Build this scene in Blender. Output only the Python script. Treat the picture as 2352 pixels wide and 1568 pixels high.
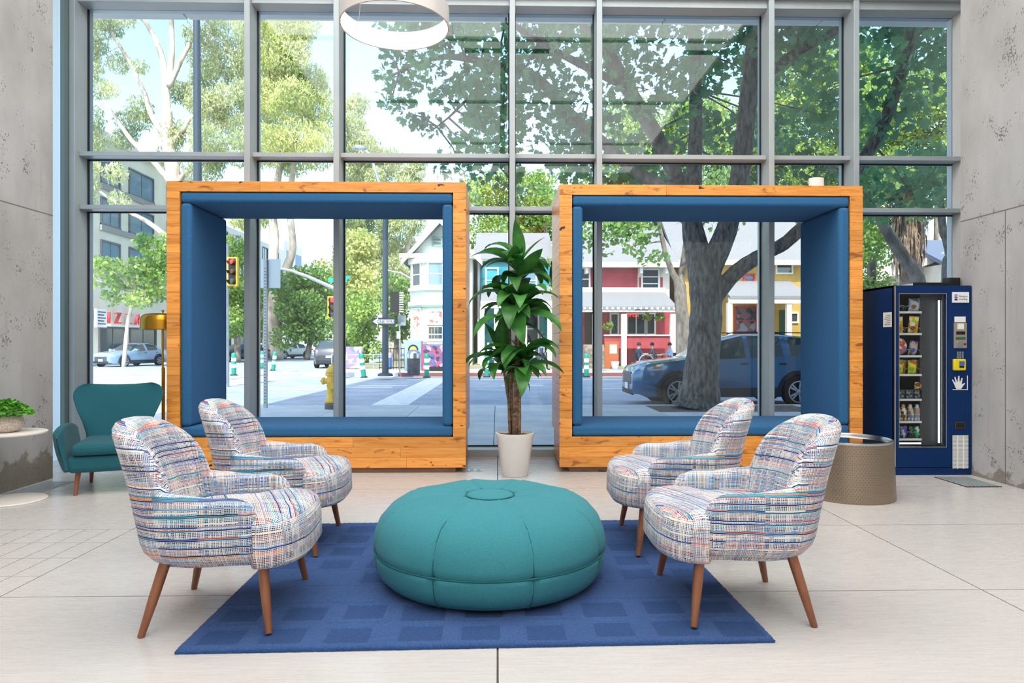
import bpy, bmesh, math, random
import numpy as np
from mathutils import Vector, Matrix, Euler

for _o in list(bpy.data.objects):
    bpy.data.objects.remove(_o, do_unlink=True)
SC = bpy.context.scene
COL = SC.collection
PI = math.pi

# ------------------------------------------------------------------ camera
FPX, EYE, YAW, HORIZON = 1560.0, 1.24, math.atan(33 / 1560.0), 789.0
cam_data = bpy.data.cameras.new('camera')
cam_data.sensor_width = 36.0
cam_data.lens = FPX / 2352 * 36.0
cam_data.shift_y = (HORIZON - 784) / 2352
cam_data.clip_end = 600
cam = bpy.data.objects.new('camera', cam_data)
COL.objects.link(cam)
cam.location = (0, 0, EYE)
cam.rotation_euler = (PI / 2, 0, -YAW)
SC.camera = cam

# ------------------------------------------------------------------ sky, sun, exposure
world = bpy.data.worlds.new('sky')
SC.world = world
world.use_nodes = True
wn = world.node_tree.nodes
sky = wn.new('ShaderNodeTexSky')
sky.sky_type = 'NISHITA'
sky.sun_disc = False
sky.sun_elevation = math.radians(52)
sky.sun_rotation = PI
sky.air_density = 1.0
sky.dust_density = 1.8
sky.ozone_density = 1.2
world.node_tree.links.new(sky.outputs[0], wn['Background'].inputs[0])
wn['Background'].inputs[1].default_value = 0.60
sun_data = bpy.data.lights.new('sun', 'SUN')
sun_data.energy = 6.2
sun_data.angle = 0.01
sun_data.color = (1.0, 0.95, 0.86)
sun = bpy.data.objects.new('sun', sun_data)
COL.objects.link(sun)
sun.rotation_euler = (math.radians(38), 0, math.radians(-2))
sun.location = (0, -20, 40)
FILL_POWER = 102.0
SC.view_settings.view_transform = 'Standard'
SC.view_settings.look = 'None'
SC.view_settings.gamma = 1.0
SC.view_settings.use_curve_mapping = False
SC.view_settings.exposure = 0.0

# ------------------------------------------------------------------ helpers
CY, SY = math.cos(YAW), math.sin(YAW)


def P(x, y, Y):
    """room point seen at a pixel of the photograph, at depth Y"""
    u = (x - 1176) / FPX
    v = (HORIZON - y) / FPX
    t = Y / (CY - u * SY)
    return Vector((t * (u * CY + SY), Y, EYE + t * v))


def G(x, y, z=0.0):
    """point of the ground plane z seen at a pixel"""
    u = (x - 1176) / FPX
    v = (HORIZON - y) / FPX
    t = (z - EYE) / v
    return Vector((t * (u * CY + SY), t * (CY - u * SY), z))


def S(r, g, b, a=1.0):
    def f(c):
        c /= 255.0
        return c / 12.92 if c <= 0.04045 else ((c + 0.055) / 1.055) ** 2.4
    return (f(r), f(g), f(b), a)


class NT:
    """small node-tree writer"""
    def __init__(self, name):
        self.m = bpy.data.materials.new(name)
        self.m.use_nodes = True
        self.t = self.m.node_tree
        self.b = self.t.nodes['Principled BSDF']
        self.out = self.t.nodes['Material Output']

    def n(self, typ, **kw):
        nd = self.t.nodes.new(typ)
        for k, v in kw.items():
            setattr(nd, k, v)
        return nd

    def set(self, sock, v):
        if hasattr(v, 'is_output') or isinstance(v, bpy.types.NodeSocket):
            self.t.links.new(v, sock)
        else:
            sock.default_value = v

    def math(self, op, a, b=0.0, c=None, clamp=False):
        nd = self.n('ShaderNodeMath', operation=op, use_clamp=clamp)
        self.set(nd.inputs[0], a)
        self.set(nd.inputs[1], b)
        if c is not None:
            self.set(nd.inputs[2], c)
        return nd.outputs[0]

    def coord(self, which='Object'):
        return self.n('ShaderNodeTexCoord').outputs[which]

    def mapping(self, vec, scale=(1, 1, 1), loc=(0, 0, 0), rot=(0, 0, 0)):
        nd = self.n('ShaderNodeMapping')
        self.set(nd.inputs[0], vec)
        nd.inputs['Location'].default_value = loc
        nd.inputs['Rotation'].default_value = rot
        nd.inputs['Scale'].default_value = scale
        return nd.outputs[0]

    def noise(self, vec, scale=5.0, detail=4.0, rough=0.55, dist=0.0):
        nd = self.n('ShaderNodeTexNoise')
        self.set(nd.inputs['Vector'], vec)
        nd.inputs['Scale'].default_value = scale
        nd.inputs['Detail'].default_value = detail
        nd.inputs['Roughness'].default_value = rough
        nd.inputs['Distortion'].default_value = dist
        return nd.outputs['Fac']

    def white(self, w):
        nd = self.n('ShaderNodeTexWhiteNoise', noise_dimensions='1D')
        self.set(nd.inputs['W'], w)
        return nd.outputs['Value']

    def ramp(self, fac, stops, interp='LINEAR'):
        nd = self.n('ShaderNodeValToRGB')
        nd.color_ramp.interpolation = interp
        el = nd.color_ramp.elements
        while len(el) < len(stops):
            el.new(0.5)
        for e, (p, c) in zip(el, stops):
            e.position = p
            e.color = c if len(c) == 4 else (*c, 1)
        self.set(nd.inputs[0], fac)
        return nd.outputs[0]

    def mix(self, fac, a, b, blend='MIX'):
        nd = self.n('ShaderNodeMix', data_type='RGBA', blend_type=blend)
        self.set(nd.inputs[0], fac)
        self.set(nd.inputs[6], a)
        self.set(nd.inputs[7], b)
        return nd.outputs[2]

    def bump(self, height, strength=0.3, distance=0.01):
        nd = self.n('ShaderNodeBump')
        nd.inputs['Strength'].default_value = strength
        nd.inputs['Distance'].default_value = distance
        self.set(nd.inputs['Height'], height)
        self.set(self.b.inputs['Normal'], nd.outputs[0])

    def pr(self, **kw):
        names = {'color': 'Base Color', 'rough': 'Roughness', 'metal': 'Metallic', 'spec': 'Specular IOR Level',
                 'coat': 'Coat Weight', 'sheen': 'Sheen Weight', 'emit': 'Emission Color', 'emits': 'Emission Strength',
                 'alpha': 'Alpha', 'coatr': 'Coat Roughness', 'trans': 'Transmission Weight', 'sub': 'Subsurface Weight'}
        for k, v in kw.items():
            self.set(self.b.inputs[names[k]], v)
        return self.m


BW = ((0, (0, 0, 0, 1)), (1, (1, 1, 1, 1)))


def simple(name, c1, c2=None, scale=8.0, stretch=(1, 1, 1), rough=0.5, metal=0.0, bump=0.0, bscale=None, lo=0.35, hi=0.65,
           rand=0.0, spec=0.5, coat=0.0, sheen=0.0, detail=4.0, dist=0.01):
    t = NT(name)
    co = t.mapping(t.coord(), scale=stretch)
    col = c1
    if c2 is not None:
        f = t.noise(co, scale, detail)
        col = t.ramp(f, ((lo, c1), (hi, c2)))
    if rand:
        oi = t.n('ShaderNodeObjectInfo').outputs['Random']
        hs = t.n('ShaderNodeHueSaturation')
        t.set(hs.inputs['Value'], t.math('MULTIPLY_ADD', oi, 2 * rand, 1 - rand))
        t.set(hs.inputs['Color'], col)
        col = hs.outputs[0]
    if bump:
        t.bump(t.noise(t.mapping(t.coord(), scale=stretch), bscale or scale * 6, 3), bump, dist)
    return t.pr(color=col, rough=rough, metal=metal, spec=spec, coat=coat, sheen=sheen)


class MB:
    """collects shapes into one mesh"""
    def __init__(self):
        self.v, self.f, self.m, self.uv = [], [], [], None

    def add(self, vs, fs, mi=0):
        o = len(self.v)
        self.v.extend(tuple(p) for p in vs)
        for f in fs:
            self.f.append(tuple(i + o for i in f))
            self.m.append(mi)
        return self

    def box(self, x0, x1, y0, y1, z0, z1, mi=0, M=None):
        vs = [Vector(p) for p in ((x0, y0, z0), (x1, y0, z0), (x1, y1, z0), (x0, y1, z0),
                                  (x0, y0, z1), (x1, y0, z1), (x1, y1, z1), (x0, y1, z1))]
        if M is not None:
            vs = [M @ p for p in vs]
        return self.add(vs, ((0, 3, 2, 1), (4, 5, 6, 7), (0, 1, 5, 4), (1, 2, 6, 5), (2, 3, 7, 6), (3, 0, 4, 7)), mi)

    def prism(self, poly, axis, lo, hi, mi=0, M=None):
        """polygon (a,b) extruded along an axis; axis 'x': (y,z), 'y': (x,z), 'z': (x,y)"""
        n = len(poly)
        def pt(a, b, c):
            return {'x': Vector((c, a, b)), 'y': Vector((a, c, b)), 'z': Vector((a, b, c))}[axis]
        vs = [pt(a, b, lo) for a, b in poly] + [pt(a, b, hi) for a, b in poly]
        if M is not None:
            vs = [M @ p for p in vs]
        fs = [tuple(range(n))[::-1], tuple(range(n, 2 * n))]
        fs += [(i, (i + 1) % n, n + (i + 1) % n, n + i) for i in range(n)]
        return self.add(vs, fs, mi)

    def tube(self, pts, rad, n=10, caps=True, mi=0):
        pts = [Vector(p) for p in pts]
        if not isinstance(rad, (list, tuple)):
            rad = [rad] * len(pts)
        ref = None
        vs = []
        for i, p in enumerate(pts):
            a = pts[max(i - 1, 0)]
            b = pts[min(i + 1, len(pts) - 1)]
            d = (b - a).normalized()
            if ref is None:
                ref = Vector((1, 0, 0)) if abs(d.x) < 0.8 else Vector((0, 1, 0))
            u = (ref - d * ref.dot(d)).normalized()
            w = d.cross(u)
            ref = u
            vs += [p + (u * math.cos(2 * PI * k / n) + w * math.sin(2 * PI * k / n)) * rad[i] for k in range(n)]
        fs = []
        for i in range(len(pts) - 1):
            for k in range(n):
                a, b = i * n + k, i * n + (k + 1) % n
                fs.append((a, b, b + n, a + n))
        if caps:
            fs.append(tuple(range(n))[::-1])
            fs.append(tuple(range((len(pts) - 1) * n, len(pts) * n)))
        return self.add(vs, fs, mi)

    def lathe(self, prof, n=32, c=(0, 0, 0), mi=0, M=None):
        """profile of (r, z); r 0 closes the end"""
        vs, rings = [], []
        for r, z in prof:
            if r < 1e-6:
                rings.append([len(vs)])
                vs.append(Vector((c[0], c[1], c[2] + z)))
            else:
                rings.append(list(range(len(vs), len(vs) + n)))
                vs += [Vector((c[0] + r * math.cos(2 * PI * k / n), c[1] + r * math.sin(2 * PI * k / n), c[2] + z)) for k in range(n)]
        fs = []
        for A, B in zip(rings, rings[1:]):
            for k in range(n):
                k2 = (k + 1) % n
                if len(A) == 1 and len(B) == 1:
                    continue
                if len(A) == 1:
                    fs.append((A[0], B[k2], B[k]))
                elif len(B) == 1:
                    fs.append((A[k], A[k2], B[0]))
                else:
                    fs.append((A[k], A[k2], B[k2], B[k]))
        if M is not None:
            vs = [M @ p for p in vs]
        return self.add(vs, fs, mi)

    def grid(self, rows, closed_u=False, mi=0, flip=False):
        nr, nc = len(rows), len(rows[0])
        vs = [p for r in rows for p in r]
        fs = []
        for i in range(nr - 1):
            for j in range(nc if closed_u else nc - 1):
                q = (i * nc + j, i * nc + (j + 1) % nc, (i + 1) * nc + (j + 1) % nc, (i + 1) * nc + j)
                fs.append(q[::-1] if flip else q)
        return self.add(vs, fs, mi)

    def mesh(self, name, mats, smooth=False, angle=35):
        me = bpy.data.meshes.new(name)
        me.from_pydata([tuple(p) for p in self.v], [], self.f)
        for m in (mats if isinstance(mats, (list, tuple)) else [mats]):
            me.materials.append(m)
        if any(self.m):
            me.polygons.foreach_set('material_index', self.m)
        if self.uv is not None:
            lay = me.uv_layers.new(name='UVMap')
            lay.data.foreach_set('uv', [c for f in self.uv for q in f for c in q])
        if smooth:
            me.polygons.foreach_set('use_smooth', [True] * len(me.polygons))
            if angle < 180:
                me.set_sharp_from_angle(angle=math.radians(angle))
        me.update()
        return me

    def build(self, name, mats, parent=None, smooth=False, bevel=0.0, world=False, seg=2, angle=35):
        o = bpy.data.objects.new(name, self.mesh(name, mats, smooth, angle))
        COL.objects.link(o)
        return attach(o, parent, bevel, world, seg)


def attach(o, parent=None, bevel=0.0, world=False, seg=2):
    if parent is not None:
        o.parent = parent
        if world:
            o.location = -parent.location
    if bevel:
        b = o.modifiers.new('bevel', 'BEVEL')
        b.width = bevel
        b.segments = seg
        b.limit_method = 'ANGLE'
        b.angle_limit = math.radians(40)
        o.data.polygons.foreach_set('use_smooth', [True] * len(o.data.polygons))
        o.data.set_sharp_from_angle(angle=math.radians(40))
    return o


def share(me, name, parent, loc=(0, 0, 0), rot=(0, 0, 0), scale=(1, 1, 1)):
    o = bpy.data.objects.new(name, me)
    COL.objects.link(o)
    o.parent = parent
    o.location, o.rotation_euler, o.scale = loc, rot, scale
    return o


def tag(o, label=None, cat=None, group=None, kind=None):
    for k, v in (('label', label), ('category', cat), ('group', group), ('kind', kind)):
        if v:
            o[k] = v
    return o


def thing(name, label, cat, loc=(0, 0, 0), rz=0.0, group=None):
    o = bpy.data.objects.new(name, None)
    COL.objects.link(o)
    o.empty_display_size = 0.1
    o.location = loc
    o.rotation_euler = (0, 0, rz)
    return tag(o, label, cat, group)


def struct(name, loc=(0, 0, 0), label=None):
    o = bpy.data.objects.new(name, None)
    COL.objects.link(o)
    o.location = loc
    return tag(o, label, kind='structure')


def copy_tree(o, parent=None):
    kids = list(o.children)
    c = o.copy()
    COL.objects.link(c)
    c.parent = parent
    for ch in kids:
        copy_tree(ch, c)
    return c


def text_mesh(name, body, size, mat, parent=None, loc=(0, 0, 0), rot=(PI / 2, 0, 0), extrude=0.004, align='CENTER', sx=1.0):
    cu = bpy.data.curves.new(name, 'FONT')
    cu.body = body
    cu.size = size
    cu.extrude = extrude
    cu.align_x = align
    cu.align_y = 'CENTER'
    cu.resolution_u = 2
    tmp = bpy.data.objects.new('tmp', cu)
    COL.objects.link(tmp)
    dg = bpy.context.evaluated_depsgraph_get()
    me = bpy.data.meshes.new_from_object(tmp.evaluated_get(dg))
    bpy.data.objects.remove(tmp, do_unlink=True)
    me.materials.clear()
    me.materials.append(mat)
    o = bpy.data.objects.new(name, me)
    COL.objects.link(o)
    o.parent = parent
    o.location, o.rotation_euler, o.scale = loc, rot, (sx, 1, 1)
    return o


def frame_rect(x0, x1, z0, z1, y0, y1, w):
    b = MB()
    b.box(x0 - w, x0, y0, y1, z0 - w, z1 + w).box(x1, x1 + w, y0, y1, z0 - w, z1 + w)
    b.box(x0, x1, y0, y1, z1, z1 + w).box(x0, x1, y0, y1, z0 - w, z0)
    return b


def lerp(a, b, t):
    return a + (b - a) * t


def sstep(a, b, x):
    t = max(0.0, min(1.0, (x - a) / (b - a)))
    return t * t * (3 - 2 * t)


def interp(tab, x):
    if x <= tab[0][0]:
        return tab[0][1]
    for (a, va), (b, vb) in zip(tab, tab[1:]):
        if x <= b:
            return lerp(va, vb, (x - a) / (b - a))
    return tab[-1][1]


rng = random.Random(7)

# ------------------------------------------------------------------ materials
MAT = {}
# pale stone floor with fine streaks along x
t = NT('pale_stone_tile')
oi = t.n('ShaderNodeObjectInfo').outputs['Random']
co = t.mapping(t.coord(), scale=(0.5, 9, 1))
f = t.noise(co, 9.0, 8, 0.62)
c = t.ramp(f, ((0.25, S(190, 186, 182)), (0.5, S(197, 193, 189)), (0.76, S(204, 200, 197))))
hs = t.n('ShaderNodeHueSaturation')
t.set(hs.inputs['Value'], t.math('MULTIPLY_ADD', oi, 0.05, 0.975))
t.set(hs.inputs['Color'], c)
MAT['tile'] = t.pr(color=hs.outputs[0], rough=t.math('MULTIPLY_ADD', f, 0.2, 0.18), spec=0.45)
MAT['grout'] = simple('dark_grout', S(84, 78, 72), rough=0.9)
MAT['metal_grey'] = simple('anodised_grey_metal', S(168, 178, 182), S(174, 184, 188), 3, rough=0.35, metal=0.1, spec=0.5)
MAT['gasket'] = simple('black_gasket', S(22, 24, 32), rough=0.6)
MAT['white_paint'] = simple('white_paint', S(236, 236, 232), S(226, 226, 222), 2, rough=0.6)
MAT['ceiling'] = simple('white_plaster', S(240, 240, 238), rough=0.8)
MAT['aqua_panel'] = simple('pale_panel', S(196, 214, 216), S(204, 220, 222), 2, rough=0.45)
# concrete with pits, streaks and a damp base
def concrete(name, base_line):
    t = NT(name)
    o = t.coord()
    big = t.noise(t.mapping(o, scale=(1, 1, 0.6)), 1.6, 5, 0.6)
    c = t.ramp(big, ((0.3, S(164, 163, 161)), (0.5, S(181, 181, 180)), (0.7, S(195, 195, 195))))
    st = t.noise(t.mapping(o, scale=(6, 6, 0.45)), 2.2, 6, 0.7)
    c = t.mix(t.ramp(st, ((0.58, (0, 0, 0, 1)), (0.8, (0.5, 0.5, 0.5, 1)))), c, S(150, 142, 128))
    fine = t.noise(o, 42, 5, 0.75)
    pits = t.ramp(t.math('MULTIPLY', t.noise(t.mapping(o, scale=(1, 1, 0.8)), 62, 2, 0.5), t.noise(t.mapping(o, loc=(3, 1, 2)), 4.2, 3)),
                  ((0.36, (0, 0, 0, 1)), (0.40, (0.85, 0.85, 0.85, 1))))
    c = t.mix(pits, c, S(112, 106, 98))
    if base_line:
        z = t.n('ShaderNodeSeparateXYZ')
        t.set(z.inputs[0], o)
        edge = t.math('ADD', z.outputs[2], t.math('MULTIPLY', t.noise(o, 3.4, 7, 0.65), 0.9))
        k = t.ramp(edge, ((base_line, (1, 1, 1, 1)), (base_line + 0.05, (0, 0, 0, 1))))
        c = t.mix(t.math('MULTIPLY', k, 0.75), c, t.ramp(fine, ((0.3, S(105, 96, 82)), (0.7, S(138, 130, 116)))))
    t.bump(t.math('ADD', t.math('MULTIPLY', fine, 0.5), t.math('MULTIPLY', pits, -1.2)), 0.25, 0.006)
    return t.pr(color=c, rough=0.78, spec=0.3)
MAT['concrete'] = concrete('board_concrete', 0.66)
MAT['concrete_r'] = concrete('board_concrete_light', 0.52)
# clear glazing: thin, see-through, a little mirror
def glazing(name, tint, ior, gain, rough=0.0):
    t = NT(name)
    tr = t.n('ShaderNodeBsdfTransparent')
    tr.inputs[0].default_value = tint
    gl = t.n('ShaderNodeBsdfGlossy')
    gl.inputs['Roughness'].default_value = rough
    fr = t.n('ShaderNodeFresnel')
    fr.inputs[0].default_value = ior
    mx = t.n('ShaderNodeMixShader')
    t.set(mx.inputs[0], t.math('MULTIPLY', fr.outputs[0], gain, clamp=True))
    t.t.links.new(tr.outputs[0], mx.inputs[1])
    t.t.links.new(gl.outputs[0], mx.inputs[2])
    t.t.links.new(mx.outputs[0], t.out.inputs[0])
    return t.m
MAT['glass'] = glazing('window_glass', (0.95, 0.985, 0.985, 1), 1.45, 1.15)
MAT['glass_small'] = glazing('clear_pane', (0.96, 0.98, 0.98, 1), 1.4, 0.6)
# reclaimed orange wood
def wood(name, cs, grain=(2, 26, 26), rand=0.10, rough=0.34, knots=True, axis='x'):
    t = NT(name)
    oi = t.n('ShaderNodeObjectInfo').outputs['Random']
    off = t.n('ShaderNodeCombineXYZ')
    for i, k in enumerate((37.0, 91.0, 53.0)):
        t.set(off.inputs[i], t.math('MULTIPLY', oi, k))
    va = t.n('ShaderNodeVectorMath', operation='ADD')
    t.set(va.inputs[0], t.coord())
    t.set(va.inputs[1], off.outputs[0])
    co = va.outputs[0]
    g = t.noise(t.mapping(co, scale=grain), 1.6, 7, 0.6, 0.5)
    c = t.ramp(g, ((0.25, cs[0]), (0.48, cs[1]), (0.75, cs[2])))
    if knots:
        k = t.noise(t.mapping(co, scale=(4, 11, 11)), 1.3, 3, 0.5, 0.8)
        c = t.mix(t.ramp(k, ((0.61, (0, 0, 0, 1)), (0.71, (0.8, 0.8, 0.8, 1)))), c, cs[3])
        k2 = t.noise(t.mapping(co, scale=(9, 22, 22), loc=(5, 7, 1)), 1.0, 2, 0.5, 0.4)
        c = t.mix(t.ramp(k2, ((0.70, (0, 0, 0, 1)), (0.735, (1, 1, 1, 1)))), c, S(46, 26, 16))
    hs = t.n('ShaderNodeHueSaturation')
    t.set(hs.inputs['Value'], t.math('MULTIPLY_ADD', oi, 2 * rand, 1 - rand))
    t.set(hs.inputs['Color'], c)
    t.bump(g, 0.12, 0.003)
    return t.pr(color=hs.outputs[0], rough=rough, spec=0.5, coat=0.25, coatr=0.25)
MAT['pine'] = wood('reclaimed_pine', (S(212, 124, 44), S(240, 158, 70), S(250, 182, 98), S(136, 70, 28)), rand=0.17)
MAT['pine_dark'] = wood('plinth_wood', (S(92, 62, 44), S(120, 84, 60), S(140, 102, 76), S(50, 32, 22)), rand=0.1)
MAT['walnut'] = wood('turned_walnut', (S(112, 66, 42), S(138, 84, 55), S(152, 98, 66), S(90, 50, 30)), (14, 14, 1.5), 0.04, 0.4, False)
# woollen felts
def felt(name, c1, c2, scale=260, rough=0.95, bump=0.35, sheen=0.05, big=0.0):
    t = NT(name)
    o = t.coord()
    f = t.noise(o, scale, 3, 0.7)
    c = t.ramp(f, ((0.32, c1), (0.68, c2)))
    if big:
        c = t.mix(t.math('MULTIPLY', t.noise(o, 3.0, 4), big), c, c1)
    t.bump(f, bump, 0.002)
    return t.pr(color=c, rough=rough, sheen=sheen, spec=0.2)
MAT['blue_felt'] = felt('blue_wool_felt', S(33, 80, 126), S(66, 124, 170))
MAT['teal_wool'] = felt('teal_wool', S(50, 120, 130), S(74, 150, 160), 300, sheen=0.05, big=0.5)
MAT['teal_piping'] = felt('teal_piping', S(30, 92, 98), S(44, 112, 116), 300)
MAT['green_wool'] = felt('dark_teal_wool', S(30, 86, 98), S(44, 104, 116), 300, sheen=0.1, big=0.3)
MAT['rug_hi'] = felt('navy_cut_pile', S(36, 65, 115), S(70, 103, 154), 150, bump=0.9, sheen=0.1, big=0.7)
MAT['rug_lo'] = felt('navy_loop_pile', S(31, 57, 103), S(58, 89, 137), 190, bump=0.8, sheen=0.05, big=0.5)
# woven multicolour tweed on metre uv
def tweed():
    t = NT('multicolour_tweed')
    uv = t.coord('UV')
    wob = t.n('ShaderNodeTexNoise')
    t.set(wob.inputs['Vector'], uv)
    wob.inputs['Scale'].default_value = 9.0
    sep = t.n('ShaderNodeSeparateXYZ')
    t.set(sep.inputs[0], uv)
    ws = t.n('ShaderNodeSeparateXYZ')
    t.set(ws.inputs[0], wob.outputs['Color'])
    u = t.math('ADD', sep.outputs[0], t.math('MULTIPLY', ws.outputs[0], 0.016))
    v = t.math('ADD', sep.outputs[1], t.math('MULTIPLY', ws.outputs[1], 0.016))
    r = t.math('DIVIDE', v, 0.0068)
    row = t.math('FLOOR', r)
    fr = t.math('FRACT', r)
    w1 = t.white(row)
    w3 = t.white(t.math('ADD', row, 311.7))
    seg = t.white(t.math('ADD', t.math('MULTIPLY', row, 7.31), t.math('FLOOR', t.math('DIVIDE', u, 0.17))))
    key = t.math('FRACT', t.math('ADD', w1, t.math('MULTIPLY', seg, 0.22)))
    cream = S(230, 226, 218)
    cc = t.ramp(key, ((0.0, S(14, 112, 156)), (0.13, S(22, 48, 112)), (0.30, S(96, 150, 192)), (0.38, S(190, 70, 60)),
                      (0.47, S(24, 56, 124)), (0.59, S(140, 140, 176)), (0.66, S(8, 138, 158)), (0.77, S(220, 130, 106)),
                      (0.84, S(44, 34, 42)), (0.90, S(40, 70, 150)), (0.96, cream)), 'CONSTANT')
    gap = t.math('GREATER_THAN', fr, t.math('MULTIPLY_ADD', w3, 0.35, 0.55))
    cl = t.math('DIVIDE', u, 0.0072)
    col = t.math('FLOOR', cl)
    fc = t.math('FRACT', cl)
    w2 = t.white(t.math('ADD', col, 77.1))
    dens = t.noise(uv, 6.0, 2)
    colgap = t.math('GREATER_THAN', fc, t.math('MULTIPLY_ADD', w2, 0.55, t.math('MULTIPLY_ADD', dens, 0.7, 0.0)))
    solid = t.math('GREATER_THAN', w3, 0.84)
    colgap = t.math('MULTIPLY', colgap, t.math('SUBTRACT', 1.0, solid))
    isgap = t.math('MAXIMUM', gap, colgap)
    c = t.mix(isgap, cc, cream)
    # faint warp threads inside the pale gaps
    vline = t.math('MULTIPLY', t.math('LESS_THAN', w2, 0.25), t.math('GREATER_THAN', dens, 0.5))
    c = t.mix(t.math('MULTIPLY', vline, 0.45), c, S(92, 108, 156))
    t.bump(t.noise(uv, 420, 2), 0.3, 0.002)
    return t.pr(color=c, rough=0.9, sheen=0.1, spec=0.2)
MAT['tweed'] = tweed()
MAT['brass'] = simple('brushed_brass', S(206, 156, 58), S(190, 140, 46), 4, stretch=(1, 1, 0.1), rough=0.24, metal=1.0)
MAT['white_metal'] = simple('white_powder_coat', S(232, 226, 218), rough=0.4)
MAT['ceramic'] = simple('white_ceramic', S(232, 230, 226), S(224, 222, 218), 3, rough=0.3, coat=0.3)
MAT['soil'] = simple('bark_mulch', S(92, 66, 34), S(160, 126, 70), 60, rough=0.95, bump=0.8, bscale=80)
MAT['cane'] = simple('plant_cane', S(98, 74, 58), S(156, 128, 102), 22, stretch=(1, 1, 2.5), rough=0.85, bump=0.6, bscale=50)
MAT['black'] = simple('black_plastic', S(18, 18, 20), rough=0.4)
MAT['chrome'] = simple('satin_steel', S(190, 192, 194), rough=0.25, metal=1.0)
MAT['plastic_white'] = simple('white_plastic', S(238, 238, 236), rough=0.35)


def leafmat(name, c1, c2, scale=3.0, rough=0.4, trans=0.35, coord='Object', rand=0.0, spec=0.5):
    t = NT(name)
    f = t.noise(t.coord(coord), scale, 3)
    c = t.ramp(f, ((0.34, c1), (0.66, c2)))
    if rand:
        hs = t.n('ShaderNodeHueSaturation')
        oi = t.n('ShaderNodeObjectInfo').outputs['Random']
        t.set(hs.inputs['Value'], t.math('MULTIPLY_ADD', oi, 2 * rand, 1 - rand))
        t.set(hs.inputs['Color'], c)
        c = hs.outputs[0]
    t.pr(color=c, rough=rough, spec=spec)
    tl = t.n('ShaderNodeBsdfTranslucent')
    t.set(tl.inputs[0], c)
    mx = t.n('ShaderNodeMixShader')
    mx.inputs[0].default_value = trans
    t.t.links.new(t.b.outputs[0], mx.inputs[1])
    t.t.links.new(tl.outputs[0], mx.inputs[2])
    t.t.links.new(mx.outputs[0], t.out.inputs[0])
    return t.m


MAT['dracaena'] = leafmat('broad_houseplant_leaf', S(34, 98, 44), S(78, 142, 62), 6, 0.35, 0.2, rand=0.22)
MAT['herb'] = leafmat('small_green_leaf', S(64, 146, 44), S(134, 200, 78), 30, 0.45, 0.25)

# ================================================================== THE ROOM
ROOM_H = 6.9
BACK = -7.0
XL, XR = -4.10, 4.48           # inner faces of the concrete walls
FACE, GLASS = 7.47, 7.71       # inner face of the mullions, plane of the glass
SILL_Y = 7.47
# floor: every large slab a tile of its own
floor = struct('floor')
b = MB()
b.box(-6.2, 8.2, BACK - 0.3, 7.95, -0.25, -0.006)
b.build('screed', MAT['grout'], floor)
TW, TD, JX, JY = 2.44, 1.22, 0.0, 3.375
mesh_cache = {}
for ix in range(-3, 3):
    for iy in range(-8, 4):
        x0, x1 = ix * TW + JX, (ix + 1) * TW + JX
        y0, y1 = JY + iy * TD, JY + (iy + 1) * TD
        x0c, x1c = max(x0, -6.1), min(x1, 8.1)
        y1 = min(y1, 7.55)
        if y0 > 7.4 or y1 < BACK:
            continue
        if ix == -2 and iy in (0,):
            continue
        w, d = round(x1c - x0c - 0.008, 3), round(y1 - y0 - 0.008, 3)
        if (w, d) not in mesh_cache:
            mesh_cache[(w, d)] = MB().box(-w / 2, w / 2, -d / 2, d / 2, -0.02, 0).mesh('floor_tile', MAT['tile'])
        share(mesh_cache[(w, d)], 'floor_tile', floor, ((x0c + x1c) / 2, (y0 + y1) / 2, 0))
# a field of small tiles left of the seating
sw, sd = TW / 16, TD / 4
me_small = MB().box(-sw / 2 + 0.0025, sw / 2 - 0.0025, -sd / 2 + 0.0025, sd / 2 - 0.0025, -0.02, 0).mesh('small_floor_tile', MAT['tile'])
for i in range(16):
    for j in range(4):
        share(me_small, 'small_floor_tile', floor, (-2 * TW + (i + 0.5) * sw, JY + (j + 0.5) * sd, 0))
# walls, ceiling
wl = struct('wall_left')
b = MB()
b.box(XL - 0.55, XL, BACK, 6.35, 0, ROOM_H)
b.build('concrete_body', MAT['concrete'], wl)
for z in (2.42, 4.84):  # form joints: thin darker strips along the wall
    MB().box(XL - 0.001, XL + 0.0015, BACK, 6.35, z - 0.004, z + 0.004).build('form_joint', simple('joint_grey', S(120, 116, 110), rough=0.9) if z < 3 else bpy.data.materials['joint_grey'], wl)
wr = struct('wall_right')
MB().box(XR, XR + 0.75, BACK, 6.48, 0, ROOM_H).build('concrete_body', MAT['concrete_r'], wr)
for z in (2.42, 4.84):
    MB().box(XR - 0.0015, XR + 0.001, BACK, 6.48, z - 0.004, z + 0.004).build('form_joint', bpy.data.materials['joint_grey'], wr)
for y in (5.9, 3.4, 0.9):
    MB().box(XR - 0.0015, XR + 0.001, y - 0.004, y + 0.004, 0, 2.42).build('form_joint', bpy.data.materials['joint_grey'], wr)
tag(MB().box(-6.2, 8.2, BACK - 0.3, BACK, 0, ROOM_H).build('wall_back', MAT['white_paint']), kind='structure')
tag(MB().box(-6.2, 8.2, BACK - 0.3, 7.9, ROOM_H, ROOM_H + 0.3).build('ceiling', MAT['ceiling']), kind='structure')
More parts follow.
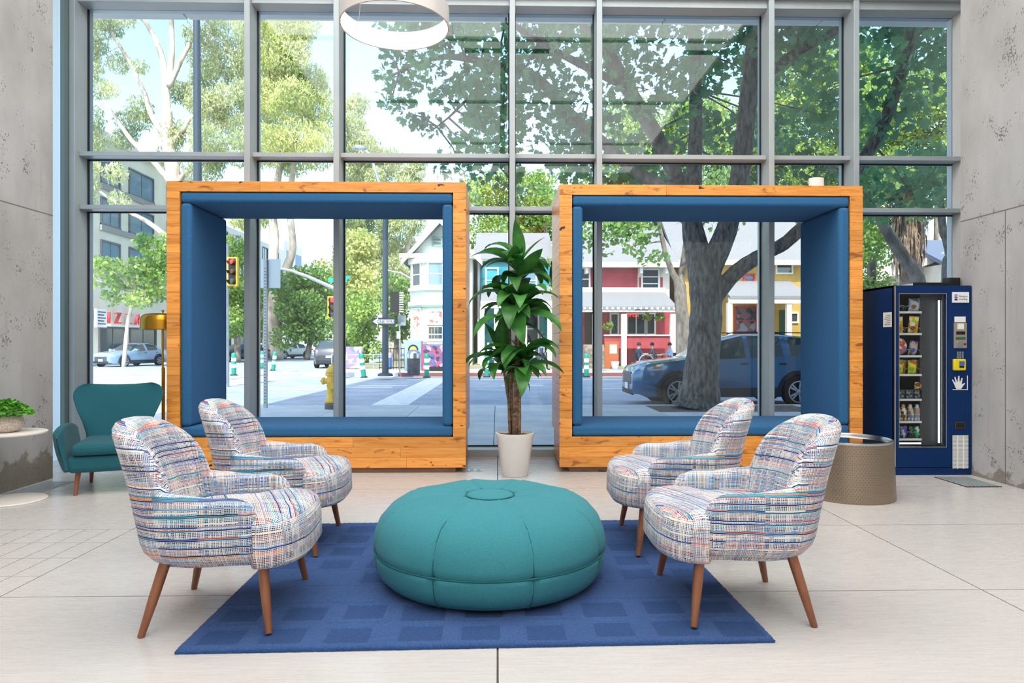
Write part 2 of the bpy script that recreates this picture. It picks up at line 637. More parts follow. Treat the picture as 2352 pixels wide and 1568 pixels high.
# the storeys above and the wings of the building: they shade the street
bm = MB()
bm.box(-5.6, 30, -16, 8.0, ROOM_H + 0.3, 25.5)
bm.box(8.2, 30, -16, 7.9, -0.2, ROOM_H + 0.3)
tag(bm.build('wall_upper_storeys', simple('pale_render', S(200, 200, 196), rough=0.9)), kind='structure')
soff = struct('ceiling_canopy')
for i in range(-4, 6):
    x0 = -5.6 + (i + 4) * 1.9
    MB().box(x0 + 0.012, x0 + 1.888, 7.86, 8.22, 5.12, 5.20).build('soffit_panel', MAT['white_paint'], soff)
MB().box(-5.6, 13.4, 7.84, 8.2, 5.2, 7.2).build('canopy_fascia', MAT['white_paint'], soff)

# curtain wall
win = struct('window_1')
MX = [-4.62, -2.736, -1.767, 0.163, 1.124, 3.041, 3.993, 5.92]
MW = 0.062
HEAD = 4.98
RAILS = [(2.715, 2.765), (3.30, 3.35)]
for i, x in enumerate(MX):
    MB().box(x - MW / 2, x + MW / 2, FACE, GLASS + 0.10, 0.0, HEAD + 0.3).build('mullion', MAT['metal_grey'], win, bevel=0.004)
    MB().box(x - MW / 2 - 0.012, x + MW / 2 + 0.012, GLASS - 0.012, GLASS + 0.012, 0.08, HEAD).build('gasket', MAT['gasket'], win)
spans = list(zip(MX, MX[1:]))
for (a, c) in spans:
    a, c = a + MW / 2, c - MW / 2
    for (z0, z1) in RAILS:
        MB().box(a, c, FACE + 0.075, GLASS + 0.08, z0, z1).build('transom', MAT['metal_grey'], win, bevel=0.004)
        MB().box(a, c, GLASS - 0.012, GLASS + 0.012, z0 - 0.012, z1 + 0.012).build('gasket', MAT['gasket'], win)
    MB().box(a, c, FACE + 0.05, GLASS + 0.08, HEAD, HEAD + 0.09).build('head_rail', MAT['metal_grey'], win, bevel=0.004)
    MB().box(a, c, SILL_Y, GLASS + 0.08, 0.0, 0.075).build('sill', MAT['metal_grey'], win, bevel=0.004)
    MB().box(a, c, GLASS - 0.012, GLASS + 0.012, 0.075, 0.09).build('gasket', MAT['gasket'], win)
    zs = [0.09, RAILS[0][0] - 0.012, RAILS[0][1] + 0.012, RAILS[1][0] - 0.012, RAILS[1][1] + 0.012, HEAD]
    for k in (0, 2, 4):
        MB().box(a + 0.012, c - 0.012, GLASS - 0.006, GLASS + 0.006, zs[k], zs[k + 1]).build('pane', MAT['glass'], win)
MB().box(-6.2, 8.2, FACE - 0.02, 7.86, HEAD + 0.09, ROOM_H).build('spandrel', MAT['metal_grey'], win)
t = NT('frosted_glass')
tl = t.n('ShaderNodeBsdfTranslucent')
tl.inputs[0].default_value = S(222, 240, 242)
mx = t.n('ShaderNodeMixShader')
mx.inputs[0].default_value = 0.7
t.pr(color=S(206, 224, 226), rough=0.4)
t.t.links.new(t.b.outputs[0], mx.inputs[1])
t.t.links.new(tl.outputs[0], mx.inputs[2])
t.t.links.new(mx.outputs[0], t.out.inputs[0])
MAT['frosted'] = t.m
# left return: pale clad corner with two rail stubs, closing panel on the right
wret = struct('wall_corner')
MB().add([(-4.70, 6.30, 0), (-4.70, 7.50, 0), (-4.70, 7.50, ROOM_H), (-4.70, 6.30, ROOM_H)], ((3, 2, 1, 0),)).build('frosted_side_pane', MAT['frosted'], wret)
MB().box(-4.70, -4.655, 7.40, 7.50, 0.0, ROOM_H).build('corner_shadow_gap', simple('grey_green_metal', S(110, 128, 128), rough=0.5), wret)
MB().box(-4.80, -4.12, 5.2, 6.3, 0.0, ROOM_H).build('corner_backing', MAT['aqua_panel'], wret)
for z in (2.72, 3.30):
    MB().box(-4.70, -4.62, 6.0, 7.12, z, z + 0.055).build('rail_stub', MAT['metal_grey'], wret, bevel=0.004)
MB().box(-6.2, -4.80, BACK, 6.2, 0, ROOM_H).build('outer_pier', simple('grey_render', S(190, 192, 190), rough=0.8), wret)
tag(MB().box(5.23, 8.2, BACK, 7.8, 0, ROOM_H).build('wall_core', MAT['white_paint']), kind='structure')

# unseen fill panels added to brighten the room, two dark slot diffusers
def fill_panel(x, y, w, d, lab, power):
    o = thing('ceiling_fill_panel', lab, 'fill light', (x, y, ROOM_H), group='added ceiling fill panels')
    b = MB()
    w2, d2 = w / 2, d / 2
    b.box(-w2, w2, -d2, -d2 + 0.05, -0.08, 0).box(-w2, w2, d2 - 0.05, d2, -0.08, 0).box(-w2, -w2 + 0.05, -d2 + 0.05, d2 - 0.05, -0.08, 0).box(w2 - 0.05, w2, -d2 + 0.05, d2 - 0.05, -0.08, 0)
    b.build('frame', MAT['white_metal'], o)
    MB().box(-w2 + 0.05, w2 - 0.05, -d2 + 0.05, d2 - 0.05, -0.03, -0.01).build('diffuser', MAT['plastic_white'], o)
    ld = bpy.data.lights.new('fill_light', 'AREA')
    ld.shape = 'RECTANGLE'
    ld.size, ld.size_y = w - 0.12, d - 0.12
    ld.energy = power
    ld.color = (1.0, 0.985, 0.965)
    lo = bpy.data.objects.new('fill_light', ld)
    COL.objects.link(lo)
    lo.parent = o
    lo.location = (0, 0, -0.05)
for i, (y, where) in enumerate(((4.55, 'nearest the window'), (1.3, 'second row from the window'), (-1.95, 'third row from the window'), (-5.2, 'nearest the back wall'))):
    for x, side in ((-1.98, 'left'), (2.26, 'right')):
        fill_panel(x, y, 4.2, 3.22, 'wide added ceiling fill panel ' + where + ', on the ' + side, FILL_POWER * (1.75, 1.0, 1.0, 1.0)[i])
for i, (px, ww) in enumerate(((1165, 1.6), (1680, 1.9), (2150, 1.8))):
    q = P(px, 130, 2 * GLASS - 2.5)
    tag(MB().box(q.x - ww / 2, q.x + ww / 2, 2.46, 2.58, ROOM_H - 0.12, ROOM_H - 0.082).build('slot_diffuser', MAT['black']),
        'black slot air diffuser under the ceiling, ' + ('nearest the ring lamp', 'middle one of three', 'nearest the right concrete wall')[i], 'air diffuser', 'slot diffusers')
# mural on the back wall, seen mirrored in the glass
mur = thing('wall_mural', 'large abstract wall mural of orange, white and green facets on the back wall', 'mural', (2.4, BACK, 0))
my = BACK + 0.02
mc = {'o': simple('orange_paint', S(222, 108, 52), rough=0.6), 'w': MAT['white_paint'], 'g': simple('green_paint', S(40, 150, 120), rough=0.6),
      't': simple('tan_paint', S(196, 138, 92), rough=0.6), 'r': simple('red_paint', S(196, 62, 44), rough=0.6)}
DM = 2 * GLASS - BACK
def mq(px, py):
    q = P(px, py, DM)
    return (q.x - 2.4, min(q.z, ROOM_H - 0.05))
for k, pts in (('o', ((1100, 400), (1190, 395), (1150, 480), (1110, 480))), ('t', ((1190, 395), (1340, 385), (1340, 420), (1175, 420))),
               ('o', ((1340, 385), (1480, 385), (1470, 425), (1340, 425))), ('r', ((1480, 390), (1620, 385), (1620, 425), (1470, 425))),
               ('g', ((1235, 435), (1265, 420), (1280, 437), (1235, 452))), ('t', ((1200, 455), (1270, 450), (1270, 520), (1200, 520))),
               ('r', ((1110, 482), (1150, 482), (1145, 540), (1105, 540))), ('o', ((1190, 500), (1270, 500), (1260, 560), (1195, 560)))):
    MB().prism([mq(*p) for p in pts], 'y', 0.0, 0.02).build('facet', mc[k], mur).location = (0, 0.02, 0)

# ================================================================== FURNITURE
# ---- the two upholstered box seats clad in planks
PF, PB = 6.53, 7.42


def rounded_pad(sx, sy, sz, r, nx=2, puff=0.0):
    """box with rounded edges centred at origin"""
    b = MB().box(-sx / 2, sx / 2, -sy / 2, sy / 2, -sz / 2, sz / 2)
    return b


def pod(x0, x1, top, label, joints, seed):
    R = random.Random(seed)
    cx = (x0 + x1) / 2
    w = x1 - x0
    h = w / 2
    o = thing('box_seat', label, 'box seat', (cx, PF, 0), group='plank clad box seats')
    D = PB - PF
    th, tt = 0.122, 0.10
    base0, base1 = 0.05, 0.345
    MB().box(-h + 0.10, h - 0.10, 0.03, D - 0.05, 0, base0).build('plinth', MAT['pine_dark'], o)
    # boards of the base front, three courses
    MB().box(-h + 0.02, h - 0.02, 0.024, D, base0, base1 - 0.01).build('base_body', MAT['pine'], o)
    ch = (base1 - base0) / 3
    for k in range(3):
        cuts = sorted([-h] + [lerp(-h, h, f) for f in joints[k]] + [h])
        for a, c in zip(cuts, cuts[1:]):
            MB().box(a + 0.0006, c - 0.0006, R.uniform(0, 0.0015), 0.024, base0 + k * ch + 0.0006, base0 + (k + 1) * ch - 0.0006).build('plank', MAT['pine'], o, bevel=0.0015, seg=1)
    # top boards, front row cut like the photo, more rows behind
    rows = 5
    for k in range(rows):
        y0, y1 = D * k / rows, D * (k + 1) / rows
        cuts = sorted([-h] + [lerp(-h, h, f) for f in (joints[3] if k == 0 else (R.uniform(0.25, 0.75),))] + [h])
        for a, c in zip(cuts, cuts[1:]):
            MB().box(a + 0.0006, c - 0.0006, y0, y1 - 0.001, top - tt, top - R.uniform(0, 0.0015)).build('plank', MAT['pine'], o, bevel=0.0015, seg=1)
    # side boards stacked, each running through the depth
    for sgn in (-1, 1):
        z = base1
        while z < top - tt - 0.002:
            hh = R.choice((0.075, 0.085, 0.09, 0.095, 0.105, 0.12))
            z1 = z + hh
            if top - tt - z1 < 0.06:
                z1 = top - tt
            xa, xb = (-h, -h + th) if sgn < 0 else (h - th, h)
            e = R.uniform(-0.0012, 0.0012)
            pl = MB().box(xa, xb, e, D, z + 0.0005, z1 - 0.0005).build('plank', MAT['pine'], o, bevel=0.0015, seg=1)
            z = z1
    # pads: seat, two sides, top
    ix, it = h - th, top - tt
    pad = 0.105
    def padmesh(name, x_a, x_b, z_a, z_b, wr=0.0):
        bmx = MB().box(x_a, x_b, 0.004, D - 0.01, z_a, z_b)
        ob = bmx.build(name, MAT['blue_felt'], o, bevel=0.034, seg=5)
        return ob
    padmesh('seat_pad', -ix + 0.002, ix - 0.002, base1, base1 + pad)
    padmesh('top_pad', -ix + 0.002, ix - 0.002, it - pad, it)
    padmesh('side_pad', -ix + 0.002, -ix + pad, base1 + pad + 0.001, it - pad - 0.001)
    padmesh('side_pad', ix - pad, ix - 0.002, base1 + pad + 0.001, it - pad - 0.001)
    return o


pod(-3.15, -0.305, 2.79, 'orange plank box seat with blue padded lining, left of the tall potted plant',
    ((0.35, 0.8), (0.16, 0.78, 0.42), (0.3, 0.62), (0.31,)), 3)
pod(0.595, 3.55, 2.775, 'orange plank box seat with blue padded lining, next to the vending machine',
    ((0.2, 0.6), (0.45, 0.85), (0.3, 0.7), (0.35,)), 5)

# ---- sensor box on the right seat, floor box, floor grilles
q = P(1875, 415, 6.9)
o = thing('air_sensor', 'small white sensor box on top of the right box seat', 'sensor', (q.x, 6.9, 2.775))
MB().prism([(0.078 * math.cos(a), 0.05 * math.sin(a)) for a in [k * PI / 12 for k in range(24)]], 'z', 0, 0.16).build('housing', MAT['plastic_white'], o, True, 0.006)
MB().box(-0.018, 0.018, -0.052, -0.046, 0.0, 0.028).build('port', MAT['black'], o)
q = G(1091, 1080)
o = thing('floor_box', 'steel floor socket box beside the left box seat', 'floor box', (q.x, q.y, 0))
MB().box(-0.075, 0.075, -0.055, 0.055, 0, 0.006).build('cover', MAT['chrome'], o, bevel=0.002)
for k in (-1, 1):
    MB().box(k * 0.03 - 0.02, k * 0.03 + 0.02, -0.03, 0.03, 0.006, 0.012).build('socket_lid', MAT['metal_grey'], o, bevel=0.002)
def grille(x0, y0, x1, y1, lab, blue):
    o = thing('floor_grille', lab, 'floor grille', ((x0 + x1) / 2, (y0 + y1) / 2, 0), group='floor grilles')
    w, d = x1 - x0, y1 - y0
    MB().box(-w / 2, w / 2, -d / 2, d / 2, 0, 0.004).build('tray', MAT['black'] if blue else MAT['metal_grey'], o)
    n = 9
    for k in range(n):
        MB().box(-w / 2 + w * (k + 0.25) / n, -w / 2 + w * (k + 0.75) / n, -d / 2 + 0.01, d / 2 - 0.01, 0.004, 0.008).build('bar', MAT['metal_grey'], o)
grille(4.05, 5.78, 4.36, 6.22, 'dark floor grille in front of the vending machine', 1)
grille(-4.06, 5.62, -3.80, 6.18, 'grey floor grille at the foot of the left concrete wall', 0)

# ---- round pouf
def pouf():
    o = thing('ottoman', 'large round teal pouf with radial seams on the navy rug', 'ottoman', (-0.04, 3.60, 0.0215))
    o.scale = (0.985, 0.985, 1.03)
    o.rotation_euler = (0, 0, PI / 8)
    prof = [(0.0, 0.012), (0.30, 0.0), (0.50, 0.0), (0.555, 0.018), (0.588, 0.05), (0.606, 0.09), (0.612, 0.135), (0.613, 0.155), (0.605, 0.161),
            (0.613, 0.167), (0.616, 0.20), (0.608, 0.25), (0.585, 0.305), (0.54, 0.355), (0.475, 0.392), (0.38, 0.414), (0.28, 0.420), (0.19, 0.415),
            (0.14, 0.408), (0.125, 0.402)]
    N = 160
    rows = []
    for j, (r, z) in enumerate(prof):
        row = []
        for k in range(N):
            a = 2 * PI * k / N
            ph = ((a / (2 * PI) * 8 + 0.5 + 0.06) % 1.0) - 0.5
            pinch = 1.5 * math.exp(-(ph / 0.04) ** 2)
            bulge = 0.012 * math.cos(PI * ph) ** 2 - 0.006
            rr, zz = r, z
            if 2 <= j:
                if z < 0.161:
                    rr = r * (1 + bulge * 0.6 * min(1, z / 0.1)) - 0.010 * pinch * min(1, z / 0.08)
                else:
                    rr = r * (1 + bulge * 0.8 * sstep(0.17, 0.24, z)) - 0.010 * pinch * (1 if r > 0.4 else 0.3)
                    zz = z + (bulge * 0.8 - 0.008 * pinch) * sstep(0.61, 0.4, r) * sstep(0.12, 0.2, r)
            row.append((rr * math.cos(a), rr * math.sin(a), zz))
        rows.append(row)
    MB().grid(rows, True).build('cover', MAT['teal_wool'], o, True, angle=180)
    MB().lathe([(0.128, 0.396), (0.126, 0.408), (0.118, 0.413), (0.09, 0.417), (0.05, 0.419), (0, 0.420)], 48).build('button', MAT['teal_wool'], o, True, angle=180)
    MB().tube([(0.611 * math.cos(2 * PI * k / 96), 0.611 * math.sin(2 * PI * k / 96), 0.161) for k in range(97)], 0.0048, 6).build('belt_piping', MAT['teal_piping'], o, True, angle=180)
    MB().tube([(0.129 * math.cos(2 * PI * k / 48), 0.129 * math.sin(2 * PI * k / 48), 0.408) for k in range(49)], 0.004, 6).build('button_piping', MAT['teal_piping'], o, True, angle=180)
    seam = []
    for j, (r, z) in enumerate(prof[2:]):
        f = 1 if r > 0.4 else 0.3
        zz = z - 0.011 * sstep(0.61, 0.4, r) * sstep(0.12, 0.2, r) if z > 0.17 else z
        seam.append((r - 0.0150 * f * (1 if z > 0.161 else min(1, z / 0.08)), zz))
    for k in range(8):
        a = 2 * PI * (k - 0.06) / 8
        pts = [(r * math.cos(a), r * math.sin(a), z) for r, z in seam]
        MB().tube(pts, 0.0055, 6).build('seam_piping', MAT['teal_piping'], o, True, angle=180)
pouf()

# ---- rug with carved squares
def rug():
    c = [Vector((-1.29, 2.735, 0)), Vector((1.15, 2.79, 0)), Vector((1.125, 4.70, 0)), Vector((-1.305, 4.655, 0))]
    nu, nv = 300, 236
    ctr = sum(c, Vector()) / 4
    R = np.random.RandomState(4)
    jit = R.rand(nv + 1, nu + 1, 2)
    cell = 0.272
    off = R.rand(40, 40, 3)
    vs, mi, low = [], [], np.zeros((nv + 1, nu + 1), bool)
    zz = np.zeros((nv + 1, nu + 1))
    for j in range(nv + 1):
        for i in range(nu + 1):
            u, v = i / nu * 2.43, j / nv * 1.92
            cu, cv = int(u / cell), int(v / (cell * 0.86))
            fu, fv = u / cell - cu, v / (cell * 0.86) - cv
            o3 = off[cv % 40, cu % 40]
            s = 0.30 + 0.08 * o3[2]
            a = abs(fu - 0.5 - 0.10 * (o3[0] - 0.5)) < s
            b_ = abs(fv - 0.5 - 0.10 * (o3[1] - 0.5)) < s
            z = 0.019
            if a and b_ and (cv < 2 or o3[0] * 7 % 1 > 0.3):
                z = 0.0145
                low[j, i] = True
            line = min(abs(fv), abs(1 - fv)) * cell * 0.86
            if line < 0.006 and off[cv % 40, (cu + 7) % 40, 0] > 0.35:
                z -= 0.006
            zz[j, i] = z + (jit[j, i, 0] - 0.5) * 0.0035
    for j in range(nv + 1):
        for i in range(nu + 1):
            p = c[0].lerp(c[1], i / nu).lerp(c[3].lerp(c[2], i / nu), j / nv) - ctr
            e = i in (0, nu) or j in (0, nv)
            if e:
                p = p * (1 + (jit[j, i, 1] - 0.5) * 0.006)
            vs.append((p.x + (jit[j, i, 0] - 0.5) * 0.003, p.y + (jit[j, i, 1] - 0.5) * 0.003, 0.010 if e else zz[j, i]))
    b = MB()
    fs = []
    for j in range(nv):
        for i in range(nu):
            a = j * (nu + 1) + i
            fs.append((a, a + 1, a + nu + 2, a + nu + 1))
            mi.append(1 if low[j, i] and low[j + 1, i + 1] else 0)
    b.v, b.f, b.m = vs, fs, mi
    nb = len(vs)
    ring = list(range(nu + 1)) + [j * (nu + 1) + nu for j in range(1, nv + 1)] + [nv * (nu + 1) + i for i in range(nu - 1, -1, -1)] + [j * (nu + 1) for j in range(nv - 1, 0, -1)]
    for k in ring:
        b.v.append((vs[k][0] * 0.998, vs[k][1] * 0.998, 0.0005))
    n = len(ring)
    for k in range(n):
        b.f.append((ring[k], nb + k, nb + (k + 1) % n, ring[(k + 1) % n]))
        b.m.append(0)
    o = b.build('area_rug', [MAT['rug_hi'], MAT['rug_lo']], None, True, angle=180)
    o.location = ctr
    tag(o, 'navy blue carved pile rug with squares under the teal pouf', 'rug')
rug()

# ---- tweed lounge chair, facing +x in its own frame
def u_path(s, a=0.255, bb=0.315, xf=0.225):
    """outer plan curve, s metres from the middle of the back"""
    x_c = -0.335 + a
    q = PI / 2
    tab = u_path.tab
    sg = 1 if s >= 0 else -1
    s = abs(s)
    if s < tab[-1][0]:
        ang = interp(tab, s)
        return (x_c - a * math.cos(ang), sg * bb * math.sin(ang)), (-math.cos(ang) / a, sg * math.sin(ang) / bb)
    d = s - tab[-1][0]
    return (x_c + d, sg * (bb + 0.06 * d)), (-0.03, sg)
_t, _s = [(0, 0)], 0.0
for _k in range(1, 61):
    _a0, _a1 = (_k - 1) * PI / 120, _k * PI / 120
    _s += math.hypot(0.255 * (math.cos(_a1) - math.cos(_a0)), 0.315 * (math.sin(_a1) - math.sin(_a0)))
    _t.append((_s, _a1))
u_path.tab = _t
S_CORNER = _s
S_END = _s + 0.305


def chair_top(s):
    s = abs(s)
    arm = 0.582 - 0.016 * math.sin(PI * max(0, min(1, (S_END - s) / 0.3)))
    sb = 0.37
    back = 0.0
    if s < sb:
        back = 0.57 + 0.335 * (1 - (s / sb) ** 3.0) ** (1 / 2.2)
    # soft maximum makes the fillet where arm meets back
    k = 0.03
    m = max(arm, back)
    if back > 0:
        m += k * math.log(math.exp((arm - m) / k) + math.exp((back - m) / k)) * 0.7
    else:
        m += 0.03 * math.exp(-((s - sb) / 0.055)) * 0.7
    e = S_END - s
    if e < 0.13:
        m -= 0.12 * (1 - math.sqrt(max(0, 1 - (1 - e / 0.13) ** 2)))
    return m


def chair_shell():
    ss = []
    s = 0.0
    while s < S_END:
        ss.append(s)
        d = 0.022
        if 0.28 < s < 0.43:
            d = 0.008
        if s > S_END - 0.05:
            d = 0.006
        s += d
    ss.append(S_END)
    ss = [-x for x in ss[:0:-1]] + ss
    NP = 15
    b = MB()
    rows, uvs = [], []
    z0 = 0.292
    for s in ss:
        (px, py), (nx, ny) = u_path(s)
        nl = math.hypot(nx, ny)
        nx, ny = nx / nl, ny / nl
        zt = chair_top(s)
        e = S_END - abs(s)
        th = 0.078 * (math.sqrt(max(0.0, 1 - (1 - e / 0.04) ** 2)) if e < 0.04 else 1.0) + 0.004
        sb = max(0.0, 1 - abs(s) / 0.40)
        th += 0.022 * sstep(0, 0.6, sb)
        mid = -0.042
        wl = sstep(0.52, 0.20, abs(s))
        r = th / 2
        prof = []
        # outer side up, over the top, inner side down
        for k in range(NP):
            z = lerp(z0, zt - r, k / (NP - 1))
            inn = 0.035 * (1 - min(1, (z - z0) / 0.07)) ** 2
            prof.append((r - inn, z))
        for k in range(1, 7):
            a = PI * k / 7
            prof.append((r * math.cos(a), zt - r + r * math.sin(a)))
        for k in range(NP):
            z = lerp(zt - r, z0 + 0.06, k / (NP - 1))
            prof.append((-r - 0.012 * math.sin(PI * k / (NP - 1)) * sstep(0.2, 0.8, sb), z))
        row, uv = [], []
        acc, prev = 0.0, None
        for (d, z) in prof:
            lean = -(max(0, z - 0.30)) * 0.17 * wl - 0.08 * max(0, z - 0.62) * wl
            x = px + nx * (mid + d) + lean
            y = py + ny * (mid + d)
            p = Vector((x, y, z))
            if prev is not None:
                acc += (p - prev).length
            prev = p
            row.append(p)
            uv.append(acc)
        rows.append(row)
        # v is height on both faces, plus the way round the rim, so that bands run level
        slope = (chair_top(s + 0.004) - chair_top(s - 0.004)) / 0.008
        steep = 1 - 1 / math.sqrt(1 + slope * slope)
        vv = []
        for k, p in enumerate(row):
            if NP <= k < NP + 6:
                a = PI * (k - NP + 1) / 7
                vv.append((steep * r * min(a, PI - a), lerp(zt - r + r * min(a, PI - a), p.z, steep)))
            else:
                vv.append((0.0, p.z))
        sg = 1 if s > 0 else -1
        uvs.append([(s + sg * vv[k][0] + (0 if k < NP + 3 else 1.37), vv[k][1] + (0.0 if k < NP + 3 else 0.53)) for k in range(len(row))])
    nr, nc = len(rows), len(rows[0])
    for r_ in rows:
        b.v.extend(r_)
    b.uv = []
    for i in range(nr - 1):
        for j in range(nc - 1):
            b.f.append((i * nc + j, (i + 1) * nc + j, (i + 1) * nc + j + 1, i * nc + j + 1))
            b.m.append(0)
            A, B, C, D_ = uvs[i][j], uvs[i + 1][j], uvs[i + 1][j + 1], uvs[i][j + 1]
            if abs(A[1] - D_[1]) > 0.3:
                C = (B[0], B[1] + 0.01)
                D_ = (A[0], A[1] + 0.01)
            b.uv.append((A, B, C, D_))
    # underside and arm-end caps
    for i in (0, nr - 1):
        idx = [i * nc + j for j in range(nc)]
        f = tuple(idx if i == 0 else idx[::-1])
        b.f.append(f)
        b.m.append(0)
        b.uv.append([(b.v[k][1], b.v[k][2]) for k in f])
    und = [i * nc for i in range(nr)]
    b.f.append(tuple(und[::-1]))
    b.m.append(0)
    b.uv.append([(b.v[k][1], b.v[k][0]) for k in und[::-1]])
    return b.mesh('shell', MAT['tweed'], True, 60)


def chair_seat():
    # outline: narrow inside the shell, full width in front of the arms, rounded nose
    out = []
    hw_in, hw, xs, xf = 0.262, 0.338, 0.205, 0.41
    out += [(-0.26, 0.0), (-0.25, 0.12), (-0.19, 0.22), (-0.08, hw_in), (0.06, hw_in + 0.004), (xs - 0.012, hw_in + 0.008)]
    out += [(xs + 0.012, hw - 0.004)]
    for k in range(1, 15):
        a = PI / 2 * k / 14
        out.append((xs + 0.015 + (xf - xs - 0.015) * math.sin(a) ** 0.92, hw * (math.cos(a) ** 0.62 if k < 14 else 0)))
    full = out + [(x, -y) for x, y in out[-2:0:-1]]
    n = len(full)
    c = Vector((0.06, 0, 0))
    prof = [(0.05, 0.262, 0), (0.012, 0.268, 0), (0.0, 0.285, 0), (0.0, 0.34, 0), (0.0, 0.40, 0), (0.004, 0.43, 0), (0.014, 0.456, 1), (0.034, 0.474, 1), (0.075, 0.486, 1), (0.15, 0.494, 1), (0.24, 0.498, 1)]
    b = MB()
    b.uv = []
    arc = [0.0]
    for k in range(n):
        a, q = full[k], full[(k + 1) % n]
        arc.append(arc[-1] + math.hypot(a[0] - q[0], a[1] - q[1]))
    rings = []
    for ins, z, top in prof:
        row = []
        for k in range(n):
            p = Vector((full[k][0], full[k][1], 0))
            d = p - c
            L = d.length
            row.append(c + d * (max(0.02, L - ins * (1 if L > 0.2 else L / 0.2)) / L) + Vector((0, 0, z)))
        rings.append(row)
    for r in rings:
        b.v.extend(r)
    def fl(ids, top):
        b.f.append(tuple(ids))
        b.m.append(0)
        if top:
            b.uv.append([(b.v[i][1] * 0.9 + 3.1, b.v[i][0] * 0.9 + 0.35 * b.v[i][1] + 1.0) for i in ids])
        else:
            q = []
            for e, i in enumerate(ids):
                k = i % n
                s_ = arc[k] if not (k == 0 and any(t % n == n - 1 for t in ids)) else arc[n]
                q.append((s_ + 5.0, b.v[i][2] + 2.0))
            b.uv.append(q)
    for j in range(len(prof) - 1):
        for k in range(n):
            k2 = (k + 1) % n
            fl((j * n + k2, j * n + k, (j + 1) * n + k, (j + 1) * n + k2), prof[j][2] or prof[j + 1][2] and j >= 6)
    fl(list(range((len(prof) - 1) * n, len(prof) * n))[::-1], True)
    fl(list(range(n)), True)
    return b.mesh('seat', MAT['tweed'], True, 60)


LEGS = (((0.235, -0.265), (0.27, -0.335)), ((0.235, 0.265), (0.27, 0.335)), ((-0.185, -0.22), (-0.272, -0.285)), ((-0.185, 0.22), (-0.272, 0.285)))


def tweed_chair(loc, rz, label, proto=[]):
    if proto:
        o = copy_tree(proto[0])
        o.location, o.rotation_euler = loc, (0, -0.0375, rz)
        return tag(o, label)
    o = thing('lounge_chair', label, 'chair', loc, rz, 'tweed lounge chairs around the pouf')
    o.rotation_euler = (0, -0.0375, rz)
    share(chair_shell(), 'shell', o)
    share(chair_seat(), 'seat', o)
    b = MB()
    pts = []
    for k in range(-14, 15):
        s = 0.345 * k / 14
        (px, py), (nx, ny) = u_path(s)
        nl = math.hypot(nx, ny)
        z = chair_top(s) - 0.05
        pts.append(None)
    for (tx, ty), (bx, by) in LEGS:
        MB().tube([(tx, ty, 0.30), (lerp(tx, bx, 0.5), lerp(ty, by, 0.5), 0.15), (bx, by, 0.0)], [0.0235, 0.021, 0.0145], 16).build('leg', MAT['walnut'], o, True, angle=50)
    proto.append(o)
    return o


tweed_chair((-1.25, 3.20, 0.0115), math.radians(3), 'tweed lounge chair in the left foreground, standing in front of the other left chair')
tweed_chair((1.12, 3.235, 0.0115), math.radians(179), 'tweed lounge chair in the right foreground, nearest to the camera on the right')
tweed_chair((-1.325, 4.24, 0.0115), math.radians(2), 'tweed lounge chair behind the left foreground chair, near the left box seat')
tweed_chair((1.09, 4.215, 0.0115), math.radians(178), 'tweed lounge chair behind the right foreground chair, beside the metal drum table')

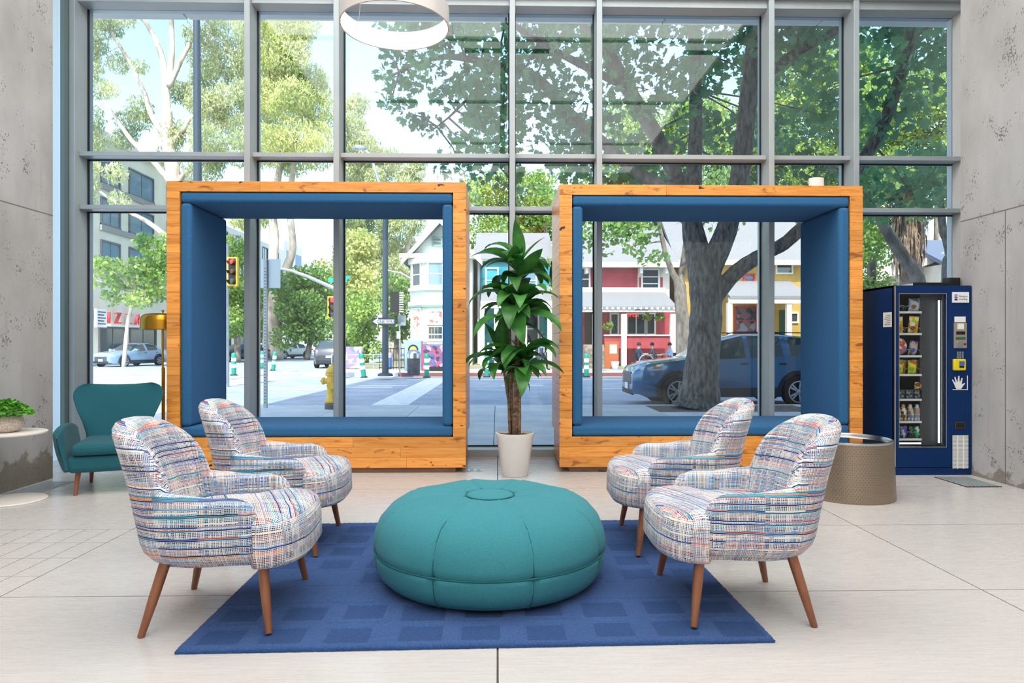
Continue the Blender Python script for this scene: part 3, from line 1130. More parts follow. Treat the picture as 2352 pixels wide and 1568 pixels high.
# ---- dark teal wing armchair
def wing_chair():
    o = thing('wing_armchair', 'dark teal upholstered wing armchair by the left window', 'armchair', (-3.34, 5.98, 0), math.radians(20))
    o.scale = (0.84, 0.95, 0.97)
    W = MAT['green_wool']
    # back: heart topped, hollow, leaning away (+y is the rear)
    rows = []
    nz, nx = 26, 25
    for j in range(nz + 1):
        v = 1 - (1 - j / nz) ** 1.25
        z = 0.30 + v * 0.61
        hw = interp(((0, 0.285), (0.25, 0.295), (0.45, 0.335), (0.65, 0.395), (0.78, 0.425), (0.86, 0.428), (0.92, 0.412), (0.96, 0.385), (0.985, 0.35), (1.0, 0.31)), v)
        tk = 0.10 * math.sqrt(max(0.0, 1 - max(0.0, (v - 0.90) / 0.10) ** 2)) + 0.002
        ring = []
        for side in (0, 1):
            for i in range(nx - (1 if side else 0)):
                u = (-1 + 2 * i / (nx - 1)) * (1 if side == 0 else -1)
                if side and i == 0:
                    continue
                x = hw * math.sin(u * PI / 2)
                dip = -0.016 * math.cos(u * PI / 2) ** 2 * sstep(0.80, 1, v)
                y = 0.20 + 0.20 * v - 0.075 * abs(math.sin(u * PI / 2)) ** 3 * sstep(0.1, 0.6, v)
                edge = math.sqrt(max(0.0, 1 - abs(math.sin(u * PI / 2)) ** 10))
                ring.append((x, y + (tk * edge * (1 if side else -0.25)), z + dip))
        rows.append(ring)
    b = MB().grid(rows, True)
    nr = len(rows[0])
    b.f.append(tuple(range(nz * nr, (nz + 1) * nr)))
    b.m.append(0)
    b.build('back', W, o, True, angle=180)
    # arms: flaring shells rising from the seat sides
    for s in (-1, 1):
        rows = []
        NV = 22
        for j in range(NV + 1):
            v = j / NV
            y = lerp(-0.38, 0.32, v)
            end = math.sqrt(max(0.0, 1 - max(0.0, 1 - v / 0.10) ** 2)) * math.sqrt(max(0.0, 1 - max(0.0, (v - 0.9) / 0.1) ** 2))
            top = 0.50 + 0.085 * math.sin(PI * min(1, 0.12 + v * 0.9)) ** 0.8
            bot = 0.20
            bx, tx = 0.325, 0.415
            dx, dz = tx - bx, top - bot
            L = math.hypot(dx, dz)
            ux, uz = dx / L, dz / L
            nx, nz = uz, -ux
            hh, th = L / 2, 0.044 * end + 0.002
            hh = hh * (0.80 + 0.20 * end)
            cx, cz = (bx + tx) / 2, (bot + top) / 2 - (L / 2 - hh) * 0.3
            ring = []
            for q in range(28):
                a = 2 * PI * q / 28
                ca, sa = math.cos(a), math.sin(a)
                p1 = (hh - th) * (1 if sa > 0 else -1) * min(1.0, abs(sa) * 2.2) + th * sa
                p2 = th * (1 if ca > 0 else -1) * abs(ca) ** 0.5 * (0.85 + 0.25 * (sa + 1) / 2)
                bow = 0.018 * (1 - (p1 / hh) ** 2)
                ring.append((s * (cx + ux * p1 + nx * (p2 + bow)), y, cz + uz * p1 + nz * p2))
            rows.append(ring)
        b = MB().grid(rows, True, flip=(s > 0))
        b.f.append(tuple(range(28)))
        b.f.append(tuple(range(NV * 28, (NV + 1) * 28)))
        b.m += [0, 0]
        ao = b.build('arm', W, o, True, angle=180)
        ss = ao.modifiers.new('soft', 'SUBSURF')
        ss.levels = ss.render_levels = 1
    MB().box(-0.33, 0.33, -0.37, 0.30, 0.19, 0.335).build('seat_base', W, o, bevel=0.045, seg=4)
    MB().box(-0.29, 0.29, -0.395, 0.26, 0.338, 0.435).build('seat_cushion', W, o, bevel=0.04, seg=4)
    for (x, y, bx, by) in ((-0.25, -0.27, -0.27, -0.31), (0.25, -0.27, 0.27, -0.31), (-0.24, 0.24, -0.26, 0.28), (0.24, 0.24, 0.26, 0.28)):
        MB().tube([(x, y, 0.21), (bx, by, 0)], [0.026, 0.016], 12).build('leg', MAT['walnut'], o, True, angle=50)
wing_chair()

# ---- brass floor lamp behind the armchair
def floor_lamp():
    q = P(374, 900, 6.95)
    o = thing('floor_lamp', 'brass floor lamp with a dome shade behind the teal armchair', 'floor lamp', (q.x, 6.95, 0))
    MB().lathe([(0, 0), (0.14, 0), (0.14, 0.012), (0.13, 0.02), (0, 0.022)], 40).build('base', MAT['brass'], o, True)
    MB().tube([(0.005, 0, 0.02), (0.005, 0, 1.0)], 0.017, 20).build('lower_pole', MAT['brass'], o, True)
    MB().tube([(0.0, 0, 0.98), (0.0, 0, 1.50)], 0.009, 16).build('upper_pole', MAT['brass'], o, True)
    prof = [(0.0, 1.545), (0.12, 1.545), (0.165, 1.54), (0.19, 1.525), (0.203, 1.50), (0.208, 1.47), (0.21, 1.385), (0.204, 1.385), (0.202, 1.47), (0.18, 1.52), (0, 1.535)]
    MB().lathe(prof, 48).build('shade', MAT['brass'], o, True, angle=50)
    MB().lathe([(0, 1.585), (0.012, 1.583), (0.014, 1.57), (0.008, 1.565), (0.008, 1.545), (0, 1.545)], 16).build('finial', MAT['brass'], o, True)
floor_lamp()

# ---- white pedestal table with a small planter, by the left wall
tb = thing('side_table', 'white round pedestal table against the left concrete wall', 'side table', (-3.845, 5.45, 0))
MB().lathe([(0, 0), (0.242, 0), (0.245, 0.006), (0.238, 0.012), (0, 0.016)], 56).build('base', MAT['white_metal'], tb, True)
MB().tube([(-0.12, 0, 0.01), (-0.12, 0, 0.525)], 0.018, 20).build('stem', MAT['white_metal'], tb, True)
MB().lathe([(0, 0.525), (0.235, 0.525), (0.245, 0.532), (0.245, 0.542), (0.238, 0.546), (0, 0.546)], 56).build('table_top', MAT['white_metal'], tb, True)
pl = thing('small_planter', 'pale woven bowl with bushy green plant on the white side table', 'potted plant', (-3.875, 5.42, 0.546))
t = NT('woven_ceramic')
br = t.n('ShaderNodeTexBrick')
t.set(br.inputs['Vector'], t.mapping(t.coord('UV'), scale=(1, 1, 1)))
n1 = t.noise(t.coord(), 90, 2)
t.bump(n1, 0.7, 0.004)
MAT['woven'] = t.pr(color=t.ramp(n1, ((0.4, S(190, 172, 158)), (0.6, S(226, 214, 202)))), rough=0.8)
MB().lathe([(0, 0.004), (0.075, 0), (0.11, 0.02), (0.128, 0.06), (0.125, 0.10), (0.108, 0.128), (0.10, 0.128), (0.105, 0.1), (0, 0.09)], 40).build('bowl', MAT['woven'], pl, True, angle=60)
R = np.random.RandomState(2)
b = MB()
for k in range(900):
    a, r = R.rand() * 2 * PI, math.sqrt(R.rand())
    zc = 0.11 + 0.15 * (1 - r ** 2 * 0.7) * (0.55 + 0.45 * R.rand())
    c = Vector((0.19 * r * math.cos(a), 0.19 * r * math.sin(a), zc))
    M = Euler((R.rand() * 1.4 - 0.7, R.rand() * 1.4 - 0.7, R.rand() * 6.3)).to_matrix()
    s = 0.013 + 0.01 * R.rand()
    pts = [c + M @ Vector(p) * s for p in ((0, -1, 0), (0.7, -0.2, 0.15), (0.5, 0.7, 0.1), (0, 1.1, -0.1), (-0.5, 0.7, 0.1), (-0.7, -0.2, 0.15))]
    b.add(pts, ((0, 1, 2, 3), (0, 3, 4, 5)))
tag(b.build('foliage', MAT['herb'], pl), kind='stuff')

# ---- perforated metal drum table
dt = thing('drum_table', 'perforated bronze metal drum table with dark inset top', 'side table', (2.86, 5.50, 0))
t = NT('perforated_bronze')
uv = t.coord('UV')
sp = t.n('ShaderNodeSeparateXYZ')
t.set(sp.inputs[0], uv)
rowi = t.math('FLOOR', t.math('DIVIDE', sp.outputs[1], 0.018))
uu = t.math('ADD', t.math('DIVIDE', sp.outputs[0], 0.026), t.math('MULTIPLY', t.math('MODULO', rowi, 2.0), 0.5))
du = t.math('MULTIPLY', t.math('SUBTRACT', t.math('FRACT', uu), 0.5), 0.026)
dv = t.math('MULTIPLY', t.math('SUBTRACT', t.math('FRACT', t.math('DIVIDE', sp.outputs[1], 0.018)), 0.5), 0.018)
hole = t.math('LESS_THAN', t.math('ADD', t.math('MULTIPLY', du, du), t.math('MULTIPLY', dv, dv)), 0.0000062)
brush = t.noise(t.mapping(t.coord(), scale=(1, 1, 30)), 6, 3)
MAT['drum'] = t.pr(color=t.mix(hole, t.ramp(brush, ((0.3, S(150, 135, 118)), (0.7, S(162, 146, 128)))), S(40, 32, 26)), metal=t.math('MULTIPLY', t.math('SUBTRACT', 1, hole), 0.8), rough=0.36)
N = 72
rows, uvr = [], []
for z, r in ((0.0, 0.352), (0.01, 0.355), (0.05, 0.353), (0.2, 0.346), (0.35, 0.339), (0.43, 0.335), (0.458, 0.334)):
    rows.append([(r * math.cos(2 * PI * k / N), r * math.sin(2 * PI * k / N), z) for k in range(N + 1)])
b = MB().grid(rows)
b.uv = []
for i in range(len(rows) - 1):
    for j in range(N):
        b.uv.append([(jj * 2.2 / N, rows[ii][0][2]) for ii, jj in ((i, j), (i, j + 1), (i + 1, j + 1), (i + 1, j))])
b.build('drum_side', MAT['drum'], dt, True, angle=60)
MB().lathe([(0.334, 0.452), (0.338, 0.462), (0.336, 0.47), (0.322, 0.472), (0.318, 0.462), (0.316, 0.45)], 64).build('rim', MAT['chrome'], dt, True)
MB().lathe([(0.318, 0.452), (0.0, 0.452)], 64).build('inset_top', simple('dark_stone_top', S(30, 34, 42), rough=0.06, coat=0.5), dt)

# ---- ring pendant
rp = P(907, 62, 5.35)
rl = thing('ring_pendant', 'white ring pendant lamp with a glowing inner band', 'pendant lamp', tuple(rp))
RO = 0.425
MB().lathe([(RO, 0), (RO, 0.15), (RO - 0.012, 0.15), (RO - 0.012, 0.145), (RO - 0.004, 0.14), (RO - 0.004, 0.005), (RO - 0.012, 0.004), (RO - 0.012, 0), (RO, 0)], 96).build('ring_shell', simple('pale_ring_metal', S(214, 208, 204), rough=0.35, metal=0.2), rl, True)
n = NT('lit_band')
glow = n.pr(color=S(255, 252, 246), emit=S(255, 248, 238), emits=5.0)
MB().lathe([(RO - 0.006, 0.008), (RO - 0.006, 0.142), (RO - 0.016, 0.142), (RO - 0.016, 0.008), (RO - 0.006, 0.008)], 96).build('light_band', glow, rl, True)
for k in range(3):
    a = 2 * PI * k / 3 + 0.4
    MB().tube([(0.419 * math.cos(a), 0.419 * math.sin(a), 0.15), (0.03 * math.cos(a), 0.03 * math.sin(a), ROOM_H - rp.z)], 0.0015, 6).build('cable', MAT['chrome'], rl)
MB().lathe([(0, ROOM_H - rp.z - 0.03), (0.06, ROOM_H - rp.z - 0.03), (0.06, ROOM_H - rp.z), (0, ROOM_H - rp.z)], 24).build('ceiling_rose', MAT['white_metal'], rl)

# ---- tall potted dracaena
def leaf_mesh(L, Wd, droop, up, seed):
    R = random.Random(seed)
    n = 9
    rows = []
    ang = up
    p = Vector((0.01, 0, 0))
    for k in range(n + 1):
        t_ = k / n
        w = Wd * (math.sin(PI * (t_ ** 0.75)) ** 0.8 if 0 < t_ < 1 else (0.12 if t_ == 0 else 0.0))
        w = max(w, 0.006 if t_ < 0.5 else 0.0008)
        nrm = Vector((-math.sin(ang), 0, math.cos(ang)))
        fold = 0.30 * w
        rows.append([p + Vector((0, -w, 0)) + nrm * fold, p + Vector((0, -w * 0.5, 0)) + nrm * fold * 0.45, p, p + Vector((0, w * 0.5, 0)) + nrm * fold * 0.45, p + Vector((0, w, 0)) + nrm * fold])
        p = p + Vector((math.cos(ang), 0, math.sin(ang))) * (L / n)
        ang -= droop / n * (0.6 + 0.8 * t_)
    return MB().grid(rows).mesh('leaf', MAT['dracaena'], True, 180)


def dracaena():
    base = Vector((0.163, 6.40, 0))
    o = thing('potted_dracaena', 'tall broad-leaved houseplant in a white tapered pot between the two box seats', 'potted plant', tuple(base))
    MB().lathe([(0, 0), (0.118, 0), (0.122, 0.006), (0.172, 0.36), (0.182, 0.385), (0.182, 0.402), (0.172, 0.404), (0.16, 0.38), (0, 0.37)], 56).build('pot', MAT['ceramic'], o, True, angle=60)
    rr = np.random.RandomState(9)
    rows = [[(r * math.cos(2 * PI * k / 28), r * math.sin(2 * PI * k / 28), 0.375 + 0.012 * rr.rand()) for k in range(28)] for r in (0.163, 0.12, 0.08, 0.04, 0.004)]
    MB().grid(rows, True, flip=True).build('mulch', MAT['soil'], o)
    def loc(px, py, dy=0.0):
        return P(px, py, base.y + dy) - base
    stems = [([(1182, 1000), (1185, 900), (1188, 780), (1192, 640)], 0.026, 0.016, 0.0), ([(1172, 1000), (1168, 920), (1157, 850)], 0.016, 0.011, 0.03),
             ([(1179, 1000), (1174, 900), (1172, 800), (1170, 740)], 0.018, 0.012, 0.05), ([(1193, 1000), (1194, 900), (1200, 840)], 0.016, 0.012, -0.05),
             ([(1188, 1000), (1190, 880), (1189, 740)], 0.018, 0.013, -0.02)]
    for pts, r0, r1, dy in stems:
        v = [loc(x, y, dy) for x, y in pts]
        v[0].z = 0.36
        fine = []
        for a, c in zip(v, v[1:]):
            for k in range(4):
                fine.append(a.lerp(c, k / 4))
        fine.append(v[-1])
        n = len(fine)
        MB().tube(fine, [lerp(r0, r1, k / (n - 1)) * (1 + 0.10 * ((k * 7) % 3 - 1)) for k in range(n)], 9).build('cane', MAT['cane'], o, True, angle=180)
    kinds = [leaf_mesh(L, Wd, dr, up, i) for i, (L, Wd, dr, up) in enumerate((
        (0.42, 0.072, 2.0, 0.75), (0.46, 0.074, 1.6, 0.55), (0.38, 0.062, 0.5, 1.25), (0.44, 0.076, 2.5, 0.95), (0.36, 0.064, 1.1, 0.35), (0.46, 0.078, 1.9, 0.15)))]
    R = random.Random(21)
    # crowns: (pixel of the crown, offset, [(azimuth, kind, scale, tilt)])
    def crown(px, py, dy, n, spec, s0):
        c = loc(px, py, dy)
        a0 = R.random() * 6
        for k in range(n):
            kd = spec[k % len(spec)]
            a = a0 + k * 2.399
            zz = c.z + R.uniform(-0.09, 0.08)
            share(kinds[kd], 'leaf', o, (c.x, c.y, zz), (R.uniform(-0.4, 0.4), R.uniform(-0.45, 0.4), a + R.uniform(-0.4, 0.4)), (s0 * R.uniform(0.7, 1.12),) * 3)
    crown(1192, 628, 0.0, 22, (0, 1, 3, 3, 0, 5, 1, 2), 1.05)
    crown(1190, 722, -0.02, 32, (0, 3, 5, 1, 3, 0, 5), 1.18)
    crown(1158, 836, 0.03, 19, (0, 4, 1, 5, 2, 3, 0), 1.05)
    crown(1204, 828, -0.05, 19, (5, 0, 1, 3, 0, 4), 1.05)
    # the topmost upright leaves
    c = loc(1193, 605)
    share(kinds[2], 'leaf', o, tuple(c), (0, -0.25, -2.0), (1.08,) * 3)
    share(kinds[2], 'leaf', o, tuple(c), (0, 0.25, 0.2), (0.95,) * 3)
dracaena()

# ================================================================== VENDING MACHINE
VF, VBk = 6.33, 7.12
VX0, VX1, VTOP = 3.735, 4.472, 1.79


def vq(px, py, dy=0.0):
    q = P(px, py, VF + dy)
    return q.x - (VX0 + VX1) / 2, q.z


vm = thing('vending_machine', 'dark blue snack vending machine against the right concrete wall', 'vending machine', ((VX0 + VX1) / 2, VF, 0))
vb = simple('navy_enamel', S(2, 42, 92), S(4, 46, 98), 2, rough=0.35, spec=0.25)
vw = simple('grey_liner', S(70, 70, 72), rough=0.6)
hw = (VX1 - VX0) / 2
D = VBk - VF
ox0, oz1 = vq(2063, 674)
ox1, oz0 = vq(2172, 1026)
MB().box(-hw, -hw + 0.02, 0.0, D, 0.03, VTOP).box(hw - 0.02, hw, 0, D, 0.03, VTOP).box(-hw, hw, D - 0.02, D, 0.03, VTOP).box(-hw, hw, 0.0, D, VTOP - 0.02, VTOP).box(-hw, hw, 0, D, 0.03, 0.05).build('cabinet', vb, vm)
MB().box(-hw, ox0, -0.012, 0.02, 0.075, VTOP - 0.004).box(ox0, ox1, -0.012, 0.02, oz1, VTOP - 0.004).box(ox0, ox1, -0.012, 0.02, 0.075, oz0).box(ox1, hw, -0.012, 0.02, 0.075, VTOP - 0.004).build('door_front', vb, vm)
MB().box(-hw, hw, -0.006, 0.02, 0.0, 0.070).build('kick_plate', vb, vm)
MB().box(-hw - 0.001, -hw + 0.012, -0.016, -0.004, 0.08, VTOP - 0.01).build('edge_strip', MAT['chrome'], vm)
MB().box(-hw + 0.02, ox0, 0.02, 0.58, oz0 - 0.03, oz1 + 0.02).box(-hw + 0.02, ox1 + 0.02, 0.56, 0.58, oz0 - 0.03, oz1 + 0.02).box(ox0, ox1, 0.02, 0.58, oz1, oz1 + 0.02).box(ox0, ox1, 0.02, 0.58, oz0 - 0.03, oz0 - 0.01).box(ox1, ox1 + 0.02, 0.02, 0.58, oz0 - 0.03, oz1 + 0.02).build('liner', vw, vm)
sx1, _ = vq(2128, 700)
MB().box(sx1, ox1, 0.10, 0.12, oz0, oz1).build('delivery_panel', simple('dark_grey_panel', S(66, 68, 72), rough=0.5), vm)
MB().box(ox0, ox1, -0.004, 0.004, oz0, oz1).build('glass_door', MAT['glass_small'], vm)
frame_rect(ox0 + 0.004, ox1 - 0.004, oz0 + 0.004, oz1 - 0.004, -0.014, -0.006, 0.006).build('glass_trim', MAT['chrome'], vm)
n = NT('led_strip')
led = n.pr(color=(1, 1, 1, 1), emit=S(235, 245, 255), emits=2.2)
MB().box(ox1 - 0.034, ox1 - 0.022, 0.05, 0.062, oz0 + 0.03, oz1 - 0.06).build('led_strip', led, vm)
MB().box(ox1 - 0.020, ox1 - 0.004, 0.02, 0.03, oz0, oz1).build('led_reflector', MAT['chrome'], vm)
lx, lz = vq(2095, 1019)
MB().box(ox0 + 0.01, sx1 - 0.02, 0.05, 0.06, oz0 + 0.02, oz0 + 0.034).build('led_strip', led, vm)
# shelves
SHELF = [716, 766, 817, 860, 917, 968, 1008]
SH = []
for py in SHELF:
    _, z = vq(2095, py, 0.06)
    SH.append(z)
    sh = MB().box(ox0 - 0.02, sx1 - 0.005, 0.075, 0.55, z - 0.008, z - 0.002).build('shelf', MAT['metal_grey'], vm)
    MB().box(ox0 - 0.02, sx1 - 0.005, 0.062, 0.074, z - 0.014, z + 0.006).build('price_rail', MAT['plastic_white'], sh)
    for k in range(4):
        xx = lerp(ox0, sx1, (k + 0.5) / 4)
        pts = [(xx + 0.03 * math.cos(a), 0.085 + 0.012 * a, z + 0.034 + 0.03 * math.sin(a)) for a in [j * 0.5 for j in range(40)]]
        MB().tube(pts, 0.0014, 4).build('spiral', MAT['chrome'], sh)
# right-hand controls
def vrect(name, px0, py0, px1, py1, mat, y0=-0.02, y1=-0.012, bevel=0.0, parent=None):
    a, z1 = vq(px0, py0)
    c, z0 = vq(px1, py1)
    return MB().box(a, c, y0, y1, z0, z1).build(name, mat, parent or vm, bevel=bevel)
dk = simple('dark_ink', S(40, 40, 70), rough=0.6)
c1 = vrect('logo_plate', 2184.5, 671, 2222.5, 695, MAT['plastic_white'])
for i, (a, z, cc, e) in enumerate(((2189, 676, S(150, 140, 170), 7), (2189, 681, S(110, 100, 140), 7), (2189, 686, S(60, 50, 100), 7))):
    vrect('logo_mark', a, z, a + e, z + 4, simple('ink_%d' % i, cc, rough=0.6), -0.0215, -0.02, parent=c1)
for txt, py in (('Modern', 681), ('vending', 687)):
    x, z = vq(2209, py)
    text_mesh('logo_text', txt, 0.026, dk, c1, (x, -0.0205, z), extrude=0.0006)
pp = vrect('payment_panel', 2188, 741, 2217.5, 799, simple('nickel_panel', S(186, 176, 162), rough=0.3, metal=0.6), -0.02)
vrect('notice_card', 2190, 727, 2215, 740, MAT['plastic_white'], -0.018)
vrect('blank_card', 2196, 743, 2210, 756, MAT['plastic_white'], -0.023, -0.02, parent=pp)
vrect('note_slot', 2193, 761, 2213, 768, MAT['black'], -0.026, -0.02, 0.002, pp)
vrect('display', 2192, 774, 2214, 780, simple('green_lcd', S(62, 104, 72), rough=0.2), -0.022, -0.02, parent=pp)
vrect('coin_slot', 2194, 784, 2207, 796, MAT['chrome'], -0.026, -0.02, 0.003, pp)
x, z = vq(2212, 790)
MB().lathe([(0, 0), (0.008, 0), (0.008, 0.012), (0, 0.012)], 16, M=Matrix.Translation((x, -0.02, z)) @ Matrix.Rotation(PI / 2, 4, 'X')).build('return_button', MAT['black'], pp, True)
for i in range(4):
    for j in range(3):
        vrect('key', 2195.5 + j * 5.6, 807 + i * 4.2, 2199.8 + j * 5.6, 810.4 + i * 4.2, MAT['chrome'], -0.016, -0.012, 0.001)
yl = vrect('card_reader', 2185, 824, 2212, 850, simple('yellow_plastic', S(236, 214, 30), rough=0.35), -0.045, -0.012, 0.008)
vrect('reader_screen', 2196, 829, 2208, 838, simple('blue_lcd', S(70, 100, 190), rough=0.2), -0.047, -0.045, parent=yl)
vrect('reader_slot', 2196, 839, 2207, 844, MAT['black'], -0.047, -0.045, parent=yl)
# hand emblem with its corner line
hx, hz = vq(2201, 883)
k = 1.24 / 303 * 1.02
hand = [(-5, -11), (-9, -6), (-11, 0), (-14, 6), (-16.5, 11), (-15, 12.2), (-10, 5), (-8.2, 4.2), (-10, 12), (-11, 17.2), (-8.8, 18), (-5.2, 6.8), (-3.6, 6.6), (-3, 14), (-2, 20), (0.4, 20), (0.8, 6.8), (2.4, 6.9), (5.6, 15.5), (7.8, 15), (6.2, 6), (5.6, 0.5), (8.6, 2.2), (12.4, 4), (13.4, 2.4), (9.6, -1.6), (6.4, -6.5), (3.6, -11)]
em = MB().prism([(hx + a * k, hz + c * k) for a, c in hand], 'y', -0.0145, -0.012).build('hand_emblem', MAT['plastic_white'], vm)
vrect('emblem_line', 2186, 893.4, 2220.6, 895, MAT['plastic_white'], -0.0145)
vrect('emblem_line', 2219, 862, 2220.6, 893.4, MAT['plastic_white'], -0.0145)
cs = vrect('coin_cup', 2191, 968, 2214, 984, simple('bronze_trim', S(84, 64, 56), rough=0.4, metal=0.5), -0.02, -0.012, 0.003)
vrect('cup_mouth', 2193.5, 970.5, 2211.5, 981, MAT['black'], -0.0215, -0.02, parent=cs)
gr = vrect('vent_grille', 2185.5, 999, 2221.5, 1075, simple('vent_grey', S(150, 150, 152), rough=0.5), -0.014)
for i in range(3):
    vrect('vent_bar', 2185.5 + (0, 10, 23.5)[i], 999, 2185.5 + (0.7, 12.5, 26)[i], 1075, MAT['plastic_white'], -0.019, -0.014, parent=gr)
for i in range(26):
    vrect('vent_fin', 2185.5, 999.5 + i * 2.9, 2221.5, 1001 + i * 2.9, MAT['plastic_white'], -0.017, -0.014, parent=gr)
# notice on the machine's left side, frame and black unit on its roof
MB().box(-hw - 0.003, -hw, 0.03, 0.17, 1.40, 1.54).build('side_notice', MAT['plastic_white'], vm)
for i in range(6):
    MB().box(-hw - 0.0036, -hw - 0.003, 0.045, 0.15 - 0.02 * (i % 3), 1.42 + i * 0.018, 1.424 + i * 0.018).build('notice_line', dk, vm)
tray = thing('roof_tray', 'flat white panel with black edges lying on top of the vending machine', 'panel', (4.17, 6.62, VTOP))
MB().box(-0.17, 0.16, -0.16, 0.16, 0, 0.03).build('panel', MAT['plastic_white'], tray)
MB().box(-0.17, 0.16, -0.175, -0.16, 0.0, 0.038).box(-0.17, 0.16, 0.16, 0.175, 0.0, 0.038).build('edge', MAT['black'], tray)
q = P(2215, 640, 6.95)
tag(MB().box(-0.055, 0.06, -0.05, 0.05, 0, 0.085).build('router_box', MAT['black'], bevel=0.006), 'black box standing on the vending machine beside the wall', 'router').location = (q.x - 0.03, 7.10, VTOP)
bpy.data.objects['router_box'].location = (4.40, 6.50, VTOP + 0.002)
# ---- goods behind the glass: each its own thing
def pk(name, cs, scale=30):
    t = NT(name)
    v = t.n('ShaderNodeTexVoronoi')
    v.inputs['Scale'].default_value = scale
    t.set(v.inputs['Vector'], t.coord())
    sp = t.n('ShaderNodeSeparateXYZ')
    t.set(sp.inputs[0], v.outputs['Color'])
    st = [(i / len(cs), c) for i, c in enumerate(cs)]
    return t.pr(color=t.ramp(sp.outputs[0], st, 'CONSTANT'), rough=0.35)
vc = (VX0 + VX1) / 2
def snack_bag(px, row, w, h, mat, lab, grp, tilt=0.0):
    x, _ = vq(px, 700, 0.1)
    rows = []
    for j in range(9):
        v = j / 8
        th = 0.028 * math.sin(PI * min(1, v * 1.02)) ** 0.6 if 0 < j < 8 else 0.001
        ww = w / 2 * (1 - 0.08 * math.sin(PI * v))
        rows.append([(ww * math.cos(a), th * math.sin(a), h * v) for a in [2 * PI * k / 16 for k in range(16)]])
    o = MB().grid(rows, True).build('snack_bag', mat, None, True, angle=180)
    o.location = (vc + x, VF + 0.125, SH[row] + 0.004)
    o.rotation_euler = (0.12, tilt, 0)
    return tag(o, lab, 'snack', grp)
yel = pk('yellow_snack_print', (S(240, 210, 30), S(232, 140, 40), S(245, 235, 200), S(120, 70, 40), S(190, 200, 40)))
grn = pk('lime_snack_print', (S(206, 220, 40), S(240, 226, 40), S(150, 190, 40), S(228, 90, 60)))
blu = pk('pale_snack_print', (S(176, 200, 220), S(210, 214, 220), S(140, 96, 60), S(90, 130, 180)))
brw = pk('brown_snack_print', (S(120, 90, 80), S(190, 180, 180), S(60, 80, 170), S(200, 150, 130)))
snack_bag(2102, 0, 0.115, 0.13, blu, 'pale blue snack bag on the top vending shelf', 'bags in the vending machine')
snack_bag(2066, 1, 0.10, 0.16, yel, 'yellow snack bag on the second vending shelf, left one', 'bags in the vending machine', -0.08)
snack_bag(2099, 1, 0.10, 0.165, yel, 'yellow snack bag on the second vending shelf, right one', 'bags in the vending machine', 0.05)
snack_bag(2098, 2, 0.085, 0.14, brw, 'grey and blue snack bag on the third vending shelf', 'bags in the vending machine', 0.1)
for i, px in enumerate((2068, 2082, 2098, 2112)):
    o = snack_bag(px, 3, 0.085, 0.135, grn if i % 2 == 0 else yel, ('leftmost', 'second', 'third', 'rightmost')[i] + ' lime yellow snack bag on the fourth vending shelf', 'bags in the vending machine', (-0.1, 0.1, -0.06, 0.12)[i])
    o.location.y += 0.07 * (i % 2)
x, _ = vq(2066, 800, 0.1)
o = MB().lathe([(0, 0.03), (0.07, 0.03), (0.085, 0.01), (0.085, 0), (0.07, -0.02), (0, -0.02)], 32).build('noodle_tub', pk('tub_print', (S(232, 130, 60), S(240, 236, 230), S(210, 80, 60), S(120, 110, 190)), 40), None, True)
o.location = (vc + x, VF + 0.13, SH[2] + 0.090)
o.rotation_euler = (PI / 2, 0, 0)
tag(o, 'round orange noodle tub on the third vending shelf', 'tub')
drk = pk('dark_cup_print', (S(40, 44, 52), S(70, 84, 96), S(130, 140, 150), S(24, 24, 30)), 50)
for i, px in enumerate((2070, 2090, 2110)):
    x, _ = vq(px, 900, 0.1)
    o = MB().box(-0.033, 0.033, -0.03, 0.03, 0, 0.085).build('snack_box', drk, bevel=0.004)
    o.location = (vc + x, VF + 0.13, SH[4] + 0.004)
    tag(o, ('left', 'middle', 'right')[i] + ' dark snack box on the fifth vending shelf', 'box', 'boxes in the vending machine')
x, _ = vq(2112, 890, 0.1)
snack_bag(2112, 4, 0.07, 0.07, yel, 'small yellow pouch on top of a dark box, fifth vending shelf', 'bags in the vending machine').location.z += 0.088
bot = [(0, 0), (0.027, 0), (0.029, 0.01), (0.029, 0.10), (0.024, 0.125), (0.016, 0.135), (0.016, 0.155), (0, 0.156)]
for i, (px, cs) in enumerate(((2066, (S(226, 196, 150), S(60, 48, 44), S(196, 150, 100))), (2079, (S(230, 190, 140), S(80, 60, 50), S(250, 240, 220))), (2095, (S(226, 226, 230), S(110, 120, 160), S(230, 190, 90))), (2111, (S(236, 234, 232), S(150, 160, 200), S(220, 150, 120))))):
    x, _ = vq(px, 940, 0.1)
    o = MB().lathe(bot, 20).build('drink_bottle', pk('bottle_print_%d' % i, cs, 36), None, True, angle=60)
    o.location = (vc + x, VF + 0.13, SH[5] + 0.004)
    tag(o, ('leftmost tan', 'second tan', 'white and amber', 'rightmost white')[i] + ' drink bottle on the sixth vending shelf', 'bottle', 'bottles in the vending machine')
can = [(0, 0), (0.022, 0), (0.027, 0.008), (0.027, 0.10), (0.021, 0.112), (0.0, 0.112)]
for i, (px, cs) in enumerate(((2066, (S(30, 40, 36), S(210, 214, 214), S(40, 130, 70))), (2080, (S(40, 50, 180), S(200, 210, 225), S(110, 50, 190))), (2095, (S(36, 60, 56), S(20, 30, 30), S(60, 110, 90))), (2110, (S(30, 130, 80), S(60, 180, 110), S(230, 240, 235))))):
    x, _ = vq(px, 990, 0.1)
    o = MB().lathe(can, 20).build('drink_can', pk('can_print_%d' % i, cs, 40), None, True, angle=60)
    o.location = (vc + x, VF + 0.13, SH[6] + 0.004)
    tag(o, ('leftmost black', 'blue and silver', 'dark', 'rightmost green')[i] + ' drink can on the bottom vending shelf', 'can', 'cans in the vending machine')

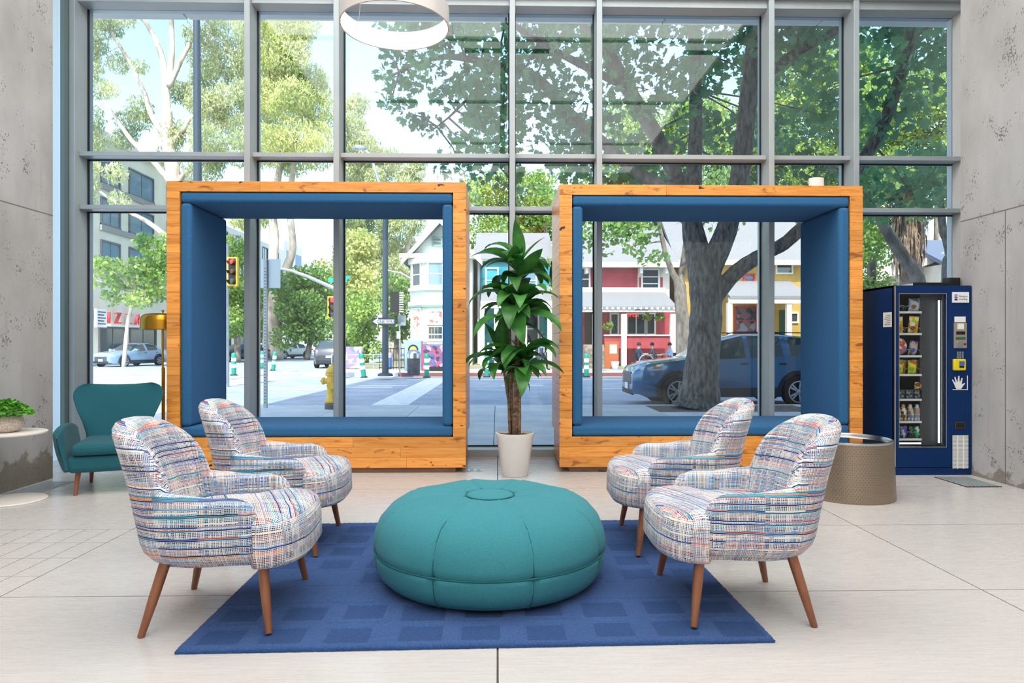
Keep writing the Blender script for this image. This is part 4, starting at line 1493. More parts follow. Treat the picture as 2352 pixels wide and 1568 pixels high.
# ================================================================== THE STREET
ROAD = -0.15
MAT['asphalt'] = simple('asphalt', S(142, 152, 162), S(164, 172, 180), 1.2, rough=0.9, bump=0.3, bscale=60)
MAT['sidewalk'] = simple('pavement_concrete', S(188, 190, 190), S(208, 208, 206), 1.5, rough=0.9, rand=0.04)
MAT['road_white'] = simple('road_paint', S(232, 232, 226), S(206, 206, 202), 6, rough=0.8)
MAT['kerb_red'] = simple('red_kerb_paint', S(128, 76, 74), rough=0.8)
MAT['dark_pole'] = simple('dark_green_pole', S(48, 66, 78), rough=0.5)
MAT['galv'] = simple('galvanised_steel', S(150, 160, 166), S(170, 178, 182), 5, rough=0.45, metal=0.5)
MAT['bark_dark'] = simple('furrowed_bark', S(66, 64, 62), S(126, 122, 116), 16, stretch=(1, 1, 0.3), rough=0.95, bump=1.0, bscale=24, dist=0.06)
MAT['bark_pale'] = simple('peeling_pale_bark', S(150, 134, 118), S(226, 214, 198), 1.6, stretch=(1, 1, 0.35), rough=0.9, bump=0.4, bscale=6, dist=0.05)
MAT['bark_grey'] = simple('grey_bark', S(96, 88, 80), S(150, 140, 128), 5, stretch=(1, 1, 0.4), rough=0.95, bump=0.6, bscale=12, dist=0.05)
NEARK, FARK = 13.75, 28.9

road = struct('floor_street')
MB().box(-140, 140, 7.9, 200, -0.5, ROAD).build('road_surface', MAT['asphalt'], road)
# near pavement: slabs one by one in view
side = struct('floor_pavement')
MB().box(-16, 60, 7.88, NEARK, -0.3, -0.02).build('pavement_bed', MAT['grout'], side)
me_s = MB().box(-0.745, 0.745, -0.72, 0.72, -0.03, 0).mesh('pavement_slab', MAT['sidewalk'])
for i in range(-8, 10):
    for j in range(4):
        y = 7.92 + (j + 0.5) * 1.45
        if j == 3 and i in (2, 3):
            continue
        share(me_s, 'pavement_slab', side, (0.7 + i * 1.5, y, 0))
MB().box(-16, -11.4, 7.9, NEARK - 0.16, -0.03, 0).box(14.5, 60, 7.9, NEARK - 0.16, -0.03, 0).build('pavement_outer', MAT['sidewalk'], side)
MB().box(-16, 60, NEARK - 0.15, NEARK, -0.3, 0.003).build('kerb', MAT['sidewalk'], side)
MB().box(2.95, 5.95, 12.27, NEARK - 0.15, -0.03, -0.012).build('tree_pit', simple('bare_earth', S(96, 84, 72), S(130, 116, 100), 12, rough=1.0, bump=0.6), side)
far = struct('floor_far_pavement')
MB().box(-8.2, 90, FARK, 33.2, -0.3, 0).build('pavement_strip', MAT['sidewalk'], far)
MB().box(-4.2, 90, FARK - 0.16, FARK, -0.3, 0.004).build('kerb', MAT['kerb_red'], far)
MB().box(-8.2, -4.2, FARK - 0.16, FARK, -0.3, 0.004).build('kerb', MAT['sidewalk'], far)
MB().box(-8.2, 90, 33.2, 120, -0.3, -0.01).build('garden_ground', simple('garden_ground', S(120, 110, 90), S(150, 150, 110), 2, rough=1.0), far)
MB().box(-60, -24.6, 40, 130, -0.3, 0).build('corner_pavement', MAT['sidewalk'], far)
# markings
for k in range(10):
    y = 17.2 + k * 1.25
    MB().box(-16.4, -8.6, y, y + 0.62, ROAD, ROAD + 0.006).build('crosswalk_bar', MAT['road_white'], road)
for k in range(8):
    x = -19.5 + k * 1.3
    MB().box(x, x + 0.6, 30.4, 33.6, ROAD, ROAD + 0.006).build('crosswalk_bar', MAT['road_white'], road)
a0, a1 = G(895, 930, ROAD), G(1008, 868, ROAD)
wv = Vector((0.42, 0, 0))
MB().add([a0 - wv + Vector((0, 0, .004)), a0 + wv + Vector((0, 0, .004)), a1 + wv + Vector((0, 0, .004)), a1 - wv + Vector((0, 0, .004)), a0 - wv, a0 + wv, a1 + wv, a1 - wv],
         ((0, 1, 2, 3), (4, 7, 6, 5), (0, 4, 5, 1), (1, 5, 6, 2), (2, 6, 7, 3), (3, 7, 4, 0))).build('lane_line', MAT['road_white'], road)
MB().box(3, 60, 20.9, 21.02, ROAD, ROAD + 0.006).build('lane_line', MAT['road_white'], road)
MB().box(-3.5, 60, 26.2, 26.4, ROAD, ROAD + 0.006).build('lane_line', MAT['road_white'], road)
for (px, py, w) in ((835, 889, 0.9), (880, 885, 0.8), (660, 895, 1.0), (1200, 885, 0.7)):
    q = G(px, py, ROAD)
    MB().box(q.x - w, q.x + w, q.y - 0.12, q.y + 0.12, ROAD, ROAD + 0.006).build('lane_dash', MAT['road_white'], road)

# ---- cars, front towards -x in their own frame
def car(name, label, cat, loc, rz, paint, kind='suv', detail=True, group=None):
    o = thing(name, label, cat, loc, rz, group)
    if kind == 'suv':
        L = 4.46
        top = ((0, 0.72), (0.06, 0.86), (0.3, 0.985), (0.95, 1.06), (1.28, 1.10), (1.95, 1.50), (2.35, 1.60), (3.0, 1.62), (3.7, 1.575), (4.02, 1.52), (4.3, 1.14), (4.4, 1.0), (4.46, 0.75))
        wid = ((0, 0.62), (0.1, 0.76), (0.3, 0.85), (0.8, 0.905), (2.2, 0.915), (3.6, 0.905), (4.2, 0.86), (4.46, 0.74))
        belt = ((0, 0.70), (0.3, 0.90), (1.28, 1.03), (3.6, 1.12), (4.46, 1.0))
        xs = [0, 0.06, 0.16, 0.3, 0.45, 0.6, 0.78, 0.95, 1.12, 1.28, 1.42, 1.6, 1.78, 1.95, 2.1, 2.35, 2.42, 2.52, 2.75, 3.0, 3.25, 3.32, 3.42, 3.6, 3.8, 3.9, 4.02, 4.12, 4.22, 4.3, 4.4, 4.46]
        side_w = ((1.60, 2.42), (2.52, 3.25), (3.42, 3.90))
        ws, rw = (1.28, 1.95), (4.02, 4.3)
        wx, wr, clr = (0.93, 3.57), 0.345, 0.21
    else:
        L = 4.6
        top = ((0, 0.62), (0.08, 0.74), (0.4, 0.84), (1.2, 0.95), (1.4, 0.98), (2.15, 1.36), (2.5, 1.43), (3.0, 1.42), (3.5, 1.33), (4.05, 1.05), (4.3, 1.02), (4.5, 0.97), (4.6, 0.68))
        wid = ((0, 0.62), (0.1, 0.74), (0.35, 0.84), (0.9, 0.89), (2.4, 0.9), (3.8, 0.89), (4.4, 0.82), (4.6, 0.72))
        belt = ((0, 0.60), (0.4, 0.78), (1.4, 0.92), (3.6, 0.98), (4.6, 0.9))
        xs = [0, 0.08, 0.2, 0.4, 0.65, 0.9, 1.2, 1.4, 1.6, 1.8, 2.0, 2.15, 2.3, 2.5, 2.58, 2.68, 3.0, 3.2, 3.5, 3.65, 3.85, 4.05, 4.2, 4.3, 4.5, 4.6]
        side_w = ((1.8, 2.5), (2.68, 3.5))
        ws, rw = (1.4, 2.15), (3.5, 4.05)
        wx, wr, clr = (0.88, 3.6), 0.32, 0.17
    def sect(x):
        w, zt = interp(wid, x), interp(top, x)
        zb = min(interp(belt, x), zt - 0.04)
        roof = max(0.0, min(1.0, (zt - zb - 0.1) / 0.35))
        yr = w * lerp(0.93, 0.70, roof)
        lo = clr + (0.06 if x < 0.2 or x > L - 0.2 else 0)
        return [(w * 0.75, lo), (w * 0.95, lo + 0.02), (w, lo + 0.22), (w * 1.005, lerp(lo + 0.22, zb, 0.55)), (w * 0.985, zb), (lerp(w * 0.98, yr, 0.5), lerp(zb, zt, 0.5) + 0.01 * roof), (yr, zt - 0.05 - 0.0 * roof), (yr * 0.82, zt - 0.012), (0, zt)]
    S_ = {x: sect(x) for x in xs}
    def inside(x0, x1, spans):
        return any(a - 1e-6 <= x0 and x1 <= c + 1e-6 for a, c in spans)
    body = MB()
    glass_cells = {'side': [], 'windshield': [], 'rear': []}
    for x0, x1 in zip(xs, xs[1:]):
        for k in range(8):
            quad = [(x0, *S_[x0][k]), (x1, *S_[x1][k]), (x1, *S_[x1][k + 1]), (x0, *S_[x0][k + 1])]
            key = None
            if k in (4, 5) and inside(x0, x1, side_w):
                key = 'side'
            elif k in (6, 7) and inside(x0, x1, (ws,)):
                key = 'windshield'
            elif k in (6, 7) and inside(x0, x1, (rw,)):
                key = 'rear'
            for sg in (-1, 1):
                vs = [(p[0], sg * p[1], p[2]) for p in quad]
                f = (0, 1, 2, 3) if sg < 0 else (3, 2, 1, 0)
                if key is None:
                    body.add(vs, (f,))
                else:
                    glass_cells[key].append((vs, f, x0, sg))
    for x in (0, L):
        pts = [(x, -y, z) for y, z in S_[x]] + [(x, y, z) for y, z in S_[x][-2::-1]]
        body.add(pts, (tuple(range(len(pts)))[::-1 if x == 0 else 1],))
    # floor pan
    for x0, x1 in zip(xs, xs[1:]):
        a, c = S_[x0][0], S_[x1][0]
        body.add([(x0, -a[0], a[1]), (x1, -c[0], c[1]), (x1, c[0], c[1]), (x0, a[0], a[1])], ((3, 2, 1, 0),))
    me = body.mesh('body', paint, True, 42)
    bmm = bmesh.new()
    bmm.from_mesh(me)
    bmesh.ops.remove_doubles(bmm, verts=bmm.verts, dist=0.0005)
    bmm.to_mesh(me)
    bmm.free()
    me.set_sharp_from_angle(angle=math.radians(42))
    bo = share(me, 'body', o, (-L / 2, 0, 0))
    cg = bpy.data.materials.get('car_glass') or simple('car_glass', S(42, 60, 66), rough=0.05, coat=0.6)
    for key in ('windshield', 'rear'):
        b = MB()
        for vs, f, _, _ in glass_cells[key]:
            b.add(vs, (f,))
        b.build(key if key == 'windshield' else 'rear_window', cg, o).location = (-L / 2, 0, 0)
    for a, c in side_w:
        for sg in (-1, 1):
            b = MB()
            for vs, f, x0, s2 in glass_cells['side']:
                if s2 == sg and a - 1e-6 <= x0 < c:
                    b.add(vs, (f,))
            b.build('side_window', cg, o).location = (-L / 2, 0, 0)
    tyre = bpy.data.materials.get('tyre_rubber') or simple('tyre_rubber', S(24, 25, 28), rough=0.85)
    clad = bpy.data.materials.get('dark_cladding') or simple('dark_cladding', S(34, 36, 42), rough=0.6)
    rimm = bpy.data.materials.get('alloy_rim') or simple('alloy_rim', S(176, 184, 192), rough=0.3, metal=0.7)
    hubm = clad
    for x in wx:
        for sg in (-1, 1):
            wv_ = interp(wid, x)
            M = Matrix.Translation((x - L / 2, sg * (wv_ - 0.09), wr)) @ Matrix.Rotation(-sg * PI / 2, 4, 'X')
            wh = MB().lathe([(0.10, -0.09), (wr - 0.03, -0.10), (wr, -0.07), (wr, 0.07), (wr - 0.03, 0.105), (wr * 0.70, 0.105), (wr * 0.66, 0.06), (0, 0.05)], 36, M=M).build('wheel', tyre, o, True, angle=40)
            if detail:
                rb = MB()
                rb.lathe([(wr * 0.70, 0.10), (wr * 0.70, 0.112), (wr * 0.62, 0.112), (wr * 0.62, 0.07), (wr * 0.70, 0.10)], 36, M=M)
                rb.lathe([(0.055, 0.06), (0.055, 0.10), (0.0, 0.106)], 16, M=M)
                for k in range(10):
                    aa = 2 * PI * (k // 2) / 5 + (0.17 if k % 2 else -0.17)
                    Mk = M @ Matrix.Rotation(aa, 4, 'Z')
                    rb.box(0.03, wr * 0.66, -0.019, 0.019, 0.066, 0.10, M=Mk)
                rb.build('rim', rimm, wh)
                # arch cladding
                ab = MB()
                n = 16
                oy, iy = sg * (wv_ + 0.016), sg * (wv_ - 0.14)
                r0, r1 = wr + 0.03, wr + 0.115
                rows = []
                for k in range(n + 1):
                    a = PI * k / n * 1.12 - 0.19
                    ca, sa = math.cos(a), math.sin(a)
                    rows.append([(x - L / 2 + r0 * ca, iy, wr + r0 * sa), (x - L / 2 + r0 * ca, oy, wr + r0 * sa), (x - L / 2 + r1 * ca, oy, wr + r1 * sa), (x - L / 2 + r1 * ca, iy, wr + r1 * sa)])
                ab.grid(rows, True)
                ab.build('wheel_arch', clad, o, True, angle=40)
                MB().lathe([(r0 + 0.005, 0.0), (0, 0.0)], 24, M=Matrix.Translation((x - L / 2, sg * (wv_ + 0.004), wr)) @ Matrix.Rotation(-sg * PI / 2, 4, 'X')).build('wheel_well', tyre, o)
                wh.location.y += sg * 0.035
    if detail:
        for sg in (-1, 1):
            wv_ = interp(wid, 2.2)
            MB().box(wx[0] + wr + 0.1 - L / 2, wx[1] - wr - 0.1 - L / 2, sg * wv_ - 0.02, sg * wv_ + 0.02, clr + 0.02, clr + 0.22).build('sill_cladding', clad, o, bevel=0.01)
            # headlamp, mirror, handles, tail lamp
            pts = [(0.10, 0.90), (0.62, 0.985), (0.66, 0.955), (0.5, 0.90), (0.16, 0.84)] if kind == 'suv' else [(0.12, 0.68), (0.6, 0.80), (0.5, 0.72), (0.15, 0.62)]
            b = MB()
            vs = []
            for x, z in pts:
                w = interp(wid, x)
                vs.append((x - L / 2, sg * (w * 0.99 + 0.012), z - 0.03))
            n = len(vs)
            b.add(vs + [(x, y - sg * 0.05, z) for x, y, z in vs], [tuple(range(n)), tuple(range(n, 2 * n))[::-1]] + [(i, (i + 1) % n, n + (i + 1) % n, n + i) for i in range(n)])
            hl = b.build('headlamp', bpy.data.materials.get('headlamp_glass') or simple('headlamp_glass', S(180, 200, 214), rough=0.1, coat=0.5), o)
            if kind == 'suv':
                w = interp(wid, 0.52)
                MB().box(0.40 - L / 2, 0.60 - L / 2, sg * (w + 0.0) - 0.02, sg * w + 0.02, 0.865, 0.895, M=None).build('indicator', bpy.data.materials.get('amber_lens') or simple('amber_lens', S(240, 150, 40), rough=0.2), hl)
            MB().box(1.62 - L / 2, 1.80 - L / 2, sg * 0.93 if sg > 0 else -1.07, 1.07 if sg > 0 else -0.93, 1.06 if kind == 'suv' else 0.95, 1.20 if kind == 'suv' else 1.07).build('mirror', paint, o, bevel=0.03)
            for hx in ((2.30, 3.15) if kind == 'suv' else (2.4, 3.3)):
                MB().box(hx - L / 2, hx + 0.16 - L / 2, sg * 0.93 - 0.012, sg * 0.93 + 0.012, 0.94 if kind == 'suv' else 0.83, 0.965 if kind == 'suv' else 0.855).build('door_handle', clad, o, bevel=0.006)
            MB().box(L / 2 - 0.28, L / 2 - 0.06, sg * 0.80 - 0.05, sg * 0.80 + 0.05, 0.92 if kind == 'suv' else 0.78, 1.04 if kind == 'suv' else 0.9).build('tail_lamp', bpy.data.materials.get('red_lens') or simple('red_lens', S(150, 20, 24), rough=0.15), o, bevel=0.02)
        zf = 0.74 if kind == 'suv' else 0.6
        MB().box(-L / 2 - 0.008, -L / 2 + 0.06, -0.46, 0.46, zf - 0.26, zf + 0.02).build('grille', bpy.data.materials.get('grille_black') or simple('grille_black', S(30, 32, 36), S(90, 94, 98), 40, rough=0.4), o, bevel=0.02)
        MB().box(-L / 2 - 0.012, -L / 2 + 0.05, -0.58, 0.58, clr + 0.04, clr + 0.18).build('front_bumper', clad, o, bevel=0.03)
        MB().box(-L / 2 - 0.022, -L / 2 - 0.008, -0.16, 0.16, clr + 0.16, clr + 0.30).build('licence_plate', MAT['plastic_white'], o)
        MB().box(L / 2 - 0.05, L / 2 + 0.03, -0.70, 0.70, clr + 0.05, clr + 0.28).build('rear_bumper', clad, o, bevel=0.03)
        MB().box(L / 2 - 0.0, L / 2 + 0.02, -0.16, 0.16, clr + 0.38, clr + 0.52).build('licence_plate', MAT['plastic_white'], o)
        if kind == 'suv':
            for sg in (-1, 1):
                MB().tube([(2.1 - L / 2, sg * 0.58, 1.60), (2.3 - L / 2, sg * 0.58, 1.65), (3.8 - L / 2, sg * 0.58, 1.63), (3.95 - L / 2, sg * 0.58, 1.57)], 0.014, 6).build('roof_rail', clad, o, True)
    return o


blue_paint = simple('blue_car_paint', S(52, 98, 138), rough=0.2, metal=0.35, coat=0.8)
q = P(1675, 930, 15.45)
car('suv', 'blue compact SUV parked at the kerb behind the big tree trunk', 'car', (q.x - 0.10, 15.55, ROAD), 0.0, blue_paint)
q = P(302, 833, 43)
car('sedan', 'silver blue sedan parked by the pizza shop', 'car', (q.x, 43, ROAD), math.radians(74), simple('silver_blue_paint', S(150, 176, 204), rough=0.25, metal=0.4, coat=0.6), 'sedan')
q = G(752, 846, ROAD)
car('suv', 'dark SUV seen from behind in the middle of the side street', 'car', (q.x, q.y + 2.2, ROAD), math.radians(-88), simple('dark_car_paint', S(58, 62, 72), rough=0.25, metal=0.3, coat=0.7))
wp = simple('white_car_paint', S(226, 228, 230), rough=0.25, coat=0.6)
for i, (px, py, rz, lab) in enumerate(((664, 823, 62, 'white sedan parked right of the large pale trunk'), (592, 823, 62, 'white sedan half hidden behind the large pale trunk'), (548, 830, 50, 'grey sedan parked behind the left box seat edge, far pavement'))):
    q = G(px, py, ROAD)
    car('sedan', lab, 'car', (q.x, min(q.y, 70) , ROAD), math.radians(rz), wp if i < 2 else bpy.data.materials['dark_car_paint'], 'sedan')

# ---- street furniture
def lathe_part(name, prof, mat, parent, c=(0, 0, 0), n=24, smooth=True):
    return MB().lathe(prof, n, c).build(name, mat, parent, smooth, angle=45)


def bollard(px, py, lab, lean=0.0, h=1.0):
    q = G(px, py, ROAD)
    o = thing('bollard', lab, 'bollard', tuple(q), group='green and white flexible bollards')
    o.rotation_euler = (0, lean, 0)
    lathe_part('base', [(0, 0), (0.16, 0), (0.15, 0.03), (0.11, 0.05), (0, 0.05)], MAT['gasket'], o, n=16)
    gm = bpy.data.materials.get('bollard_green') or simple('bollard_green', S(24, 140, 120), rough=0.5)
    r = 0.10
    for a, c, m in ((0.05, 0.34, gm), (0.34, 0.50, MAT['plastic_white']), (0.50, 0.62, gm), (0.62, 0.78, MAT['plastic_white']), (0.78, h, gm)):
        prof = [(r, a), (r, c)] if c < h else [(r, a), (r, c - 0.06), (r * 0.7, c - 0.015), (0, c)]
        lathe_part('green_band' if m is gm else 'white_band', [(0, a)] + prof + ([] if c >= h else [(0, c)]), m, o, n=16)


for px, py, lab, ln in ((537, 862, 'green bollard beside the crosswalk, leftmost one', 0), (627, 851, 'leaning bleached green bollard at the far end of the crosswalk', 0.12), (836, 867, 'tilted green bollard near the one way pole', -0.12),
                        (980, 867, 'green bollard in front of the colourful poster', 0), (1347, 866, 'green bollard seen at the left edge of the right box seat', 0), (1118, 866, 'green bollard behind the tall potted plant', 0), (602, 846, 'small far green bollard behind the perforated sign post', 0)):
    bollard(px, py, lab, ln)

# hydrant
q = G(766, 938)
o = thing('fire_hydrant', 'yellow fire hydrant on the near pavement beside the kerb', 'hydrant', (q.x, 13.0, 0))
yh = simple('hydrant_yellow', S(206, 164, 40), S(222, 182, 60), 8, rough=0.5)
lathe_part('base', [(0, 0), (0.15, 0), (0.15, 0.10), (0.12, 0.12), (0, 0.12)], simple('hydrant_foot', S(96, 92, 84), rough=0.9), o)
lathe_part('barrel', [(0.135, 0.12), (0.145, 0.14), (0.145, 0.17), (0.112, 0.19), (0.108, 0.62), (0.14, 0.64), (0.14, 0.68), (0.115, 0.69)], yh, o)
lathe_part('bonnet', [(0.14, 0.69), (0.135, 0.72), (0.10, 0.78), (0.05, 0.82), (0.03, 0.83), (0.03, 0.87), (0, 0.87)], yh, o)
for s_, ln in ((-1, 0.20), (1, 0.20)):
    b = MB().tube([(s_ * 0.08, 0, 0.53), (s_ * 0.16, 0, 0.53)], 0.055, 14)
    b.tube([(s_ * 0.16, 0, 0.53), (s_ * 0.20, 0, 0.53)], 0.068, 10)
    b.tube([(s_ * 0.20, 0, 0.53), (s_ * 0.235, 0, 0.53)], 0.022, 5)
    b.build('outlet_cap', yh, o, True, angle=40)
MB().tube([(0, -0.08, 0.45), (0, -0.17, 0.45)], 0.075, 12).build('pumper_cap', yh, o, True, angle=40)

# perforated post with the back of a sign
q = G(605, 938)
pp = thing('sign_post', 'perforated steel post carrying a grey sign seen from the back', 'sign post', (q.x, 13.2, 0))
ph = P(605, 595, 13.2).z
MB().box(-0.03, 0.03, -0.03, 0.03, 0, ph).build('post', MAT['galv'], pp)
for k in range(44):
    MB().box(-0.009, 0.009, -0.032, -0.03, 0.10 + k * 0.06, 0.118 + k * 0.06).build('punched_hole', MAT['gasket'], pp)
a, c = P(575, 594, 13.2), P(643, 661, 13.2)
MB().box(a.x - q.x, c.x - q.x, 0.03, 0.036, c.z, a.z).build('sign_back', simple('sign_alloy', S(176, 190, 200), rough=0.4, metal=0.4), pp, bevel=0.002)

# big dark lamp standard
q = P(455, 400, 24)
lp = thing('street_lamp_post', 'tall dark blue lamp post behind the left box seat', 'lamp post', (q.x, 24, ROAD))
MB().tube([(0, 0, 0), (0, 0, 1.2), (-0.02, 0, 8), (-0.06, 0, 14)], [0.20, 0.17, 0.135, 0.11], 20).build('pole', MAT['dark_pole'], lp, True, angle=60)
lathe_part('base', [(0, 0), (0.32, 0), (0.32, 0.3), (0.22, 0.5), (0.17, 0.55)], MAT['dark_pole'], lp)

# corner signal pole with one-way sign, mast arm and signals
q = G(885, 863)
sp_ = thing('signal_pole', 'dark signal pole on the far corner with a one way sign', 'signal pole', (q.x, q.y, 0))
W0 = sp_.location.copy()
MB().tube([(0, 0, 0), (0, 0, P(885, 470, q.y).z)], [0.13, 0.10], 18).build('pole', MAT['dark_pole'], sp_, True, angle=60)
lathe_part('base', [(0, 0), (0.30, 0), (0.28, 0.08), (0.17, 0.12)], MAT['dark_pole'], sp_)
a, c = P(855, 729, q.y - 0.2) - W0, P(909, 747, q.y - 0.2) - W0
sg = MB().box(a.x, c.x, -0.20, -0.19, c.z, a.z).build('one_way_plate', simple('sign_black', S(44, 50, 60), rough=0.5), sp_)
mz, hz = (a.z + c.z) / 2, (a.z - c.z) / 2
ln = c.x - a.x
MB().prism([(a.x + 0.01, mz), (a.x + ln * 0.25, mz + hz * 0.92), (a.x + ln * 0.25, mz + hz * 0.5), (c.x - ln * 0.06, mz + hz * 0.5), (c.x - ln * 0.06, mz - hz * 0.5), (a.x + ln * 0.25, mz - hz * 0.5), (a.x + ln * 0.25, mz - hz * 0.92)], 'y', -0.206, -0.20).build('white_arrow', MAT['plastic_white'], sg)
text_mesh('one_way_text', 'ONE WAY', hz * 1.0, bpy.data.materials['sign_black'], sg, (a.x + ln * 0.58, -0.209, mz - 0.01), sx=1.0)
a, c = P(911, 723, q.y) - W0, P(930, 747, q.y) - W0
MB().box(a.x, c.x, 0.25, 0.26, c.z, a.z).build('rear_plate', MAT['galv'], sp_)
a, c = P(897, 670, q.y) - W0, P(927, 718, q.y) - W0
hd = MB().box(a.x, a.x + 0.34, -0.1, 0.15, c.z, a.z).build('signal_head', MAT['black'], sp_)
for k in range(9):
    z = lerp(c.z, a.z, (k + 0.5) / 9)
    MB().box(a.x + 0.34, c.x, -0.05, 0.0, z - 0.02, z + 0.02).build('louvre', MAT['plastic_white'], hd)
MB().tube([(0.0, 0, P(885, 620, q.y).z), (0.6, 0, P(905, 627, q.y).z), (1.0, 0, P(920, 640, q.y).z)], 0.035, 8).build('bracket_arm', MAT['galv'], sp_, True)

Yq = q.y
MB().tube([(0, 0, P(885, 480, Yq).z), P(878, 440, Yq) - W0, P(866, 405, Yq) - W0, P(856, 372, Yq) - W0, P(845, 350, Yq) - W0, P(832, 342, Yq) - W0], [0.10, 0.07, 0.06, 0.05, 0.045, 0.04], 10).build('lamp_arm', MAT['galv'], sp_, True)
MB().lathe([(0, -0.08), (0.18, -0.04), (0.2, 0.02), (0.1, 0.08), (0, 0.09)], 16, M=Matrix.Translation(P(826, 340, Yq) - W0) @ Matrix.Scale(1.5, 4, (1, 0, 0))).build('lamp_head', MAT['metal_grey'], sp_, True)

sg2 = thing('signal_mast', 'steel signal mast with a long curved arm behind the hydrant', 'signal pole', (P(783, 800, 27).x, 27, ROAD))
W0 = sg2.location.copy()
MB().tube([(0, 0, 0), (0, 0, P(783, 505, 27).z - ROAD)], [0.13, 0.09], 16).build('pole', MAT['galv'], sg2, True, angle=60)
arm = [P(px, py, 27) - W0 for px, py in ((772, 664), (745, 652), (705, 634), (668, 621), (645, 617))]
MB().tube(arm, [0.085, 0.075, 0.065, 0.055, 0.05], 12).build('mast_arm', MAT['galv'], sg2, True, angle=60)
ysg = simple('signal_yellow', S(226, 170, 30), rough=0.4)


def signal(o, px0, py0, px1, py1, Y, W0):
    a, c = P(px0, py0, Y) - W0, P(px1, py1, Y) - W0
    w = c.x - a.x
    frame_rect(a.x + w * 0.14, c.x - w * 0.14, c.z + w * 0.14, a.z - w * 0.14, -0.10, 0.04, w * 0.14).build('signal_frame', ysg, o)
    h = MB().box(a.x + w * 0.1, c.x - w * 0.1, -0.08, 0.12, c.z + w * 0.1, a.z - w * 0.1).build('signal_box', MAT['black'], o)
    t = bpy.data.materials.get('red_signal')
    if t is None:
        t = NT('red_signal').pr(color=S(230, 40, 50), emit=S(255, 60, 70), emits=2.2)
        NT('amber_off').pr(color=S(120, 90, 60), rough=0.3)
        NT('green_off').pr(color=S(70, 110, 110), rough=0.3)
    for k, m in enumerate(('red_signal', 'amber_off', 'green_off')):
        z = lerp(a.z, c.z, (k + 0.5) / 3)
        M = Matrix.Translation(((a.x + c.x) / 2, -0.08, z)) @ Matrix.Rotation(PI / 2, 4, 'X')
        MB().lathe([(w * 0.27, 0), (w * 0.24, 0.03), (0, 0.05)], 16, M=M).build('lens', bpy.data.materials[m], h, True)
        b = MB()
        rows = [[M @ Vector((w * 0.31 * math.cos(t_), w * 0.31 * math.sin(t_), d)) for t_ in [PI * (-0.1 + 1.2 * j / 10) + PI for j in range(11)]] for d in (0, 0.22)]
        b.grid(rows).build('visor', MAT['black'], h)


signal(sg2, 752, 680, 776, 731, 26.9, W0)
gs = simple('street_sign_green', S(20, 160, 140), rough=0.4)
a, c = P(753, 637, 26.9) - W0, P(768, 648, 26.9) - W0
MB().box(a.x, c.x + 0.5, -0.06, -0.04, c.z, a.z).build('street_name_plate', gs, sg2)
a, c = P(786, 633, 26.9) - W0, P(804, 640, 26.9) - W0
MB().box(a.x, c.x, -0.05, -0.03, c.z, a.z).build('street_name_plate', gs, sg2)
sg3 = thing('signal_mast', 'signal head on a pole at the inner edge of the left box seat', 'traffic light', (P(520, 800, 22).x, 22, ROAD))
W0 = sg3.location.copy()
MB().tube([(0, 0, 0), (0, 0, 4.6)], [0.09, 0.07], 14).build('pole', MAT['galv'], sg3, True, angle=60)
signal(sg3, 521, 590, 545, 656, 21.9, W0)

# bin, utility box with round emblem, posters, small signs
q = G(950, 861)
tc = thing('litter_bin', 'dark ribbed litter bin with domed steel lid on the far corner', 'bin', (q.x, q.y, 0))
lathe_part('drum', [(0, 0), (0.24, 0), (0.25, 0.03), (0.265, 0.66), (0, 0.66)], simple('bin_dark', S(70, 76, 82), S(54, 58, 64), 5, rough=0.5), tc)
lathe_part('lid', [(0.275, 0.66), (0.275, 0.80), (0.255, 0.90), (0.17, 0.98), (0.06, 1.01), (0, 1.015)], MAT['chrome'], tc)
def rect_thing(name, lab, cat, px0, py0, px1, py1, Y, depth, mat, bevel=0.0, to_ground=False, part='panel'):
    a, c = P(px0, py0, Y), P(px1, py1, Y)
    o = thing(name, lab, cat, ((a.x + c.x) / 2, Y, 0))
    MB().box(-(c.x - a.x) / 2, (c.x - a.x) / 2, 0, depth, 0 if to_ground else c.z, a.z).build(part, mat, o, bevel=bevel)
    return o, a, c
ub, a, c = rect_thing('utility_cabinet', 'pale blue utility cabinet with a round yellow emblem behind the bin', 'cabinet', 929, 782, 967, 848, 31.5, 0.8, simple('cabinet_blue', S(140, 170, 204), rough=0.5), 0.02, True, 'cabinet_body')
e = P(949, 803, 31.5)
M = Matrix.Translation((e.x - ub.location.x, -0.005, e.z)) @ Matrix.Rotation(PI / 2, 4, 'X')
rg = MB().lathe([(0.24, 0), (0.24, 0.012), (0.16, 0.012), (0.16, 0.0)], 32, M=M).build('emblem_ring', MAT['gasket'], ub)
MB().lathe([(0.16, 0), (0.16, 0.014), (0, 0.014)], 32, M=M).build('emblem_disc', simple('emblem_gold', S(214, 196, 90), rough=0.5), ub)
po, a, c = rect_thing('mural_box', 'street cabinet wrapped in a purple red and blue print', 'cabinet', 972, 792, 1032, 850, 30.6, 0.5, pk('street_print', (S(96, 84, 140), S(170, 80, 100), S(80, 100, 150), S(60, 56, 84), S(196, 150, 180), S(150, 80, 110)), 7), 0.02, True, 'printed_body')
q0, q1 = P(986, 842, 30.55), P(1032, 854, 30.55)
MB().box(q0.x - po.location.x, q1.x - po.location.x, -0.06, -0.04, max(0.02, q1.z), q0.z).build('dark_band', MAT['black'], po)
rect_thing('banner', 'red pointed banner standing beside the printed cabinet', 'banner', 968, 790, 984, 842, 31.2, 0.04, simple('banner_red', S(196, 60, 84), rough=0.6), 0, True, 'cloth')
nb, _, _ = rect_thing('news_rack', 'pale printed street cabinet left of the one way pole', 'cabinet', 795, 796, 830, 845, 34, 0.5, pk('pale_print', (S(210, 206, 216), S(150, 130, 180), S(180, 180, 190), S(110, 120, 160)), 3.5), 0.02, True, 'cabinet_body')
